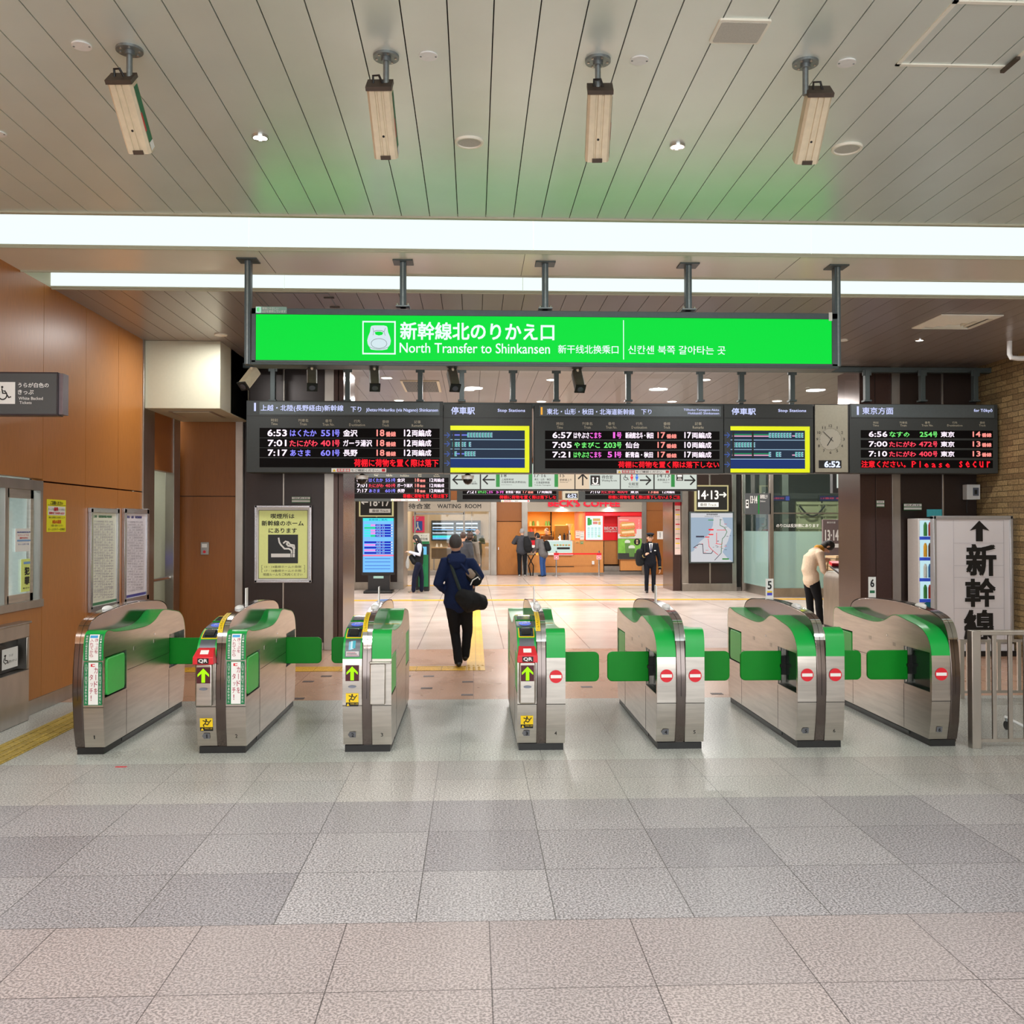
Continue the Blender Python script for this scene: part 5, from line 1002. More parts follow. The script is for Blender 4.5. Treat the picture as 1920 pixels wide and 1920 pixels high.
# tactile paving
TY = tile_mat('tactile_yellow', (226, 180, 60), (214, 168, 52), (150, 116, 40), .3, .3, 0, 0, gap=.003, rough=.5, sscale=90, speck=(.85, 1.12))
TY2 = tile_mat('tactile_yellow_worn', (196, 172, 84), (180, 156, 72), (120, 104, 50), .3, .3, 0, 0, gap=.003, rough=.5, sscale=40, speck=(.8, 1.15))
def tact(x0, x1, y0, y1, m, along, lab, dots=False):
    b = MB(); b.box(x0, y0, .0, x1, y1, .004, m); n = 4
    if along == 'y':
        w_ = (x1 - x0) / n
        for i in range(n): b.box(x0 + (i + .28) * w_, y0 + .01, .003, x0 + (i + .72) * w_, y1 - .01, .009, m)
    elif along == 'x':
        w_ = (y1 - y0) / n
        for i in range(n): b.box(x0 + .01, y0 + (i + .28) * w_, .003, x1 - .01, y0 + (i + .72) * w_, .009, m)
    else:
        k = int((x1 - x0) / .06); 
        for i in range(k):
            for j in range(5): b.cyl((x0 + .03 + i * .06, y0 + .03 + j * .06, .003), (x0 + .03 + i * .06, y0 + .03 + j * .06, .009), .018, m, r1=.012, n=8)
    return b.build('tactile_paving', loc=((x0 + x1) / 2, y0, 0), smooth=False, label=lab, cat='tactile paving', group='yellow tactile paving strips')
ya_, yb_ = at(800, 1258, Z=0).y, at(800, 1243, Z=0).y; xg = [at(875, 1250, Z=0).x, at(909, 1250, Z=0).x]
tact(-3.67, -3.37, -2, 9.3, TY2, 'y', 'worn yellow tactile strip along the wooden wall left of the gates'); tact(-3.67, -3.37, 9.35, ya_, TY, 'y', 'short yellow tactile strip behind the leftmost gate by the wall')
tact(-3.67, xg[0] - .005, ya_, ya_ + .36, TY, 'x', 'yellow tactile strip running across behind the left gates'); tact(xg[0], xg[1], ya_, ya_ + .36, TY, 'd', 'yellow dotted tactile square at the walking man\'s feet')
tact(xg[0], xg[1], ya_ + .365, 21.3, TY, 'y', 'yellow tactile strip running away from the walking man into the hall')
for (px, y_, lab) in ((0, 21.6, 'nearer'), (0, 27.0, 'farther')): tact(-9, 11, y_, y_ + .3, TY, None if 0 else 'x', 'thin yellow tactile line across the hall floor, %s of two' % lab)

p = at(227, 1438, Z=0); q = MB(); q.box(p.x - .04, p.y - .012, 0, p.x + .04, p.y + .012, .0015, RED); q.build('floor_mark', kind='structure', smooth=False)
q = MB(); q.box(XL - .35, 12.02, 1.02, XL - .2, 12.1, 1.18, WHITE); q.box(XL - .34, 12.015, 1.1, XL - .21, 12.019, 1.3, em('indicator_blue', (60, 70, 255), 1.2)); q.build('call_lamp', loc=(XL - .28, 12.05, 1.02), label='small white device with blue light inside the white opening', cat='lamp')
# ================================================================== SECOND HALL
KL, KM = Pl(Y=24.0, o=(646.9, 861.9), k=6.667), Pl(Y=25.0, o=(850.3, 861.7), k=6.5)
d_ = LEFT(); d_['strips'] = d_['strips']; dep_board(KL, 24.0, name_label='small distant departure board on the left, 6:53 on top, above the 18·17 pillar', parent_grp='distant departure boards', **d_)
d_ = MID('荷棚に荷物を置く際は落下しな', 560); dep_board(KM, 24.0, name_label='small distant departure board with 6:57 on top, left of the distant clock', parent_grp='distant departure boards', **d_)
KR = Pl(Y=24.0, o=(1085, 861.7), k=6.5)
dep_board(KR, 24.0, body=(0, 66, 1262, 515), bot=515, name_label='small distant departure board with 6:56 on top, right of the distant clock', parent_grp='distant departure boards', head=dict(strip=(20, 75, 1240, 142), bar=(40, 82, 52, 132), text=[('東京方面', 80, 92, 300, 132)]),
    labels=[], strips=[(80, 238, 1240, 294), (80, 302, 1240, 358), (80, 366, 1240, 420), (80, 431, 1240, 484)],
    rows=[[('6:56', 137, 260, lw), ('なすの', 275, 440, lg), ('254', 470, 560, lg), ('号', 565, 596, lg), ('東京', 630, 730, lw), ('14', 850, 900, lo_), (N, 908, 975, lo_), ('10', 1020, 1062, lw), ('両編成', 1068, 1170, lw)],
          [('7:00', 137, 260, lw), ('たにがわ', 275, 440, lr), ('472', 470, 560, lr), ('号', 565, 596, lr), ('東京', 630, 730, lw), ('13', 850, 900, lo_), (N, 908, 975, lo_), ('12', 1020, 1062, lw), ('両編成', 1068, 1170, lw)],
          [('7:10', 137, 260, lw), ('たにがわ', 275, 440, lr), ('400', 470, 560, lr), ('号', 565, 596, lr), ('東京', 630, 730, lw), ('13', 850, 900, lo_), (N, 908, 975, lo_), ('12', 1020, 1062, lw), ('両編成', 1068, 1170, lw)]],
    scroll=[('荷棚に荷物を置く際は落下しないようご注', 360, 1235)])
P25 = Pl(Y=24.0); t = thing('station_clock', 'small distant grey clock panel showing digital 6:52 between two boards', 'clock', tuple(P25.box(1056, 876, 1083, 937)(.5, 0)))
q = MB(); q.slab(P25, 1055.3, 873, 1084.3, 937, mat('clock_panel', (168, 164, 146), .4), .25); q.build('case', t); q = MB(); q.rect(P25, 1060, 925, 1083, 934, BLACK, .004); q.text('6:52', P25, 1064, 926, 1081, 933.5, em('digits_white', (225, 232, 255), 1.2), .006, bold=.04); q.build('digital_display', t, smooth=False)
for px in (690, 800, 900, 1010, 1120, 1240):
    a = at(px, 860, Y=24.1); q = MB(); q.box(a.x - .04, 24.06, a.z, a.x + .04, 24.14, 4.1, DGREY)
    q.build('board_hanger', loc=(a.x, 24.1, a.z), label='steel hanger carrying the distant boards, at the ' + {690: 'left board, left post', 800: 'left board, right post', 900: 'middle board, left post', 1010: 'middle board, right post', 1120: 'right board, left post', 1240: 'right board, right post'}[px], cat='hanger', group='hangers of the distant boards')
# backlit direction sign
D = Pl(Y=20, o=(820, 860), k=4); t = thing('direction_sign', 'long white backlit direction sign with black arrows hanging below the departure boards', 'sign', tuple(D.box(96, 40, 1960, 236)(.5, 0)))
q = MB(); q.slab(D, 92, 30, 1950, 240, BLACK, .2, -.0); q.build('case', t); pw = em('direction_white', (214, 222, 212), .95); pc = em('direction_cream', (236, 212, 182), .95)
q = MB()
for a0, a1, m_ in ((98, 318, pw), (328, 1028, pw), (1036, 1368, pc), (1376, 1620, pw), (1630, 1944, pw)): q.slab(D, a0, 40, a1, 228, m_, .004, .006)
q.slab(D, 905, 40, 1028, 228, pc, .004, .0075); q.slab(D, 1140, 40, 1368, 228, pw, .004, .0075); q.build('light_panel', t)
q = MB(); dg = mat('band_green', (20, 120, 50), .5, vary=.03)
def arr(cx, cy, dx, dy, L_=42, h=32, w_=11): 
    tx, ty = cx + dx * L_, cy + dy * L_; q.line(D, [(cx - dx * L_, cy - dy * L_), (tx - dx * 6, ty - dy * 6)], w_, INK, .009)
    for s in (-1, 1): q.line(D, [(tx - dx * h + dy * s * h, ty - dy * h + dx * s * h), (tx, ty)], w_, INK, .0095)
arr(160, 158, -1, 0); arr(386, 158, -1, 0); arr(1090, 158, 0, -1, 40); arr(1560, 162, 1, 0, 38); arr(1892, 162, 1, 0, 38)
for x in (440, 684, 878, 1752): q.rect(D, x, 42, x + 28, 212, dg, .009)
for s, u_ in (('18', (480, 112, 520, 140)), ('上越新幹線', (480, 148, 572, 164)), ('北陸新幹線(長野経由)', (480, 168, 665, 186)), ('Joetsu Shinkansen', (480, 192, 560, 200)), ('17·16', (728, 112, 815, 140)), ('東北・山形・秋田', (728, 148, 850, 164)), ('・北海道新幹線', (728, 170, 842, 188)), ('Tohoku Yamagata', (728, 194, 850, 206)), ('15', (920, 112, 955, 140)), ('新幹線上り', (918, 150, 1008, 168)), ('Shinkansen', (918, 172, 980, 180)), ('待合室', (1232, 124, 1315, 152)), ('Waiting Room', (1232, 156, 1346, 176)), ('化粧室', (1434, 178, 1508, 202)), ('Restrooms', (1434, 206, 1508, 216)), ('14·13', (1650, 112, 1742, 142)), ('新幹線上り', (1650, 150, 1742, 168)), ('Shinkansen', (1690, 174, 1740, 182)), ('のりば', (228, 168, 290, 178)), ('(17-18番線)', (208, 180, 300, 196))):
    q.text(s, D, *u_, INK, .0095, res=1, bold=.01)
q.build('lettering', t, smooth=False)
q = MB(); q.rect(D, 1148, 126, 1220, 200, INK, .0095)
for cx in (1168, 1200): q.oval(D, cx, 148, 7, 8, WHITEP, .011); q.line(D, [(cx, 160), (cx, 178), (cx + (14 if cx < 1180 else -14), 190)], 9, WHITEP, .011)
q.line(D, [(1158, 194), (1212, 194)], 5, WHITEP, .011); q.build('waiting_pictogram', t, smooth=False)
q = MB(); rp, bp_ = mat('person_red', (210, 30, 50), .5, vary=.03), mat('person_blue', (40, 110, 215), .5, vary=.03)
for cx, m_ in ((1458, rp), (1496, bp_)): q.oval(D, cx, 124, 7, 7, m_, .010); q.shape(D, [(cx - 11, 133), (cx + 11, 133), (cx + 9, 150), (cx + 4, 152), (cx + 4, 166), (cx - 4, 166), (cx - 4, 152), (cx - 9, 150)], m_, .010)
q.line(D, [(1408, 122), (1410, 142), (1424, 144), (1432, 160)], 5, INK, .010); q.line(D, [(1404 + 0, 134), (1397, 146), (1402, 158), (1414, 162), (1424, 156)], 4, INK, .0105); q.rect(D, 1792, 114, 1842, 166, INK, .0095); q.rect(D, 1800, 122, 1834, 136, WHITEP, .011); q.rect(D, 1804, 144, 1830, 148, WHITEP, .011); q.rect(D, 1800, 156, 1834, 160, WHITEP, .011); q.build('pictograms', t, smooth=False)
zt4 = D.box(92, 30, 1950, 240)(.5, 1).z
q = MB()
for px in (880, 1070, 1270): a = at(px, 870, Y=20.1); q.box(a.x - .03, 20.07, zt4, a.x + .03, 20.13, 4.1, DGREY)
q.build('hangers', t)
# ceiling fittings of the second hall
for px, py in ((725, 707.5), (748, 750), (1035, 711), (1015, 752), (1260, 752), (1322, 711), (1457, 751), (880, 730)):
    p = at(px, py, Z=4.1); q = MB(); q.cyl(p - V((0, 0, .012)), p, .1, WHITE, n=24); q.cyl(p - V((0, 0, .014)), p - V((0, 0, .011)), .085, LAMPM, n=24)
    lamp(p.x, p.y, 4.08, .16, 60, col=(1, .96, .92)); q.build('downlight', loc=tuple(p), label='downlight seen through the glass ' + {725: 'left of the grey air grille', 748: 'just above the left departure board', 1035: 'above the join of the two middle boards', 1015: 'just above the left edge of the Tohoku board', 1260: 'just above the Tohoku board header', 1322: 'above the right stop station panel corner', 1457: 'above the stop station panel beside the clock', 880: 'right of the grey air grille'}[px], cat='light', group='downlights of the far hall')
p0, p1 = at(750, 713, Z=4.1), at(828, 734, Z=4.1); t = thing('air_vent', 'grey slatted air grille in the far hall ceiling seen through the glass', 'air vent', tuple((p0 + p1) / 2)); q = MB(); q.box(p0.x, p0.y, 4.085, p1.x, p1.y, 4.1, HOUS); q.build('frame', t); q = MB()
for i in range(22): x = p0.x + .04 + i * (p1.x - p0.x - .08) / 22; q.box(x, min(p0.y, p1.y) + .04, 4.08, x + .02, max(p0.y, p1.y) - .04, 4.09, BLACK)
q.build('slats', t)
# hall pillars
def hpillar(px0, pxd0, pxd1, px1, y, nm, cl=BROWNC):
    X = lambda px: at(px, 987, Y=y).x; b = MB(); b.box(X(pxd0), y, 0, X(pxd1), y + 1.5, 4.1, cl); b.box(X(px0) - .0, y - .04, 0, X(pxd0), y + 1.55, 4.1, STEELH); b.box(X(pxd1), y - .04, 0, X(px1), y + 1.55, 4.1, STEELH); b.box(X(px0), y - .05, 0, X(px1), y + .0, .2, STEELH)
    m_ = (X(pxd0) + X(pxd1)) / 2; b.box(m_ - .02, y - .008, .2, m_ + .02, y, 4.1, STEELH); return struct(b, 'wall_pillar', bevel=.01)
hpillar(661, 667, 745, 757, 25.6, '')
hpillar(1278, 1290, 1372, 1380, 24.6, '')
b = MB(); X = lambda px: at(px, 987, Y=24.6).x; b.box(X(1263), 24.7, 0, X(1277.5), 26.0, 4.1, BROWNR); struct(b, 'wall_pillar'); 
PT = Pl(Y=24.68); q = MB(); q.slab(PT, 1265, 940, 1276, 1040, mat('poster_strip', (226, 200, 190), .5, vary=.08, vscale=8), .006, .004); q.text('RED', PT, 1266, 941, 1275, 947, RED, .006) if 0 else q.rect(PT, 1265, 940, 1276, 948, RED, .006)
for i in range(9): q.rect(PT, 1266.5, 955 + i * 9, 1274.5, 957 + i * 9, (RED, YEL, LBL)[i % 3], .006)
q.build('wall_poster', loc=tuple(PT.p(1270, 1040)), smooth=False, label='narrow pale poster strip on the reflective edge of the 14·13 pillar', cat='poster')
# track number signs
def tracksign(P, x0, y0, x1, y1, txt, ar, lab):
    t = thing('track_sign', lab, 'sign', tuple(P.box(x0, y0, x1, y1)(.5, 0))); q = MB(); q.slab(P, x0, y0, x1, y1, em('sign_rim_lit', (222, 208, 150), .8), .12, .1); q.build('frame', t)
    w_, h = x1 - x0, y1 - y0; q = MB(); q.slab(P, x0 + w_ * .04, y0 + h * .05, x1 - w_ * .04, y1 - h * .05, mat('sign_face_black', (34, 32, 30), .35, vary=.05), .004, .104); q.build('face', t)
    q = MB(); q.text(txt, P, x0 + w_ * (.32 if ar < 0 else .08), y0 + h * .2, x0 + w_ * (.9 if ar < 0 else .70), y0 + h * .55, WHITEP, .107, bold=.025); cy = y0 + h * .37
    if ar < 0: q.line(P, [(x0 + w_ * .08, cy), (x0 + w_ * .26, cy)], h * .05, WHITEP, .106); q.line(P, [(x0 + w_ * .14, cy - h * .08), (x0 + w_ * .08, cy), (x0 + w_ * .14, cy + h * .08)], h * .05, WHITEP, .107)
    else: q.line(P, [(x0 + w_ * .73, cy), (x0 + w_ * .92, cy)], h * .05, WHITEP, .106); q.line(P, [(x0 + w_ * .86, cy - h * .08), (x0 + w_ * .92, cy), (x0 + w_ * .86, cy + h * .08)], h * .05, WHITEP, .107)
    q.rect(P, x0 + w_ * (.3 if ar < 0 else .08), y0 + h * .66, x0 + w_ * (.92 if ar < 0 else .7), y0 + h * .84, WHITEP, .106); q.text('番線 Track', P, x0 + w_ * (.38 if ar < 0 else .14), y0 + h * .69, x0 + w_ * (.86 if ar < 0 else .64), y0 + h * .81, INK, .108, res=1); q.build('lettering', t, smooth=False)
tracksign(Pl(Y=25.55), 674, 926, 738, 968.5, '18·17', -1, 'black track sign with pale rim reading 18·17 on the left hall pillar')
tracksign(Pl(Y=24.55), 1302, 910, 1364, 958.5, '14·13', 1, 'black track sign with pale rim reading 14·13 on the right hall pillar')
# LCD totem
P24 = Pl(Y=24.3); t = thing('information_screen', 'tall portrait information screen glowing blue in front of the 18·17 pillar', 'screen', tuple(at(709, 1110, Y=24.3))); t.location.z = 0; t['_o'] = [t.location.x, t.location.y, 0]
X = lambda px: at(px, 987, Y=24.3).x; zz = lambda py: at(709, py, Y=24.3).z
q = MB(); q.box(X(678.5), 24.3, zz(1078), X(739.5), 24.42, zz(970), BLACK); q.build('housing', t, bevel=.01); q = MB(); q.box(X(690), 24.32, .05, X(731), 24.5, zz(1076), mat('stand_black', (30, 30, 32), .4, vary=.1)); q.build('stand', t); q = MB(); q.box(X(684), 24.0, 0, X(737), 24.7, .06, BLACK); q.build('base', t, bevel=.01)
q = MB(); q.rect(P24, 700, 1080, 719, 1084.5, mat('plate_pale', (150, 190, 180), .5), -.018); q.build('plate', t)
q = MB(); sb = em('lcd_light_blue', (120, 190, 255), 1.1); sc = em('lcd_cyan', (70, 230, 230), 1.05); sd = em('lcd_deep_blue', (20, 40, 190), 1.0); sw = em('lcd_white', (225, 238, 255), 1.1); spk = em('lcd_pink', (240, 150, 235), 1.0); sg = em('lcd_green', (40, 215, 150), 1.0)
q.slab(P24, 680.5, 971.5, 738, 1073, sb, .004, .004); q.rect(P24, 680.5, 971.5, 738, 977, sc, .006); q.text('新幹線ご案内', P24, 692, 972.4, 726, 976.4, sd, .007, res=1)
for i in range(5): y = 983 + i * 5; q.rect(P24, 683, y, 736, y + 3.6, sd, .006); q.rect(P24, 683, y, 704, y + 3.6, (sc, sg, sc, sc, sc)[i], .007); q.rect(P24, 695, y, 704, y + 3.6, (spk, sg, spk, spk, sg)[i], .0075)
for i in range(5): y = 1015 + i * 5; q.rect(P24, 683, y, 736, y + 3.6, sd, .006); q.rect(P24, 683, y, 704, y + 3.6, (sd, spk, sd, spk, sd)[i], .007)
for i in range(10):
    y = (983 + i * 5) if i < 5 else (1015 + (i - 5) * 5)
    q.text('%d:%02d' % (6 + i % 3, (i * 17) % 60), P24, 706, y + .5, 714, y + 3.1, sw, .008, res=1); q.text('%d' % (10 + i), P24, 717, y + .5, 721, y + 3.1, sw, .008, res=1); q.rect(P24, 733, y + .6, 736, y + 3, sw, .008)
q.rect(P24, 680.5, 1040, 738, 1043, em('lcd_rose', (255, 130, 170), 1.0), .006)
for y in (1047, 1053, 1060, 1066): q.rect(P24, 684, y, 732, y + .8, sd, .006)
q.build('display', t, smooth=False)
# white machine left of the pillar
P25b = Pl(Y=25.3); X = lambda px: at(px, 987, Y=25.3).x; t = thing('vending_machine', 'white vending machine side just left of the 18·17 pillar', 'vending machine', (X(650), 25.3, 0))
q = MB(); q.box(X(638), 25.3, .1, X(658), 25.9, at(650, 978, Y=25.3).z, WHITE); q.build('cabinet', t, bevel=.01); q = MB(); q.shape(P25b, [(645, 1004), (651, 1004), (645, 1016)], mat('swirl_teal', (40, 140, 160), .5), .004); q.build('decal', t); q = MB(); q.box(X(639), 25.34, 0, X(657), 25.86, .1, BLACK); q.build('base', t)

# far facades at YF
YF = 33.0; PF = Pl(Y=YF); X = lambda px: at(px, 987, Y=YF).x; Z_ = lambda py: at(960, py, Y=YF).z
CM = mat('cream_wall', (226, 208, 176), .55, vary=.02); MARB = mat('tan_marble', (200, 166, 120), .3, vary=.06, vscale=3); FASC = mat('fascia_grey', (168, 160, 146), .4, .2, vary=.03)
b = MB(); b.box(-12, YF, 0, X(757), YF + .2, 4.1, CM); b.box(X(757), YF - .1, Z_(959), X(920), YF + .1, Z_(938), FASC); b.box(X(757), YF, Z_(938), X(920), YF + .1, 4.1, WOODD)
b.box(X(757), YF + 5, 0, X(935), YF + 5.1, 3.2, CM); b.box(X(757), YF + .1, 3.0, X(935), YF + 5, 3.1, CM); b.box(X(925), YF + .1, 0, X(931), YF + 5, 3.1, CM); b.box(X(755), YF + .1, 0, X(757), YF + 5, 3.1, CM); struct(b, 'wall_waiting_room')
lamp(X(840), YF + 2.4, 2.95, 2.5, 62, col=(1, .95, .85), sy=2.5)
b = MB(); b.box(X(920), YF - .12, 0, X(931), YF + .1, 4.1, STEELH); b.box(X(978), YF - .12, 0, X(989), YF + .1, 4.1, STEELH); b.box(X(1202.5), YF - .12, 0, X(1211), YF + .1, 4.1, STEELH); b.box(X(757), YF - .1, 0, X(919), YF + .05, .16, STEELH); struct(b, 'trim_9', bevel=.005)
b = MB(); b.box(X(931), YF - .02, Z_(977), X(978), YF + .1, 4.1, WOODD); b.box(X(989), YF - .02, Z_(938), X(1203), YF + .1, 4.1, WOODD); b.box(X(1211), YF - .02, Z_(957), X(1300), YF + .1, 4.1, WOODD); b.box(X(1262), YF - .02, 0, 14, YF + .1, Z_(957), WOODD); struct(b, 'wall_far')
b = MB(); b.box(X(931), YF, .0, X(978), YF + .06, Z_(978), WOODD); b.box(X(931) + .03, YF - .01, .02, X(977), YF, Z_(979), WOOD); struct(b, 'door_1', bevel=.004)
q = MB(); q.box(X(934), YF - .07, Z_(1031), X(935), YF - .01, Z_(1026), CHROME); q.build('door_handle', kind='structure')
b = MB(); b.box(X(1211), YF, 0, X(1262), YF + .06, Z_(957), WOODD); b.box(X(1214), YF - .012, .02, X(1258), YF, Z_(979), WOODD); struct(b, 'door_2', bevel=.004)
q = MB(); q.slab(PF, 1232, 996, 1243, 1011, WHITEP, .004, .02); q.vtext('係員以外', PF, 1236, 998, 1239, 1009, INK, .022, res=1); q.build('paper_notice', loc=tuple(PF.p(1237, 1011)), smooth=False, label='white paper taped to the wooden door behind the officer', cat='notice')
q = MB(); PF2 = Pl(Y=YF - .1); q.text('待合室', PF2, 766, 944, 807, 954, INK, .004, bold=.02); q.text('WAITING', PF2, 820, 945, 864, 953, INK, .004, bold=.02); q.text('ROOM', PF2, 872, 945, 902, 953, INK, .004, bold=.02); q.rect(PF2, 757, 945, 761, 954, INK, .004)
q.build('room_sign', loc=tuple(PF2.p(830, 955)), smooth=False, label='dark lettering reading WAITING ROOM on the grey fascia', cat='sign')
# glass front of the waiting room
b = MB()
for px in (757, 778, 870, 918): b.box(X(px) - .03, YF - .05, 0, X(px) + .03, YF + .03, Z_(959), STEELH)
b.box(X(778), YF - .05, Z_(965), X(870), YF + .03, Z_(961), STEELH); struct(b, 'window_3')
b = MB(); b.box(X(757), YF - .02, .16, X(919), YF - .01, Z_(959), GLASS); struct(b, 'window_glass', smooth=False)
b = MB(); b.box(X(893), YF + 3.9, 0, X(929), YF + 4.0, 1.15, MARB); b.box(X(884), YF + .4, 0, X(884) + .02, YF + .5, 3.0, STEELH); struct(b, 'wall_low')
PI = Pl(Y=YF + 4.95)
t = thing('poster', 'large pink priority area poster with blue pictograms inside the waiting room', 'poster', tuple(PI.p(776, 998))); q = MB(); pk_ = mat('poster_pink', (222, 50, 100), .5, emit=(222, 50, 100), es=.2, vary=.02); bl_ = mat('poster_blue', (30, 80, 160), .5, emit=(30, 80, 160), es=.2, vary=.02)
q.slab(PI, 757, 968, 796, 998, pk_, .02, .02); q.rect(PI, 759, 976, 770, 994, bl_, .024); q.rect(PI, 776, 977, 792, 995, bl_, .024); q.text('優先エリア', PI, 759, 969.5, 785, 974.5, WHITEP, .024, bold=.02)
q.oval(PI, 783, 980, 1.6, 1.6, WHITEP, .026); q.line(PI, [(783, 982), (784, 988), (787, 993)], 2, WHITEP, .026); q.line(PI, [(783, 988), (780, 993)], 2, WHITEP, .027); q.oval(PI, 764, 981, 1.4, 1.4, WHITEP, .026); q.line(PI, [(764, 983), (764, 988), (767, 989), (769, 992)], 1.6, WHITEP, .026); q.build('print', t, smooth=False)
t = thing('screen_wall', 'dark rack of light blue timetable screens inside the waiting room', 'screen', tuple(PI.p(855, 1013))); q = MB(); q.slab(PI, 809, 976, 901, 1014, mat('screen_case', (60, 66, 66), .4, vary=.05), .2, .2); q.build('case', t)
for x0, x1 in ((811, 851), (855, 869), (872, 896)):
    q = MB(); q.rect(PI, x0, 980, x1, 1011, mat('screen_dark', (40, 60, 64), .3, emit=(60, 90, 95), es=.5, vary=.1), .204)
    for y, h, m_ in ((980.5, 2.6, sw), (988, 2.4, sw), (992, 1.6, sb), (998, 2, sw), (1004, 4, sc), (1008, 3, sb)): q.rect(PI, x0 + .5, y, x1 - .5, y + h, m_, .206)
    for y in (984, 990, 996): q.rect(PI, x0 + 2, y, x0 + (x1 - x0) * .45, y + 2.4, BLACK, .207); q.rect(PI, x0 + (x1 - x0) * .6, y, x1 - 3, y + 2.4, BLACK, .207)
    q.build('screen', t, smooth=False)
X5 = lambda px: at(px, 987, Y=YF + 3.4).x
t = thing('counter', 'dark wooden counter with small white folded cards in the waiting room', 'counter', (X5(835), YF + 3.4, 0)); q = MB(); q.box(X5(809), YF + 3.4, .45, X5(880), YF + 3.9, .86, mat('counter_dark', (104, 88, 66), .4, vary=.08)); q.box(X5(809), YF + 3.38, .86, X5(881), YF + 3.95, .9, MARB); q.build('body', t)
for px in (812, 840, 868):
    q = MB(); q.box(X5(px), YF + 3.5, 0, X5(px) + .06, YF + 3.6, .45, STEELH); q.build('leg', t)
for i, px in enumerate((819, 827)): xx = X5(px); q = MB(); q.prism([(xx - .06, YF + 3.5, .9), (xx + .06, YF + 3.5, .9), (xx, YF + 3.5, 1.06)], (0, .05, 0), WHITEP); q.build('folded_card', loc=(xx, YF + 3.5, .9), label='small white triangular card standing on the waiting room counter, ' + ('left' if i == 0 else 'right') + ' of two', cat='card', group='folded cards on the counter')
# green ticket machine
P248 = Pl(Y=24.8); X = lambda px: at(px, 987, Y=24.8).x; Z4 = lambda py: at(790, py, Y=24.8).z
t = thing('ticket_machine', 'green and black ticket machine with white header sign behind the long-haired person', 'ticket machine', (X(790), 24.8, 0)); gm = mat('machine_green', (10, 110, 60), .4, vary=.05)
q = MB(); q.box(X(780), 24.8, 0, X(804.5), 25.3, Z4(1018), BLACK); q.build('body', t, bevel=.01); q = MB(); q.slab(P248, 785, 1040, 803, 1100, gm, .02, .02); q.rect(P248, 796, 1062, 799, 1075, STK_G, .022); q.build('front_panel', t)
q = MB(); q.slab(P248, 776, 1000, 805, 1020, mat('machine_sign', (196, 198, 186), .5, vary=.03), .1, .02); q.rect(P248, 776, 1015, 805, 1020, gm, .022); q.text('きっぷ', P248, 789, 1003, 801, 1006, INK, .022, res=1); q.text('受取機', P248, 788, 1008, 802, 1013, INK, .022, res=1); q.build('header_sign', t, smooth=False)
q = MB(); q.slab(P248, 791, 1025, 800, 1040, em('machine_screen', (120, 200, 240), 1.0), .01, .03); q.build('screen', t)

# ------------------------------------------------ coffee shop
X = lambda px: at(px, 987, Y=YF).x
def bx(name, px0, py0, px1, py1, y0, y1, m, **k):
    q = MB(); A, B = at(px0, py1, Y=y0), at(px1, py0, Y=y0); q.box(A.x, y0, max(0, A.z), B.x, y1, B.z, m); return q.build(name, **k)
b = MB(); b.box(X(989), YF - .1, Z_(959.5), X(1202.5), YF + .1, Z_(937), FASC); b.box(X(989), YF + 3, 0, X(1097), YF + 3.1, 3.0, mat('cafe_yellow', (240, 184, 84), .5, vary=.05)); b.box(X(989), YF + .1, 2.25, X(1140), YF + 3, 2.35, mat('cafe_yellow', (240, 184, 84)))
b.box(X(986), YF + .1, 0, X(989), YF + 3, 2.3, mat('cafe_yellow', (240, 184, 84))); b.box(X(1097), YF + .1, 0, X(1100), YF + 3, 2.3, mat('cafe_yellow', (240, 184, 84))); struct(b, 'wall_cafe')
lamp(X(1040), YF + 1.4, 2.2, 1.8, 85, col=(1, .86, .62), sy=1.2)
CW = mat('cafe_wood', (206, 140, 76), .45, vary=.06, vscale=18, stretch=(3, 3, .3))
b = MB(); zc = Z_(1013.5)
b.box(X(989), YF - .02, .08, X(1076), YF + .5, Z_(1041), CW); b.box(X(1076), YF - .02, .08, X(1132), YF + .3, zc, CW); b.box(X(1132), YF + .5, .35, X(1163), YF + .6, zc, CW); b.box(X(1163), YF - .02, .15, X(1203), YF + .3, Z_(1049), CW); b.box(X(1023), YF - .035, Z_(1063), X(1076), YF - .02, Z_(1062), SEAM)
b.box(X(1097), YF + .0, 0, X(1203), YF + .1, .12, STEELH); b.box(X(1132), YF + .2, 0, X(1163), YF + .3, .30, STEELH); b.box(X(1131), YF - .02, .1, X(1132.5), YF + .6, zc, SEAM); b.box(X(989), YF - .015, 0, X(1132), YF + .1, .08, STEELH)
struct(b, 'wall_counter')
rc = mat('cafe_red', (214, 14, 26), .4, emit=(214, 14, 26), es=.25, vary=.02)
b = MB(); b.box(X(1097), YF - .03, zc, X(1132), YF + .1, Z_(958.5), rc); b.box(X(1132), YF - .03, Z_(967), X(1203), YF + .1, Z_(958.5), rc); b.box(X(1132), YF + .45, zc, X(1163), YF + .55, Z_(967), rc); b.box(X(1163), YF - .0, zc, X(1203), YF + .1, Z_(967), rc); struct(b, 'wall_cafe_red')
b = MB(); b.box(X(1077), YF - .0, zc, X(1096.5), YF + .01, Z_(960), glass_mat('rose_glass', (1, .75, .62), base=.35, gcol=(225, 160, 130))); struct(b, 'window_4')
PL_ = Pl(Y=YF - .14); t = thing('shop_sign', 'red illuminated letters reading BECK\'S COFFEE above the coffee counter', 'sign', tuple(PL_.p(1095, 950))); 
q = MB(); rl = em('neon_red', (255, 36, 60), 1.3); q.text("BECK'S COFFEE", PL_, 1028, 937.5, 1162, 949.8, rl, .02, bold=.04, res=2); q.text("BECK'S COFFEE", PL_, 1027.6, 937.2, 1162.4, 950.2, RED, .0, bold=.05, res=2); q.build('lettering', t, smooth=False)
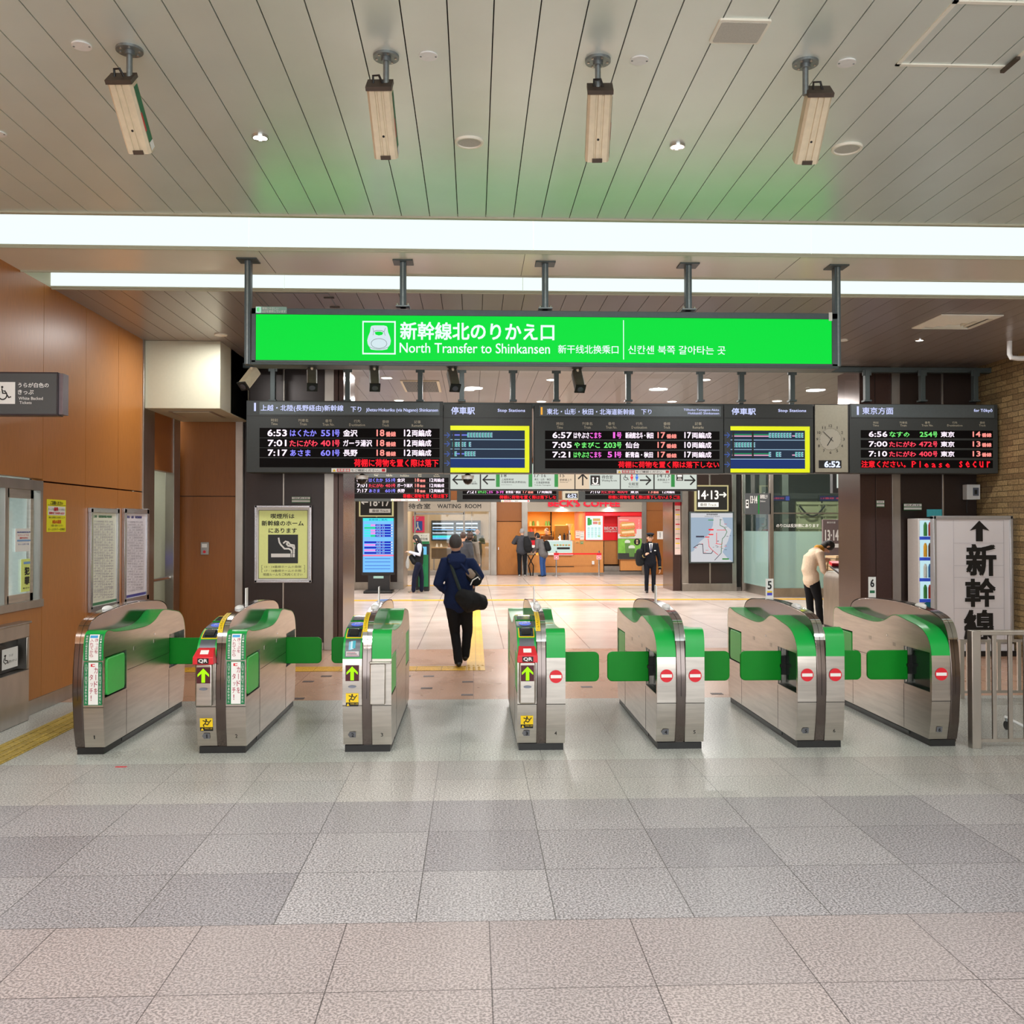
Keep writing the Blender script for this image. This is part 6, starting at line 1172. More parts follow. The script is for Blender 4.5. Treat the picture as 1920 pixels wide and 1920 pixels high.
for px in (1053, 1141): xx = X(px); q = MB(); q.cyl((xx, YF - .16, Z_(951)), (xx, YF - .16, Z_(953)), .05, LAMPM, n=14); q.tube([(xx, YF - .1, Z_(949)), (xx, YF - .16, Z_(951))], .012, STEEL, n=6); q.build('spotlight', loc=(xx, YF - .16, Z_(953)), label='small lit spotlight on the fascia under the %s' % ('left half of the red letters' if px < 1100 else 'right half of the red letters'), cat='light'); lamp(xx, YF - .22, Z_(953.5), .05, 6, rot=(R(12), 0, 0))
# menu lightbox, poster, notices
PM2 = Pl(Y=YF - .04); t = thing('menu_board', 'bright white backlit menu board with food pictures at the coffee shop', 'menu board', tuple(PM2.p(1114, 1012)))
q = MB(); q.slab(PM2, 1098.3, 967.5, 1129.6, 1012.2, em('menu_white', (228, 252, 244), 1.2), .08, .08); q.build('light_box', t, bevel=.01); q = MB(); gp = em('menu_green', (80, 180, 90), .9); op = em('menu_orange', (240, 190, 120), .9); tx = em('menu_text', (120, 200, 200), .9)
for (a0, a1, a2, a3, m_) in ((1101, 971, 1106, 985, gp), (1106, 974, 1109, 984, gp), (1111, 972, 1125, 977, op), (1111, 978, 1120, 983, em('menu_pink', (245, 150, 140), .9)), (1121, 978, 1126, 984, op), (1120, 1004, 1125, 1006, em('menu_lime', (200, 220, 60), .9))): q.rect(PM2, a0, a1, a2, a3, m_, .082)
for j in range(4):
    for i in range(9): q.rect(PM2, 1101 + j * 6.6, 989 + i * 2.2, 1101 + j * 6.6 + 4.6, 989.8 + i * 2.2, tx, .082)
q.build('print', t, smooth=False)
t = thing('poster', 'tall poster with a stacked sandwich above green drinks at the coffee shop', 'poster', tuple(PM2.p(1180, 1049)))
q = MB(); q.slab(PM2, 1157.7, 969, 1203, 1048.5, STEELH, .05, .05); q.rect(PM2, 1158.3, 969.6, 1202.5, 1009, mat('poster_coral', (232, 110, 106), .5, emit=(232, 110, 106), es=.2, vary=.03), .052); q.rect(PM2, 1158.3, 1001, 1202.5, 1010, mat('poster_grey', (222, 216, 214), .5, vary=.03), .053); q.rect(PM2, 1193, 992, 1202.5, 1010, mat('poster_grey', (222, 216, 214)), .0525)
q.rect(PM2, 1158.3, 1009.5, 1202.5, 1048, mat('poster_leaf', (110, 170, 60), .5, emit=(110, 170, 60), es=.15, vary=.25, vscale=6), .053)
brd, crm, fil, lt = mat('bread', (214, 150, 82), .6, vary=.12, vscale=30), mat('bread_crumb', (242, 216, 170), .6, vary=.06), mat('filling', (226, 120, 70), .6, vary=.2, vscale=40), mat('lettuce', (130, 180, 80), .6, vary=.2)
for dy in (0, 14): 
    q.shape(PM2, [(1161, 983 + dy), (1166, 978 + dy), (1188, 979 + dy), (1191, 985 + dy), (1188, 989 + dy), (1164, 990 + dy)], brd, .054 + dy * .0001); q.shape(PM2, [(1165, 983 + dy), (1188, 980.5 + dy), (1189, 985 + dy), (1166, 986.5 + dy)], crm, .0565 + dy * .0001)
    q.line(PM2, [(1162, 990 + dy), (1172, 991.5 + dy), (1180, 990 + dy), (1190, 989.5 + dy)], 2.6, fil, .058 + dy * .0001); q.line(PM2, [(1163, 992.3 + dy), (1176, 993 + dy), (1189, 991.5 + dy)], 1.2, lt, .059 + dy * .0001)
q.rect(PM2, 1158.3, 1037, 1202.5, 1048, mat('tray_dark', (48, 50, 46), .5, vary=.1), .056)
dk = mat('matcha', (92, 134, 66), .5, vary=.08); cpm = mat('cup_pale', (214, 226, 210), .3, vary=.03)
for cx, y0, y1, w_ in ((1176, 1016, 1037, 5), (1184, 1026, 1044, 6)): q.shape(PM2, [(cx - w_, y0), (cx + w_, y0), (cx + w_ * .75, y1), (cx - w_ * .75, y1)], dk, .058 + (cx - 1170) * .0003); q.rect(PM2, cx - w_, y0 - 2, cx + w_, y0 + 2, cpm, .0595 + (cx - 1170) * .0003); q.oval(PM2, cx, y0 - 2, w_ * .8, 2, cpm, .061 + (cx - 1170) * .0003)
q.oval(PM2, 1194, 1016, 6, 6.4, INK, .057); q.vtext('抹茶', PM2, 1192, 1011.5, 1196, 1020.5, crm, .0585, bold=.02, res=1); q.vtext('サンドイッチ', PM2, 1196.5, 974, 1198.8, 992, WHITEP, .054, res=1); q.rect(PM2, 1161, 974.5, 1178, 975.3, WHITEP, .054); q.build('print', t, smooth=False)
q = MB(); PC5 = Pl(Y=YF + .44); q.text("BECK'S", PC5, 1132.6, 987.5, 1158, 993.5, WHITEP, .006, bold=.04); q.text('COFFEE SHOP', PC5, 1132.6, 994.6, 1158, 998, WHITEP, .006, bold=.04, res=1); q.build('wall_lettering', loc=tuple(PC5.p(1145, 999)), smooth=False, label='white lettering on the recessed red wall beside the menu board', cat='sign')
for i, (a0, a1, a2, a3, c_, lab) in enumerate(((1079, 995, 1087, 1009, (236, 210, 196), 'pale pink notice on the rose glass of the coffee shop'), (1087.5, 996, 1095, 1012, (222, 222, 216), 'grey notice on the rose glass, right of the pink one'), (1079, 1013.5, 1086, 1018, (232, 180, 90), 'small orange card at the top of the wooden counter front'), (1088, 1014, 1093.5, 1020, (130, 170, 110), 'small green card at the top of the wooden counter front'))):
    q = MB(); q.slab(PF, a0, a1, a2, a3, mat('notice_%d' % i, c_, .5, vary=.06, vscale=20), .004, .03); 
    for k in range(3): q.rect(PF, a0 + 1, a1 + 1.2 + k * (a3 - a1) * .28, a2 - 1, a1 + 1.8 + k * (a3 - a1) * .28, (RED, LBL, INK)[k], .032)
    q.build('paper_notice', loc=tuple(PF.p(a0, a3)), smooth=False, label=lab, cat='notice')
# showcase
t = thing('display_case', 'lit glass pastry display case on the coffee counter', 'display case', (X(1048), YF, Z_(1041)))
q = MB(); q.box(X(1022), YF - .1, Z_(1041), X(1074), YF + .5, Z_(1037), WHITE); q.box(X(1022), YF - .08, Z_(1014.5), X(1074), YF + .5, Z_(1013), CHROME); q.build('frame', t, bevel=.005); q = MB(); q.box(X(1023), YF - .06, Z_(1036), X(1073), YF + .45, Z_(1015), em('case_glow', (214, 236, 226), .95)); q.build('lit_interior', t)
q = MB(); q.slab(PF, 1044, 1026, 1068, 1030, BLACK, .01, .075); q.build('vent_slot', t)
for i in range(6): cx = 1040 + i * 5.4; A = at(cx, 1022, Y=YF - .08); q = MB(); q.ell(A, (.045, .03, .03), brd if i % 2 else mat('pastry_green', (150, 160, 90), .6, vary=.1), nu=10, nv=6); q.build('pastry', loc=tuple(A), label='small pastry in the display case, ' + ('leftmost', 'second', 'third', 'fourth', 'fifth', 'rightmost')[i] + ' of the row', cat='pastry', group='pastries in the display case')
# back bar of the shop: shelves, machines, cups
def xz(px, py, y): p = at(px, py, Y=y); return p
t = thing('wall_shelf', 'wooden back shelf with baskets behind the coffee counter', 'shelf', tuple(xz(1010, 987, YF + 2.6)))
q = MB()
for py in (986, 1000): A, B = xz(990, py, YF + 2.6), xz(1033, py, YF + 2.6); q.box(A.x, YF + 2.6, A.z - .02, B.x, YF + 2.95, A.z, CW)
q.build('board', t); q = MB(); A = xz(1033, 985, YF + 2.6); q.box(A.x, YF + 2.6, 1.0, A.x + .03, YF + 2.95, 2.3, SEAM); q.build('upright', t)
for i, (px, c_, w_) in enumerate(((994, (210, 190, 120), .12), (1000, (90, 140, 60), .1), (1008, (230, 200, 150), .12), (1024, (110, 170, 90), .09), (1029, (110, 170, 90), .09), (996, (200, 60, 50), .12), (1003, (190, 120, 70), .1))):
    py = 986 if i < 5 else 1000; A = xz(px, py, YF + 2.75); A.z = xz(990, py, YF + 2.6).z + .002; w_ *= .5; q = MB(); n_r = [(w_, 0), (w_ * 1.05, .08), (w_ * .8, .16), (w_ * .3, .19)]; q.loft([[A + V((r_ * math.cos(2 * math.pi * k / 10), r_ * math.sin(2 * math.pi * k / 10), z)) for k in range(10)] for r_, z in n_r], mat('goods_%d' % i, c_, .6, vary=.2, vscale=30)); q.build('jar', loc=tuple(A), label='small %s tub on the %s shelf of the coffee shop, %s' % (('tan', 'green', 'cream', 'leafy green', 'leafy green', 'red', 'brown')[i], 'upper' if i < 5 else 'lower', ('at the left end', 'second from the left', 'in the middle', 'fourth from the left', 'at the right end', 'at the left end', 'beside the red one')[i]), cat='jar', group='tubs on the back shelf')
A = xz(1053, 1013, YF + 1.2); t = thing('coffee_machine', 'dark gold coffee machine with round hopper behind the counter', 'coffee machine', tuple(A)); q = MB(); q.box(A.x - .25, A.y, .9, A.x + .25, A.y + .4, A.z + .55, mat('machine_bronze', (150, 104, 40), .3, .5, vary=.1)); q.build('body', t, bevel=.02); q = MB(); q.cyl(A + V((.3, .1, 0)), A + V((.3, .1, .35)), .1, CHROME); q.cyl(A + V((.3, .1, .35)), A + V((.3, .1, .6)), .05, HOUS, r1=.14); q.build('grinder', t); q = MB(); q.cyl(A + V((-.1, -.06, .1)), A + V((-.1, .0, .1)), .03, CHROME, n=12); q.build('spout', t)
for i, px in enumerate((1050, 1058, 1064, 1069)): A = xz(px, 1013.2, YF + .35); q = MB(); q.cyl(A, A + V((0, 0, .17 + .03 * (i % 2))), .04, (WHITE, BLACK, mat('cup_brown', (90, 60, 40), .5), HOUS)[i], r1=.05 if i % 2 else .03, n=14); q.cyl(A + V((0, 0, .17 + .03 * (i % 2))), A + V((0, 0, .23 + .03 * (i % 2))), .02, BLACK, n=10); q.build('bottle', loc=tuple(A), label='%s bottle on the coffee counter, %s of four' % (('white', 'black', 'brown', 'beige')[i], ('first', 'second', 'third', 'last')[i]), cat='bottle', group='bottles on the coffee counter')
for i, px in enumerate((1035, 1038, 1041, 1044)): A = xz(px, 996, YF + 2.9); q = MB(); q.cyl(A, A + V((0, 0, -.22)), .012, BLACK, n=8); q.cyl(A + V((0, 0, -.22)), A + V((0, 0, -.3)), .03, BLACK, n=10); q.build('ladle', loc=tuple(A), label='dark utensil hanging on the yellow back wall, %s of four' % ('leftmost', 'second', 'third', 'rightmost')[i], cat='utensil', group='hanging utensils')
# register stand at left of the counter
A = xz(994, 1013, YF - .02); t = thing('cash_register', 'cash register and red card stand at the left end of the coffee counter', 'cash register', (A.x, YF, A.z)); q = MB(); q.box(A.x - .12, YF, Z_(1041), A.x + .2, YF + .35, A.z + .1, BLACK); q.build('terminal', t, bevel=.01); q = MB(); q.obox(A + V((0, 0, .2)), (.3, .02, .2), Matrix.Rotation(R(-20), 3, 'X'), HCAP); q.build('screen', t); q = MB(); q.slab(PF, 994, 1013, 1005, 1027, RED, .01, .06); q.rect(PF, 995, 1022, 1004, 1027, WHITEP, .062); q.build('card', t)
t = thing('folding_stand', 'folding tray stand with crossed dark legs beside the grey-haired customer', 'stand', tuple(at(1000, 1080, Y=32.5))); t.location.z = 0; t['_o'] = list(t.location); Xs = lambda px: at(px, 987, Y=32.5).x
q = MB(); q.box(Xs(989), 32.35, .72, Xs(1001), 32.6, .78, HOUS); q.build('tray', t); 
for a0, a1 in ((1001, 991), (989, 1000)): q = MB(); q.tube([(Xs(a0), 32.45, .72), (Xs(a1), 32.45, .35), (Xs(a1 + (4 if a1 < a0 else -1)), 32.45, .0)], .02, BLACK, n=6); q.build('leg', t)
# belt barrier
YBB = 32.2; Xb = lambda px: at(px, 987, Y=YBB).x
for i, px in enumerate((1043, 1123)):
    t = thing('barrier_post', 'slim silver barrier post with pink card, %s of the two at the coffee shop' % ('left' if i == 0 else 'right'), 'barrier post', (Xb(px), YBB, 0), group='belt barrier posts'); q = MB(); q.cyl((Xb(px), YBB, .02), (Xb(px), YBB, .86), .028, CHROME, n=14); q.build('post', t); q = MB(); q.cyl((Xb(px), YBB, 0), (Xb(px), YBB, .03), .16, CHROME, n=24); q.build('base', t)
    q = MB(); PBB = Pl(Y=YBB - .03); q.slab(PBB, px - 4.5, 1036.5, px + 4.5, 1049, mat('card_pink', (240, 170, 180), .5, vary=.03), .012, .01); q.rect(PBB, px - 4.5, 1036.5, px + 4.5, 1041, RED, .012); q.oval(PBB, px, 1045, 2.4, 2.4, RED, .012); q.oval(PBB, px, 1045, 1.5, 1.5, WHITEP, .014); q.build('card', t)
q = MB(); zb5 = at(1080, 1038.5, Y=YBB).z; q.box(Xb(1044.5), YBB - .003, zb5 - .025, Xb(1121.5), YBB + .003, zb5 + .025, rc); q.build('barrier_belt', loc=(Xb(1082), YBB, zb5), label='red belt stretched between the two barrier posts at the coffee shop', cat='belt')
A = at(1112, 1055, Y=YF - .05); q = MB(); q.box(A.x - .04, YF - .1, A.z - .06, A.x + .04, YF - .025, A.z + .06, WHITE); q.build('outlet_box', loc=tuple(A), label='small white box on the wooden front below the menu board', cat='outlet')

# ------------------------------------------------ right of the hall: route map, glass lift enclosure
PMp = Pl(Y=24.55, o=(1220, 860), k=4.8); t = thing('route_map', 'framed railway route map with blue sea on the right hall pillar', 'map', tuple(PMp.box(345, 480, 745, 938)(.5, 0)))
q = MB(); q.slab(PMp, 345, 478, 745, 940, DGREY, .08, .06); q.build('frame', t, bevel=.006); q = MB(); ls, ld = em('map_sea', (176, 196, 216), .8), em('map_land', (222, 222, 226), .85); L1 = .064
q.slab(PMp, 357, 490, 733, 928, ld, .006, L1); q.shape(PMp, [(357, 530), (560, 530), (555, 600), (520, 680), (440, 745), (400, 790), (380, 830), (357, 840)], ls, L1 + .002); q.shape(PMp, [(640, 530), (733, 530), (733, 928), (690, 900), (640, 840), (690, 740), (720, 640), (660, 590)], ls, L1 + .002)
mk, mr, mg = mat('map_dark', (40, 36, 60), .5), mat('map_red', (214, 40, 50), .5), mat('map_green', (40, 130, 60), .5)
for pts, m_, w_ in (([(622, 545), (618, 600), (660, 620), (680, 660), (660, 700), (640, 720), (632, 780), (628, 850), (570, 912)], mk, 5), ([(622, 545), (618, 600), (660, 620), (680, 660), (660, 700), (640, 720), (632, 780), (628, 850)], mg, 3), ([(380, 800), (430, 768), (462, 770), (468, 852), (540, 852), (556, 828)], mk, 6), ([(512, 720), (520, 790), (545, 820), (600, 865)], mr, 5), ([(588, 668), (588, 766), (630, 770)], mr, 5), ([(590, 642), (670, 642)], mr, 5)): q.line(PMp, pts, w_, m_, L1 + (.004 if w_ > 4 else .0055))
for a0, a1, a2, a3, m_ in ((515, 628, 560, 650, mr), (515, 673, 558, 692, mr), (484, 697, 522, 714, mr), (402, 690, 476, 712, mk), (512, 545, 560, 560, mg), (638, 892, 698, 912, mg)): q.rect(PMp, a0, a1 + 4, a2, a3 - 4, m_, L1 + .006)
q.text('新幹線路線図', PMp, 497, 495, 596, 509, INK, L1 + .006, bold=.02); q.text('Shinkansen Route Network', PMp, 480, 514, 615, 524, INK, L1 + .006, res=1)
random.seed(5)
for i in range(26): x, y = random.choice(((645, 560), (700, 640), (600, 740), (430, 760), (500, 840), (650, 800))); x += random.uniform(-50, 35); y += random.uniform(-30, 60); q.rect(PMp, x, y, x + random.uniform(10, 26), y + 3, mk if i % 3 else mr, L1 + .0065)
q.build('print', t, smooth=False)
# glass enclosure: curved left part + straight front
TEAL = glass_mat('frosted_teal_glass', (.75, .9, .88), rough=.08, base=.42, gcol=(176, 204, 198)); CLG = glass_mat('lift_glass', (.72, .80, .78), rough=.03, base=.05, gcol=(120, 140, 135))
A0, A1, A2 = at(1394, 1108, Z=0), at(1446, 1120, Z=0), at(1612, 1121, Z=0); A2.y = A1.y
arc = []
for i in range(9):
    s = i / 8; a = math.pi / 2 * s; arc.append(V((A0.x + (A1.x - A0.x) * (1 - math.cos(a)), A0.y + (A1.y - A0.y) * math.sin(a), 0)))
def wallstrip(pts, z0, z1, m, th=.02):
    b = MB(); n = len(pts); vs = [p + V((0, 0, z0)) for p in pts] + [p + V((0, 0, z1)) for p in pts]; vs += [v + V((0, th, 0)) for v in vs]
    fs = []
    for i in range(n - 1): fs += [(i, i + 1, n + i + 1, n + i), (2 * n + i + 1, 2 * n + i, 3 * n + i, 3 * n + i + 1), (n + i, n + i + 1, 3 * n + i + 1, 3 * n + i), (i + 1, i, 2 * n + i, 2 * n + i + 1)]
    return b.add(vs, fs, m)
zf = at(1430, 965, Y=A1.y).z
for pts, nm in ((arc, ''), ([A1, A2 + V((0.2, 0, 0))], '')):
    struct(wallstrip(pts, .22, zf - .4, TEAL), 'window_5'); struct(wallstrip(pts, zf - .4, 4.1, CLG), 'window_6'); struct(wallstrip([p + V((0, -.03, 0)) for p in pts], 0, .22, STEELH, .08), 'trim_10'); struct(wallstrip([p + V((0, -.01, 0)) for p in pts], zf + .02, zf + .05, STEELH, .05), 'trim_11')
b = MB()
for p in (A0, A1, V(((A1.x + A2.x) / 2 + 1.2, A1.y, 0))): b.box(p.x - .05, p.y - .06, 0, p.x + .05, p.y + .06, 4.1, STEELH)
struct(b, 'trim_12', bevel=.008)
# behind the glass: lift shaft panels, beams, cables
yb6 = A1.y + 2.6; X = lambda px: at(px, 987, Y=yb6).x; Z6 = lambda py: at(1500, py, Y=yb6).z
crp = mat('shaft_cream', (186, 182, 140), .6, vary=.06, vscale=4); drk = mat('shaft_dark', (46, 46, 44), .6, vary=.1)
b = MB(); b.box(X(1380), yb6 + 1.2, 0, X(1640), yb6 + 1.3, 4.1, drk)
for a0, a1 in ((1493, 1540), (1543, 1575), (1578, 1625)): b.box(X(a0), yb6, 0, X(a1), yb6 + .1, Z6(940), crp); b.box(X(a0 + 3), yb6 - .03, 0, X(a0 + 6), yb6, Z6(944), crp); b.box(X(a1 - 6), yb6 - .03, 0, X(a1 - 3), yb6, Z6(944), crp)
for py in (946, 968, 992): b.box(X(1493), yb6 - .05, Z6(py), X(1625), yb6 - .02, Z6(py) + .03, crp)
b.box(X(1420), yb6 - .2, Z6(1110), X(1432), yb6, 4.1, mat('shaft_post', (120, 122, 112), .5, .3, vary=.1)); b.box(X(1462), yb6 - .2, 0, X(1474), yb6, 4.1, mat('shaft_post', (120, 122, 112))); b.box(X(1400), yb6 - .1, Z6(935), X(1640), yb6 + .1, Z6(925), drk)
struct(b, 'wall_shaft')
t = thing('cable', 'black cables drooping across the cream shaft panels behind the glass', 'cable', (X(1500), yb6 - .1, Z6(950))); q = MB(); q.tube([V((X(1496 + i * 4), yb6 - .12, Z6(948 + 20 * math.sin(math.pi * i / 12)))) for i in range(13)], .025, BLACK, n=6); q.tube([V((X(1576 + i * 4), yb6 - .12, Z6(948 + 12 * math.sin(math.pi * i / 12)))) for i in range(13)], .02, BLACK, n=6); q.build('cable_run', t)
for px0, px1, py in ((1448, 1482, 938), (1536, 1596, 938)):
    P_ = Pl(Y=A1.y + 1.4); q = MB(); q.slab(P_, px0, 929, px1, 940, BLACK, .1, 0); q.rect(P_, px0 + 1, 930, px1 - 1, 939, em('mon_blue', (30, 36, 96), .8), .004); q.rect(P_, px1 - 9, 930.5, px1 - 2, 938.5, em('mon_light', (90, 100, 200), .9), .006); q.text('13番線 東京', P_, px0 + 3, 932.5, px1 - 12, 936, lr, .007, res=1)
    q.build('train_monitor', loc=tuple(P_.p(px0, 940)), smooth=False, label='small dark blue train monitor behind the glass, ' + ('left' if px0 < 1500 else 'right') + ' of two', cat='screen', group='monitors behind the glass')
PG = Pl(Y=A1.y - .03, o=(1220, 860), k=4.8); q = MB(); q.text('のりロは反対側にあります', PG, 1130, 586, 1515, 619, WHITEP, .004, bold=.015); q.build('glass_lettering', loc=tuple(PG.p(1300, 620)), smooth=False, label='white Japanese lettering on the glass enclosure behind the bent man', cat='sign')
t = thing('track_sign', 'dark grey sign reading 13·14 with green bar on the curved glass', 'sign', tuple(PG.box(848, 310, 1080, 497)(.5, 0))); q = MB(); q.slab(PG, 848, 312, 1078, 500, mat('sign_face_grey', (78, 82, 84), .4), .04, .03); q.build('panel', t); q = MB(); q.text('13·14', PG, 893, 335, 955, 403, WHITEP, .034, bold=.02); q.rect(PG, 962, 330, 974, 497, dg, .034); q.text('新幹線上り', PG, 982, 322, 1048, 362, WHITEP, .034, bold=.01, res=1); q.text('Shinkansen', PG, 982, 374, 1028, 390, WHITEP, .034, res=1); q.rect(PG, 853, 370, 878, 445, WHITEP, .034); q.rect(PG, 858, 380, 873, 400, BLACK, .036); q.rect(PG, 858, 410, 873, 428, BLACK, .036); q.build('lettering', t, smooth=False)
# white exit-stairs sign and escalator between pillar and glass
P26 = Pl(Y=26.5, o=(1220, 860), k=4.8); t = thing('stair_sign', 'white sign with black zigzag stair symbol between the right hall pillar and the glass', 'sign', tuple(P26.p(800, 452))); q = MB(); q.slab(P26, 772, 275, 836, 452, em('stair_white', (226, 228, 226), .9), .1, 0); q.build('panel', t); q = MB(); q.line(P26, [(778, 320), (800, 320), (822, 368)], 10, INK, .004); q.line(P26, [(778, 415), (790, 415), (790, 330)], 8, INK, .005); q.build('symbol', t, smooth=False)
Y7 = 27.5; X = lambda px: at(px, 987, Y=Y7).x; t = thing('escalator', 'dark escalator with pale handrail seen between the right hall pillar and the glass', 'escalator', (X(1388), Y7, 0)); q = MB()
for i in range(10): z = .15 + i * .22; q.box(X(1376), Y7 + .3 * i, 0, X(1398), Y7 + .3 * i + .3, z, BLACK); q.box(X(1376), Y7 + .3 * i - .01, z - .02, X(1398), Y7 + .3 * i, z, STEEL)
q.build('steps', t); q = MB(); q.tube([(X(1380), Y7 - .1, .95), (X(1380), Y7 + .2, 1.05), (X(1380) + .0, Y7 + 3.2, 3.25)], .04, WHITE, n=8); q.build('handrail', t); q = MB(); q.box(X(1376), Y7 - .1, 0, X(1378), Y7 + .3, .9, STEELH); q.build('side_panel', t)
# 13-14 standing sign, far gate machine, brick pier
Y8 = 18.5; P8 = Pl(Y=Y8, o=(1220, 860), k=4.8); X = lambda px: at(px, 987, Y=Y8).x; t = thing('track_sign', 'standing grey sign reading 13·14 with white diagonal arrow, behind the bent man', 'sign', (X(1566), Y8, 0)); q = MB(); q.slab(P8, 1545, 548, 1772, 870, mat('sign_brown_grey', (112, 98, 98), .4, vary=.03), .06, .03); q.build('panel', t, bevel=.006)
q = MB(); q.text('13·14', P8, 1563, 640, 1686, 738, WHITEP, .034, bold=.025); q.rect(P8, 1700, 632, 1754, 776, WHITEP, .034); q.line(P8, [(1710, 752), (1744, 660)], 9, INK, .036); q.line(P8, [(1714, 655), (1745, 655), (1742, 710)], 9, INK, .037); q.text('東京方面', P8, 1580, 566, 1657, 584, WHITEP, .034, bold=.01, res=1); q.rect(P8, 1650, 765, 1685, 800, WHITEP, .034); q.build('lettering', t, smooth=False)
q = MB(); q.box(X(1590), Y8, 0, X(1597), Y8 + .08, at(1590, 969, Y=Y8).z, STEELH); q.build('post', t)
Y9 = 19.5; X = lambda px: at(px, 987, Y=Y9).x; BR2 = tile_mat('brick_pier', (182, 156, 118), (136, 112, 80), (80, 66, 52), .26, .085, 0, 0, gap=.008, rough=.6, sscale=40, offset=.5, axes='xz', bump=.5, speck=(.85, 1.15))
b = MB(); b.prism([(X(1564), Y9, 0), (X(1640), Y9, 0), (X(1640), Y9, 1.9), (X(1604), Y9, 1.5), (X(1586), Y9, 1.12), (X(1568), Y9, 1.08), (X(1564), Y9, .9)], (0, .6, 0), BR2); struct(b, 'wall_brick_pier', smooth=False)
Y10 = 14.8; X = lambda px: at(px, 987, Y=Y10).x; P10 = Pl(Y=Y10); t = thing('ticket_gate', 'distant steel gate machine with red and orange labels behind the bent man', 'ticket gate', (X(1600), Y10, 0)); q = MB(); zz = lambda py: at(1600, py, Y=Y10).z
q.prism([(X(1582), Y10, .05), (X(1582), Y10, zz(1088)), (X(1588), Y10, zz(1076)), (X(1622), Y10, zz(1074)), (X(1622), Y10, .05)], (0, .9, 0), STEELH); q.build('cabinet', t, bevel=.01); q = MB(); q.slab(P10, 1583, 1091, 1592, 1100, RED, .01, .008); q.slab(P10, 1595, 1091, 1608, 1100, mat('label_orange', (240, 150, 50), .5, vary=.2, vscale=30), .01, .008); q.build('label_sticker', t)
q = MB(); q.obox(V((X(1600), Y10 + .25, zz(1073) + .02)), (.42, .4, .03), Matrix.Rotation(R(14), 3, 'X'), BLACK); q.obox(V((X(1604), Y10 + .22, zz(1073) + .04)), (.2, .34, .02), Matrix.Rotation(R(14), 3, 'X'), WHITEP); q.obox(V((X(1602), Y10 + .5, zz(1073) + .12)), (.4, .14, .05), Matrix.Rotation(R(14), 3, 'X'), RED); q.build('reader', t, bevel=.004); q = MB(); q.box(X(1583), Y10 + .02, 0, X(1620), Y10 + .88, .05, BLACK); q.build('kick_base', t)
P15 = Pl(Y=16.0, o=(1220, 860), k=4.8); t = thing('direction_sign', 'white lit sign with left arrow and green bar below the clock', 'sign', tuple(P15.p(1770, 265))); q = MB(); q.slab(P15, 1640, 60, 1960, 310, mat('sign_face_grey', (78, 82, 84), .4), .12, -.01); q.slab(P15, 1676, 80, 1950, 264, em('direction_white', (214, 222, 212), 1.0), .01, .004); q.build('panel', t)
q = MB(); q.line(P15, [(1700, 162), (1780, 162)], 9, INK, .008); q.line(P15, [(1728, 136), (1700, 162), (1728, 188)], 9, INK, .009); q.rect(P15, 1798, 100, 1828, 240, dg, .008); q.vtext('上野', P15, 1840, 150, 1868, 215, INK, .008, res=1); q.build('lettering', t, smooth=False)
q = MB(); a = at(1590, 872, Y=16.1); q.box(a.x - .03, 16.02, a.z, a.x + .03, 16.08, 4.1, DGREY); q.build('hanger', t)
# ================================================================== PEOPLE
def fabric(name, col, rough=.85): return mat(name, col, rough, vary=.08, vscale=60, bump=.25, bscale=260, spec=.2)
SKIN = mat('skin', (206, 160, 134), .55, vary=.04, vscale=20); SKIN2 = mat('skin_pale', (222, 178, 154), .55, vary=.04, vscale=20)
HAIR = mat('hair_black', (26, 24, 24), .5, vary=.3, vscale=160, bump=.3, bscale=400); HAIRG = mat('hair_grey', (150, 150, 150), .6, vary=.2, vscale=160); HAIRB = mat('hair_brown', (58, 36, 26), .5, vary=.3, vscale=160); HAIRS = mat('hair_short_grey', (64, 62, 62), .6, vary=.3, vscale=120, bump=.3, bscale=500)
SHOE = mat('shoe_black', (24, 24, 26), .4, vary=.2); SOLE = mat('shoe_sole', (150, 145, 135), .6, vary=.1)
_cl = None
def chain(mb, pts, rr, m, xax=(1, 0, 0), n=14):
    """rounded tapering limb or trunk through pts; rr = (rx, ry) or r at each point"""
    pts = [V(p) for p in pts]; rr = [(r, r) if not isinstance(r, tuple) else r for r in rr]; rings = []; X = V(xax)
    N_ = len(pts)
    def fr(i):
        d = (pts[min(i + 1, N_ - 1)] - pts[max(i - 1, 0)]).normalized(); x = X - d * X.dot(d)
        if x.length < .2: x = d.orthogonal()
        x.normalize(); return d, x, d.cross(x)
    def ring(c, x, y, a, b): return [c + x * a * math.cos(2 * math.pi * k / n) + y * b * math.sin(2 * math.pi * k / n) for k in range(n)]
    d, x, y = fr(0)
    for t_ in (85, 60, 30): rings.append(ring(pts[0] - d * min(rr[0]) * math.sin(R(t_)), x, y, rr[0][0] * math.cos(R(t_)), rr[0][1] * math.cos(R(t_))))
    for i in range(N_): d, x, y = fr(i); rings.append(ring(pts[i], x, y, *rr[i]))
    d, x, y = fr(N_ - 1)
    for t_ in (30, 60, 85): rings.append(ring(pts[-1] + d * min(rr[-1]) * math.sin(R(t_)), x, y, rr[-1][0] * math.cos(R(t_)), rr[-1][1] * math.cos(R(t_))))
    return mb.loft(rings, m)
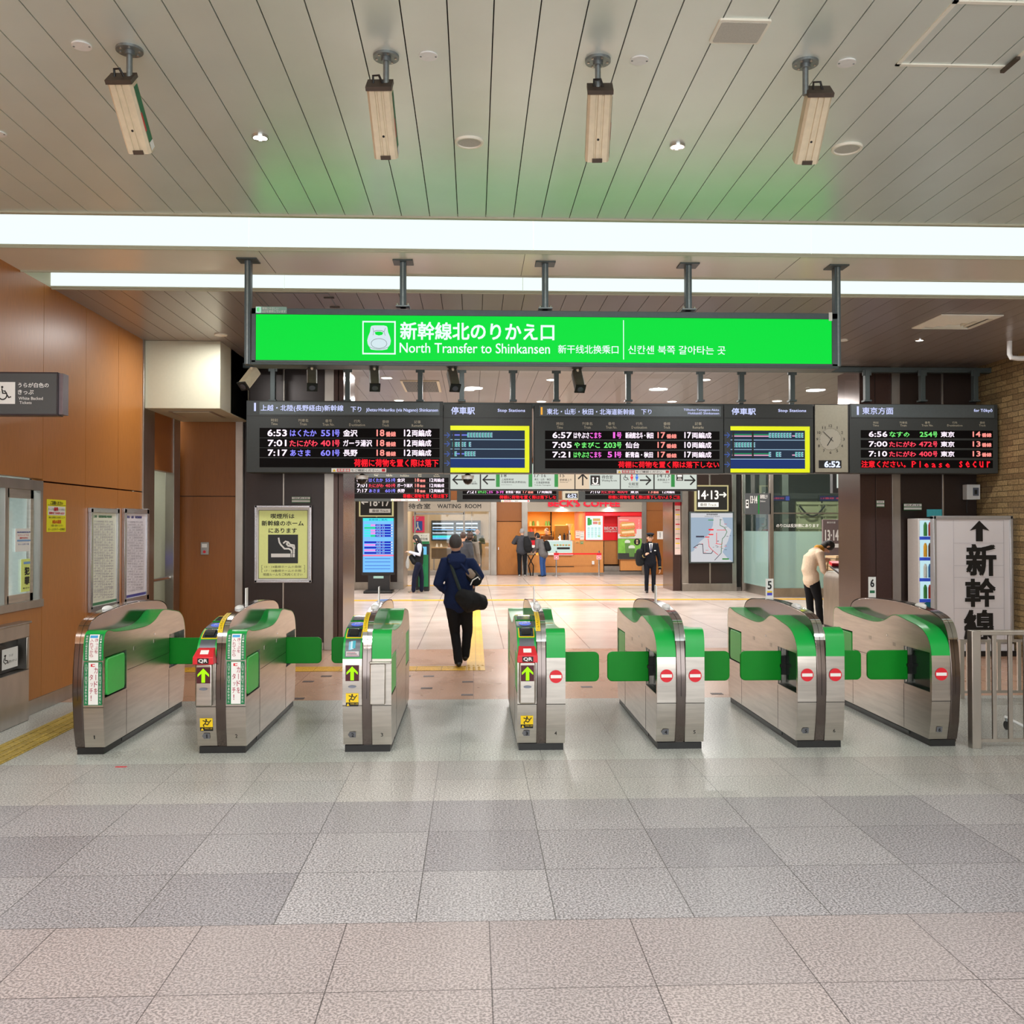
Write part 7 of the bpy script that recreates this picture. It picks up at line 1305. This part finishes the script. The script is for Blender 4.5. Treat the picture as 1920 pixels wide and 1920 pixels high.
def soften(o, vox, it=2, disp=0.):
    r = o.modifiers.new('remesh', 'REMESH'); r.mode = 'VOXEL'; r.voxel_size = vox; r.use_smooth_shade = True
    s = o.modifiers.new('smooth', 'SMOOTH'); s.factor = .5; s.iterations = it
    if disp:
        global _cl
        if _cl is None: _cl = bpy.data.textures.new('folds', 'CLOUDS'); _cl.noise_scale = .11; _cl.noise_depth = 2
        dd = o.modifiers.new('folds', 'DISPLACE'); dd.texture = _cl; dd.strength = disp; dd.mid_level = .5; dd.texture_coords = 'LOCAL'
    return o
DEF = dict(pelvis=(0, 0, .93), waist=(0, -.0, 1.06), chest=(0, .0, 1.26), neck=(0, -.005, 1.44), head=(0, .02, 1.585), hipL=(-.09, 0, .90), hipR=(.09, 0, .90), kneeL=(-.1, .02, .49), kneeR=(.1, .02, .49), ankL=(-.1, -.02, .09), ankR=(.1, -.02, .09),
    toeL=(-.11, .13, .03), toeR=(.11, .13, .03), shL=(-.175, 0, 1.385), shR=(.175, 0, 1.385), elL=(-.24, -.03, 1.12), elR=(.24, -.03, 1.12), wrL=(-.25, .06, .88), wrR=(.25, .06, .88))
def person(label, x, y, yaw, H, top, bottom, hair, pose=None, skin=SKIN, vox=.011, build=1.0, longcoat=.0, face=True, shoe=SHOE, hairstyle='short', collar=None, loose=1.0, hands=(1, 1), headdir=None, topname='jacket', shirt=None, sleeve=None, legw=1.0):
    s = H / 1.70; J = {k: V(v) * s for k, v in DEF.items()}
    for k, v in (pose or {}).items(): J[k] = V(v)
    t = thing('person', label, 'person', (x, y, 0), yaw, local=True)
    hd = V(headdir) if headdir else V((0, 1, 0)); hd.normalize(); up = (J['head'] - J['neck']).normalized(); fw = (hd - up * hd.dot(up)).normalized(); rt = fw.cross(up); RM = Matrix((rt, fw, up)).transposed(); h = J['head']
    L_ = lambda a, b, c: h + RM @ V((a, b, c)) * s
    # body: one continuous skin
    b = MB(); spine = (J['chest'] - J['pelvis']).normalized(); side = (J['shR'] - J['shL']).normalized()
    b.ell(h, (.076 * s, .093 * s, .112 * s), skin, RM, 20, 14); b.ell(L_(0, .028, -.062), (.052 * s, .06 * s, .052 * s), skin, RM); chain(b, [J['neck'] - up * .03, h - up * .07 * s - fw * .01], [.054 * s, .05 * s], skin)
    b.ell(L_(0, .098, -.015), (.013 * s, .02 * s, .024 * s), skin, RM, 8, 6)
    for e in (-1, 1): b.ell(L_(e * .086, -.005, -.02), (.013 * s, .02 * s, .034 * s), skin, RM, 8, 6)
    tw = .14 * s * build
    chain(b, [J['pelvis'], J['waist'], J['chest'], J['neck'] - up * .06], [(tw, .09 * s), (tw * .88, .085 * s), (tw * 1.0, .095 * s), (.10 * s, .06 * s)], skin, side)
    for d in 'LR':
        chain(b, [J['sh' + d], J['el' + d], J['wr' + d]], [.045 * s, .036 * s, .025 * s], skin); chain(b, [J['hip' + d], J['knee' + d], J['ank' + d]], [.078 * s, .05 * s, .035 * s], skin)
        chain(b, [J['ank' + d] - V((0, 0, .04 * s)), J['toe' + d]], [(.032 * s, .03 * s), (.034 * s, .02 * s)], skin)
        # hand
        if hands['LR'.index(d)]:
            w0 = J['wr' + d]; dr = (w0 - J['el' + d]).normalized(); sd = side if abs(side.dot(dr)) < .8 else V((0, 0, 1)); sd = (sd - dr * sd.dot(dr)).normalized(); nn = dr.cross(sd); e = -1 if d == 'L' else 1
            palm = w0 + dr * .05 * s; chain(b, [w0, palm + dr * .03 * s], [(.024 * s, .018 * s), (.036 * s, .015 * s)], skin, nn if abs(nn.z) < .9 else sd)
            ax = nn if abs(nn.z) < .9 else sd; bend = sd if ax == nn else nn; bend = bend * (-e if ax == nn else 1)
            for k, ln in enumerate((.066, .075, .07, .055)):
                p0 = palm + dr * .03 * s + ax * (k - 1.5) * .019 * s; p1 = p0 + (dr * .85 + bend * .35).normalized() * ln * .55 * s; p2 = p1 + (dr * .4 + bend * .9).normalized() * ln * .45 * s
                chain(b, [p0 - dr * .02 * s, p1, p2], [.0095 * s, .009 * s, .0075 * s], skin, n=8)
            p0 = w0 + dr * .02 * s + ax * -.025 * s; p1 = p0 + (dr * .7 - ax * .7 + bend * .3).normalized() * .035 * s; chain(b, [p0, p1, p1 + (dr + bend * .3).normalized() * .028 * s], [.012 * s, .011 * s, .009 * s], skin, n=8)
    soften(b.build('body', t), min(vox, .0085), 1)
    # trousers
    b = MB(); lw_ = legw
    chain(b, [J['pelvis'] + spine * .10 * s, J['pelvis'] - V((0, 0, .03 * s))], [(tw * 1.06, .108 * s), (tw * 1.2, .125 * s)], bottom, side)
    for d in 'LR': chain(b, [J['hip' + d] - V((0, 0, .02)), J['hip' + d].lerp(J['knee' + d], .5), J['knee' + d], J['knee' + d].lerp(J['ank' + d], .5), J['ank' + d] - V((0, 0, .02 * s))], [(.098 * s * lw_, .105 * s), (.082 * s * lw_, .09 * s), (.066 * s * lw_, .07 * s), (.06 * s * lw_, .066 * s), (.055 * s * lw_, .066 * s)], bottom)
    soften(b.build('trousers', t), vox, 2, .012)
    # upper garment
    b = MB(); hem = J['pelvis'] - spine * (.02 + longcoat) * s
    chain(b, [hem, J['pelvis'] + spine * .06 * s, J['waist'], J['chest'], J['chest'].lerp(J['neck'], .62), J['neck'] + up * .0], [(tw * 1.3 * loose, .135 * s * loose), (tw * 1.24 * loose, .13 * s * loose), (tw * 1.16 * loose, .122 * s * loose), (tw * 1.24, .125 * s * loose), (tw * 1.1, .09 * s), (.062 * s, .06 * s)], top, side, 20)
    if sleeve is None:
        for d in 'LR': chain(b, [J['sh' + d].lerp(J['neck'], .45) - up * .03 * s, J['sh' + d], J['sh' + d].lerp(J['el' + d], .5), J['el' + d], J['el' + d].lerp(J['wr' + d], .5), J['wr' + d]], [.06 * s, .074 * s * loose, .066 * s * loose, .058 * s * loose, .05 * s * loose, .042 * s * loose], top)
    soften(b.build(topname, t), vox, 2, .016)
    if sleeve is not None:
        for d in 'LR': b = MB(); chain(b, [J['sh' + d], J['sh' + d].lerp(J['el' + d], .5), J['el' + d], J['wr' + d]], [.072 * s, .062 * s, .052 * s, .04 * s], sleeve); soften(b.build('sleeve', t), vox, 2, .01)
    if collar: b = MB(); chain(b, [J['neck'] - up * .03 * s, J['neck'] + up * .025 * s], [(.088 * s, .085 * s), (.068 * s, .068 * s)], collar); soften(b.build('collar', t), vox * .8, 1)
    for d in 'LR':
        b = MB(); f = (J['toe' + d] - J['ank' + d]); f.z = 0; f = f.normalized() if f.length > .01 else V((0, 1, 0)); a = J['ank' + d]; hz = a.z - .09 * s
        chain(b, [a - f * .035 * s - V((0, 0, .045 * s)), a + f * .04 * s - V((0, 0, .042 * s)), a + f * .15 * s - V((0, 0, .058 * s))], [(.036 * s, .042 * s), (.042 * s, .042 * s), (.04 * s, .026 * s)], shoe, f.cross(V((0, 0, 1))))
        soften(b.build('shoe', t), .008, 1)
    # hair
    b = MB()
    if hairstyle == 'short': b.ell(L_(0, -.018, .022), (.083 * s, .093 * s, .104 * s), hair, RM, 18, 12); b.ell(L_(0, -.05, -.012), (.068 * s, .05 * s, .058 * s), hair, RM)
    elif hairstyle == 'long':
        b.ell(L_(0, -.014, .02), (.09 * s, .1 * s, .108 * s), hair, RM, 18, 12); chain(b, [L_(0, -.04, .0), L_(0, -.06, -.12), L_(0, -.05, -.26)], [(.088 * s, .075 * s), (.085 * s, .06 * s), (.06 * s, .03 * s)], hair, rt)
        for e in (-1, 1): chain(b, [L_(e * .075, .03, .02), L_(e * .078, .03, -.1), L_(e * .07, .04, -.24)], [.025 * s, .026 * s, .016 * s], hair)
    elif hairstyle == 'bob': b.ell(L_(0, -.014, .018), (.094 * s, .103 * s, .112 * s), hair, RM, 18, 12); b.ell(L_(0, -.04, -.04), (.09 * s, .075 * s, .08 * s), hair, RM)
    elif hairstyle == 'bun': b.ell(L_(0, -.018, .022), (.084 * s, .094 * s, .106 * s), hair, RM, 18, 12); b.ell(L_(0.03, -.11, .06), (.05 * s, .045 * s, .045 * s), hair, RM)
    if hairstyle: soften(b.build('hair', t), .009, 1, .004)
    if face:
        b = MB(); dk_ = mat('eye_dark', (24, 18, 16), .3, vary=.1); lp = mat('lips', (176, 100, 92), .5, vary=.05)
        for e in (-1, 1): b.ell(L_(e * .031, .086, .0), (.013 * s, .008 * s, .0065 * s), dk_, RM, 8, 6); b.ell(L_(e * .032, .088, .022), (.018 * s, .006 * s, .004 * s), hair if hair not in (HAIRG,) else HAIRS, RM, 8, 6)
        b.ell(L_(0, .084, -.062), (.022 * s, .008 * s, .006 * s), lp, RM, 8, 6); b.build('face_features', t)
    t['_J'] = 0
    return t, J, L_, RM
def held(name, label, cat, mb, t, vox=None, disp=0, part=None, bev=0):
    """a carried thing: stays top-level; geometry given in the carrier's own frame"""
    M = Matrix.Translation(t.location) @ Matrix.Rotation(t.rotation_euler.z, 4, 'Z'); e = thing(name, label, cat, t.location, t.rotation_euler.z, local=True)
    for nm, m_ in (part or {}).items():
        o = m_.build(nm, e, bevel=bev)
        if vox and nm in ('body', 'pouch'): soften(o, vox, 2, disp)
    return e
def place(px, py, Y): p = at(px, py, Y=Y); return p.x
# --- man walking away in the middle
NAVY = fabric('navy_cloth', (24, 38, 74)); BLK = fabric('black_cloth', (26, 27, 30)); BAGB = fabric('bag_black', (30, 32, 34), .7)
Ym = 11.42; km = 1768 / Ym; X0 = place(862, 1250, Ym); g = lambda px, py, f=0.: ((px - 862) / km, f, (1251.5 - py) / km)
t, J, L_, RM = person('man walking away along the yellow strip in navy jacket with black shoulder bag', X0, Ym, 0, 1.60, NAVY, BLK, HAIRS, dict(
    pelvis=g(861, 1128), waist=g(860, 1108), chest=g(860, 1075), neck=g(855, 1044, .0), head=g(854, 1022, .0), hipL=g(849, 1136), hipR=g(873, 1136), kneeL=g(853, 1190, .04), kneeR=g(876, 1188, .1), ankL=g(860, 1238, -.06), ankR=g(872, 1231, .12), toeL=g(857, 1249, .09), toeR=g(873, 1238, .28),
    shL=g(836, 1056), shR=g(881, 1058), elL=g(822, 1097, -.07), elR=g(899, 1084, -.03), wrL=g(838, 1113, .08), wrR=g(890, 1096, .16)), vox=.010, loose=1.12, face=False, collar=NAVY, hands=(0, 1))
t.location.z = .010; t2 = t; b = MB(); chain(b, [V(g(856, 1046, -.06)), V(g(856, 1058, -.125)), V(g(857, 1064, -.13))], [(.12, .05), (.10, .045), (.06, .03)], NAVY); soften(b.build('hood', t2), .01, 2, .008)
b = MB(); STRP = fabric('strap_green_grey', (52, 62, 60)); b.tube([V(g(843, 1050, -.10)), V(g(851, 1075, -.155)), V(g(862, 1105, -.165)), V(g(870, 1118, -.17))], .02, STRP, n=8)
bo = MB(); chain(bo, [V(g(866, 1119, -.16)), V(g(880, 1128, -.19)), V(g(900, 1130, -.12))], [(.10, .075), (.135, .11), (.10, .1)], BAGB, (0, 0, 1)); 
held('shoulder_bag', 'black shoulder bag on the right hip of the walking man', 'bag', None, t2, .012, .03, {'strap': b, 'body': bo})
b = MB(); chain(b, [V(g(884, 1080, -.1)), V(g(894, 1092, -.12))], [(.075, .06), (.07, .05)], BAGB, (0, 0, 1)); lb_ = MB(); lb_.tube([V(g(882, 1098, -.185)), V(g(886, 1089, -.195)), V(g(896, 1083, -.19)), V(g(899, 1088, -.175))], .007, WHITE, n=6); gy = MB(); chain(gy, [V(g(879, 1074, -.13)), V(g(886, 1081, -.15))], [(.05, .03), (.045, .03)], fabric('pouch_taupe', (150, 136, 122)), (0, 0, 1)); s2 = MB(); s2.tube([V(g(852, 1046, -.09)), V(g(866, 1062, -.15)), V(g(880, 1078, -.15))], .017, NAVY, n=8)
held('waist_pouch', 'taupe and black pouch with white piping under the walking man\'s right arm', 'bag', None, t2, .008, 0, {'body': b, 'piping': lb_, 'top_panel': gy, 'strap': s2})
# --- station officer
Yo = 24.0; ko = 1768 / Yo; g = lambda px, py, f=0.: (-(px - 1219) / ko, f, (1113 - py) / ko)
UNI = fabric('uniform_black', (20, 22, 30)); t, J, L_, RM = person('officer in dark uniform and peaked cap standing in front of the wooden door', place(1219, 1113, Yo), Yo, math.pi, 1.52, UNI, UNI, HAIR, dict(elR=g(1199, 1050, .02), wrR=g(1207, 1042, .16), elL=g(1237, 1052, -.02), wrL=g(1237, 1068, .04)), longcoat=.08, skin=SKIN)
s = 1.52 / 1.7; b = MB(); b.ell(L_(0, 0, .10), (.118 * s, .12 * s, .035 * s), UNI, RM); b.ell(L_(0, 0, .07), (.088 * s, .1 * s, .035 * s), UNI, RM); b.ell(L_(0, .10, .05), (.07 * s, .05 * s, .012 * s), BLACK, RM); b.build('cap', t)
b = MB(); b.ell(L_(0, .10, .082), (.014, .006, .012), mat('badge_gold', (200, 170, 80), .3, .8, vary=.05), RM, 8, 6); b.build('cap_badge', t)
b = MB(); c = V((0, .125 * s, 1.30 * s)); b.add([c + V((-.05, .0, .11)), c + V((.05, 0, .11)), c + V((.012, .012, -.12)), c + V((-.012, .012, -.12))], [(0, 1, 2, 3)], WHITEP); b.add([c + V((-.05, -.012, .11)), c + V((.05, -.012, .11)), c + V((.012, .0, -.12)), c + V((-.012, .0, -.12))], [(3, 2, 1, 0)], WHITEP); b.build('shirt', t)
b = MB(); tie = mat('tie_stripe', (60, 66, 92), .6, vary=.3, vscale=60); b.prism([c + V((-.016, .014, .09)), c + V((.016, .014, .09)), c + V((.022, .02, -.08)), c + V((0, .022, -.11)), c + V((-.022, .02, -.08))], (0, .006, 0), tie); b.build('necktie', t)
b = MB(); b.box(-.13, .118 * s, 1.2 * s, -.085, .128 * s, 1.225 * s, WHITEP); b.build('name_tag', t)
b = MB(); 
for e, k in ((1, 'wrR'), (-1, 'wrL')): d = (J[k] - J['el' + k[2]]).normalized(); b.cyl(J[k] - d * .05, J[k] - d * .035, .046, mat('braid_gold', (190, 170, 110), .4, .5, vary=.05), n=14)
b.build('cuff_braid', t)
b = MB(); chain(b, [V(g(1199, 1036, .02)), V(g(1200, 1056, -.02))], [(.10, .09), (.115, .1)], BAGB); st = MB(); st.tube([V(g(1208, 1022, .06)), V(g(1207, 1036, .15)), V(g(1203, 1044, .1))], .014, BAGB, n=6); held('backpack', 'black backpack hanging from the officer\'s shoulder', 'bag', None, t, .012, .02, {'body': b, 'strap': st})
# --- long-haired person at left
Yg = 24.1; kg = 1768 / Yg; g = lambda px, py, f=0.: (f, -(px - 782) / kg, (1113 - py) / kg)      # faces left: forward = -x
NV2 = fabric('navy_trousers', (22, 26, 46)); WSH = fabric('pale_blue_shirt', (206, 212, 232))
t, J, L_, RM = person('long-haired person in black vest and pale sleeves holding a clear bag', place(782, 1113, Yg), Yg, math.pi / 2, 1.47, BLK, NV2, HAIR, dict(pelvis=g(785, 1055), waist=g(786, 1046), chest=g(786, 1030), neck=g(784, 1020), head=g(780, 1012), elL=g(788, 1041, -.2), wrL=g(769, 1036, -.12), elR=g(790, 1044, .2), wrR=g(772, 1044, .14), shL=g(787, 1024, -.15), shR=g(787, 1024, .15), hipL=g(785, 1058, -.08), hipR=g(785, 1058, .08), kneeL=g(777, 1085, -.1), kneeR=g(790, 1085, .1), ankL=g(776, 1106, -.1), ankR=g(790, 1106, .1), toeL=g(770, 1111, -.1), toeR=g(784, 1111, .1)), skin=SKIN2, hairstyle='long', topname='vest', sleeve=WSH, shoe=mat('sneaker_beige', (128, 120, 108), .6, vary=.1), legw=1.35, headdir=(0, 1, -.15))
b = MB(); b.tube([J['hipR'] + V((.105, 0, 0)), J['kneeR'] + V((.09, 0, 0)), J['ankR'] + V((.085, 0, 0))], .006, WHITE, n=6); b.build('trouser_stripe', t)
b = MB(); chain(b, [V(g(772, 1046, .0)), V(g(778, 1054, .0))], [(.12, .07), (.15, .09)], BAGB); held('shoulder_bag', 'black bag at the front of the long-haired person', 'bag', None, t, .012, .02, {'body': b})
b = MB(); PLB = glass_mat('clear_plastic', (.92, .94, .95), rough=.2, base=.35, gcol=(200, 205, 205)); chain(b, [V(g(766, 1044, -.12)), V(g(765, 1056, -.12)), V(g(765, 1064, -.12))], [(.03, .02), (.06, .05), (.05, .04)], PLB); b.build('plastic_bag', loc=(0, 0, 0)); pb = C.objects['plastic_bag']; pb.location = t.location; pb.rotation_euler = t.rotation_euler; tag(pb, 'clear plastic bag hanging from the long-haired person\'s hand', 'bag')
# --- bent man with tote at right
Yt = 16.2; kt = 1768 / Yt; g = lambda px, py, f=0.: (-f, (px - 1524) / kt, (1173 - py) / kt)     # faces right: forward = +x
CRM = fabric('cream_knit', (226, 204, 178)); MUS = fabric('mustard_collar', (206, 150, 62))
t, J, L_, RM = person('man bending forward in cream jacket and black trousers, searching a tan tote', place(1524, 1173, Yt), Yt, -math.pi / 2, 1.62, CRM, BLK, HAIR, dict(
    pelvis=g(1521, 1085), waist=g(1517, 1070), chest=g(1521, 1048), neck=g(1538, 1030), head=g(1554, 1026), hipL=g(1521, 1090, .09), hipR=g(1523, 1090, -.09), kneeL=g(1522, 1128, .09), kneeR=g(1532, 1128, -.09), ankL=g(1524, 1162, .09), ankR=g(1534, 1164, -.09), toeL=g(1538, 1169, .09), toeR=g(1549, 1171, -.09),
    shL=g(1531, 1036, .17), shR=g(1532, 1038, -.17), elL=g(1532, 1062, .2), elR=g(1537, 1070, -.2), wrL=g(1550, 1054, .08), wrR=g(1560, 1087, -.1)), vox=.010, loose=1.02, longcoat=.03, collar=MUS, hairstyle='bob', headdir=(0, .55, -.85), build=1.1)
TAN = fabric('tan_tote', (176, 146, 98)); b = MB(); A_ = [V(g(*q)) for q in ((1546, 1077, -.04), (1566, 1070, -.04), (1581, 1096, -.04), (1577, 1100, -.04), (1546, 1101, -.04))]; b.prism(A_, (.13, 0, 0), TAN); hb = MB(); hb.tube([V(g(1549, 1078, -.1)), V(g(1550, 1062, -.06)), V(g(1554, 1052, -.02)), V(g(1559, 1060, -.04)), V(g(1563, 1072, -.1))], .012, TAN, n=8)
held('tote_bag', 'tan tote bag held open by the bending man in cream', 'bag', None, t, None, 0, {'bag_body': b, 'handle': hb}, bev=.02)
# --- customers at the coffee counter
Yc = 32.0; DG = fabric('jacket_charcoal', (66, 68, 74)); GR = fabric('jacket_grey', (108, 106, 106)); JN = fabric('jeans_blue', (52, 84, 140))
t, J, L_, RM = person('grey-haired customer in charcoal jacket seen from behind at the coffee counter', place(979, 1080, Yc), Yc, 0, 1.63, DG, BLK, HAIRG, dict(elL=(-.30, .03, 1.14), wrL=(-.2, .2, 1.12), elR=(.28, .05, 1.12), wrR=(.15, .25, 1.08)), loose=1.2, face=False, shoe=mat('sneaker_grey', (170, 168, 164), .6, vary=.1))
b = MB(); chain(b, [V((.13, -.17, 1.30)), V((.18, -.19, 1.05)), V((.2, -.17, .9))], [(.1, .07), (.15, .1), (.13, .09)], BAGB); held('backpack', 'black backpack slung on the grey-haired customer', 'bag', None, t, .014, .02, {'body': b})
kc = 1768 / Yc; g = lambda px, py, f=0.: (f, -(px - 1018) / kc, (1080 - py) / kc)
t, J, L_, RM = person('customer in grey jacket and blue jeans leaning toward the coffee counter', place(1018, 1080, Yc), Yc, math.pi / 2 - .5, 1.50, GR, JN, HAIR, dict(chest=(0, .10, 1.12), neck=(0, .17, 1.26), head=(0, .22, 1.38), shL=(-.15, .14, 1.22), shR=(.15, .14, 1.22), elL=(-.2, .14, .98), elR=(.2, .12, .98), wrL=(-.14, .32, .86), wrR=(.16, .3, .84)), loose=1.3, longcoat=.06, hairstyle='bob', skin=SKIN2, legw=1.15)
b = MB(); chain(b, [V((0, -.14, 1.15)), V((0, -.2, .95))], [(.11, .08), (.14, .1)], BAGB); held('backpack', 'black backpack on the customer in grey jacket', 'bag', None, t, .014, .02, {'body': b})
t, J, L_, RM = person('barista with brown hair bun and brown top behind the coffee counter', place(1025, 1078, YF + 1.0), YF + 1.0, 2.6, 1.63, fabric('barista_brown', (84, 56, 36)), BLK, HAIRB, None, hairstyle='bun', skin=SKIN2)
# --- people hidden partly behind the walking man
OL = fabric('jacket_olive', (92, 94, 78))
t, J, L_, RM = person('person in dark jacket right behind the walking man\'s head', place(868, 1120, 22.5), 22.5, -.3, 1.56, DG, BLK, HAIRB, None, face=False, loose=1.1)
t, J, L_, RM = person('person with tousled hair in grey jacket, back turned beside the walking man\'s shoulder', place(881, 1120, 23.6), 23.6, -.4, 1.56, fabric('jacket_warm_grey', (122, 114, 104)), BLK, HAIRB, None, face=False, hairstyle='bob', loose=1.15)
b = MB(); chain(b, [V((0.02, -.17, 1.27)), V((0.02, -.2, 1.05))], [(.13, .09), (.14, .1)], BAGB); b2 = MB()
for e in (-1, 1): b2.tube([V((e * .1, -.1, 1.36)), V((e * .11, .02, 1.38)), V((e * .12, .12, 1.25))], .018, BAGB, n=6)
held('backpack', 'black backpack worn by the tousle-haired person', 'bag', None, t, .014, .02, {'body': b, 'straps': b2})
t, J, L_, RM = person('person in olive jacket facing this way at the waiting room glass', place(895, 1064, 38 - 2.2), YF + 2.0, math.pi, 1.62, OL, fabric('trousers_grey', (96, 92, 86)), HAIR, dict(elL=(-.24, .05, 1.08), wrL=(-.1, .22, 1.12), elR=(.24, .05, 1.08), wrR=(.08, .22, 1.1)))
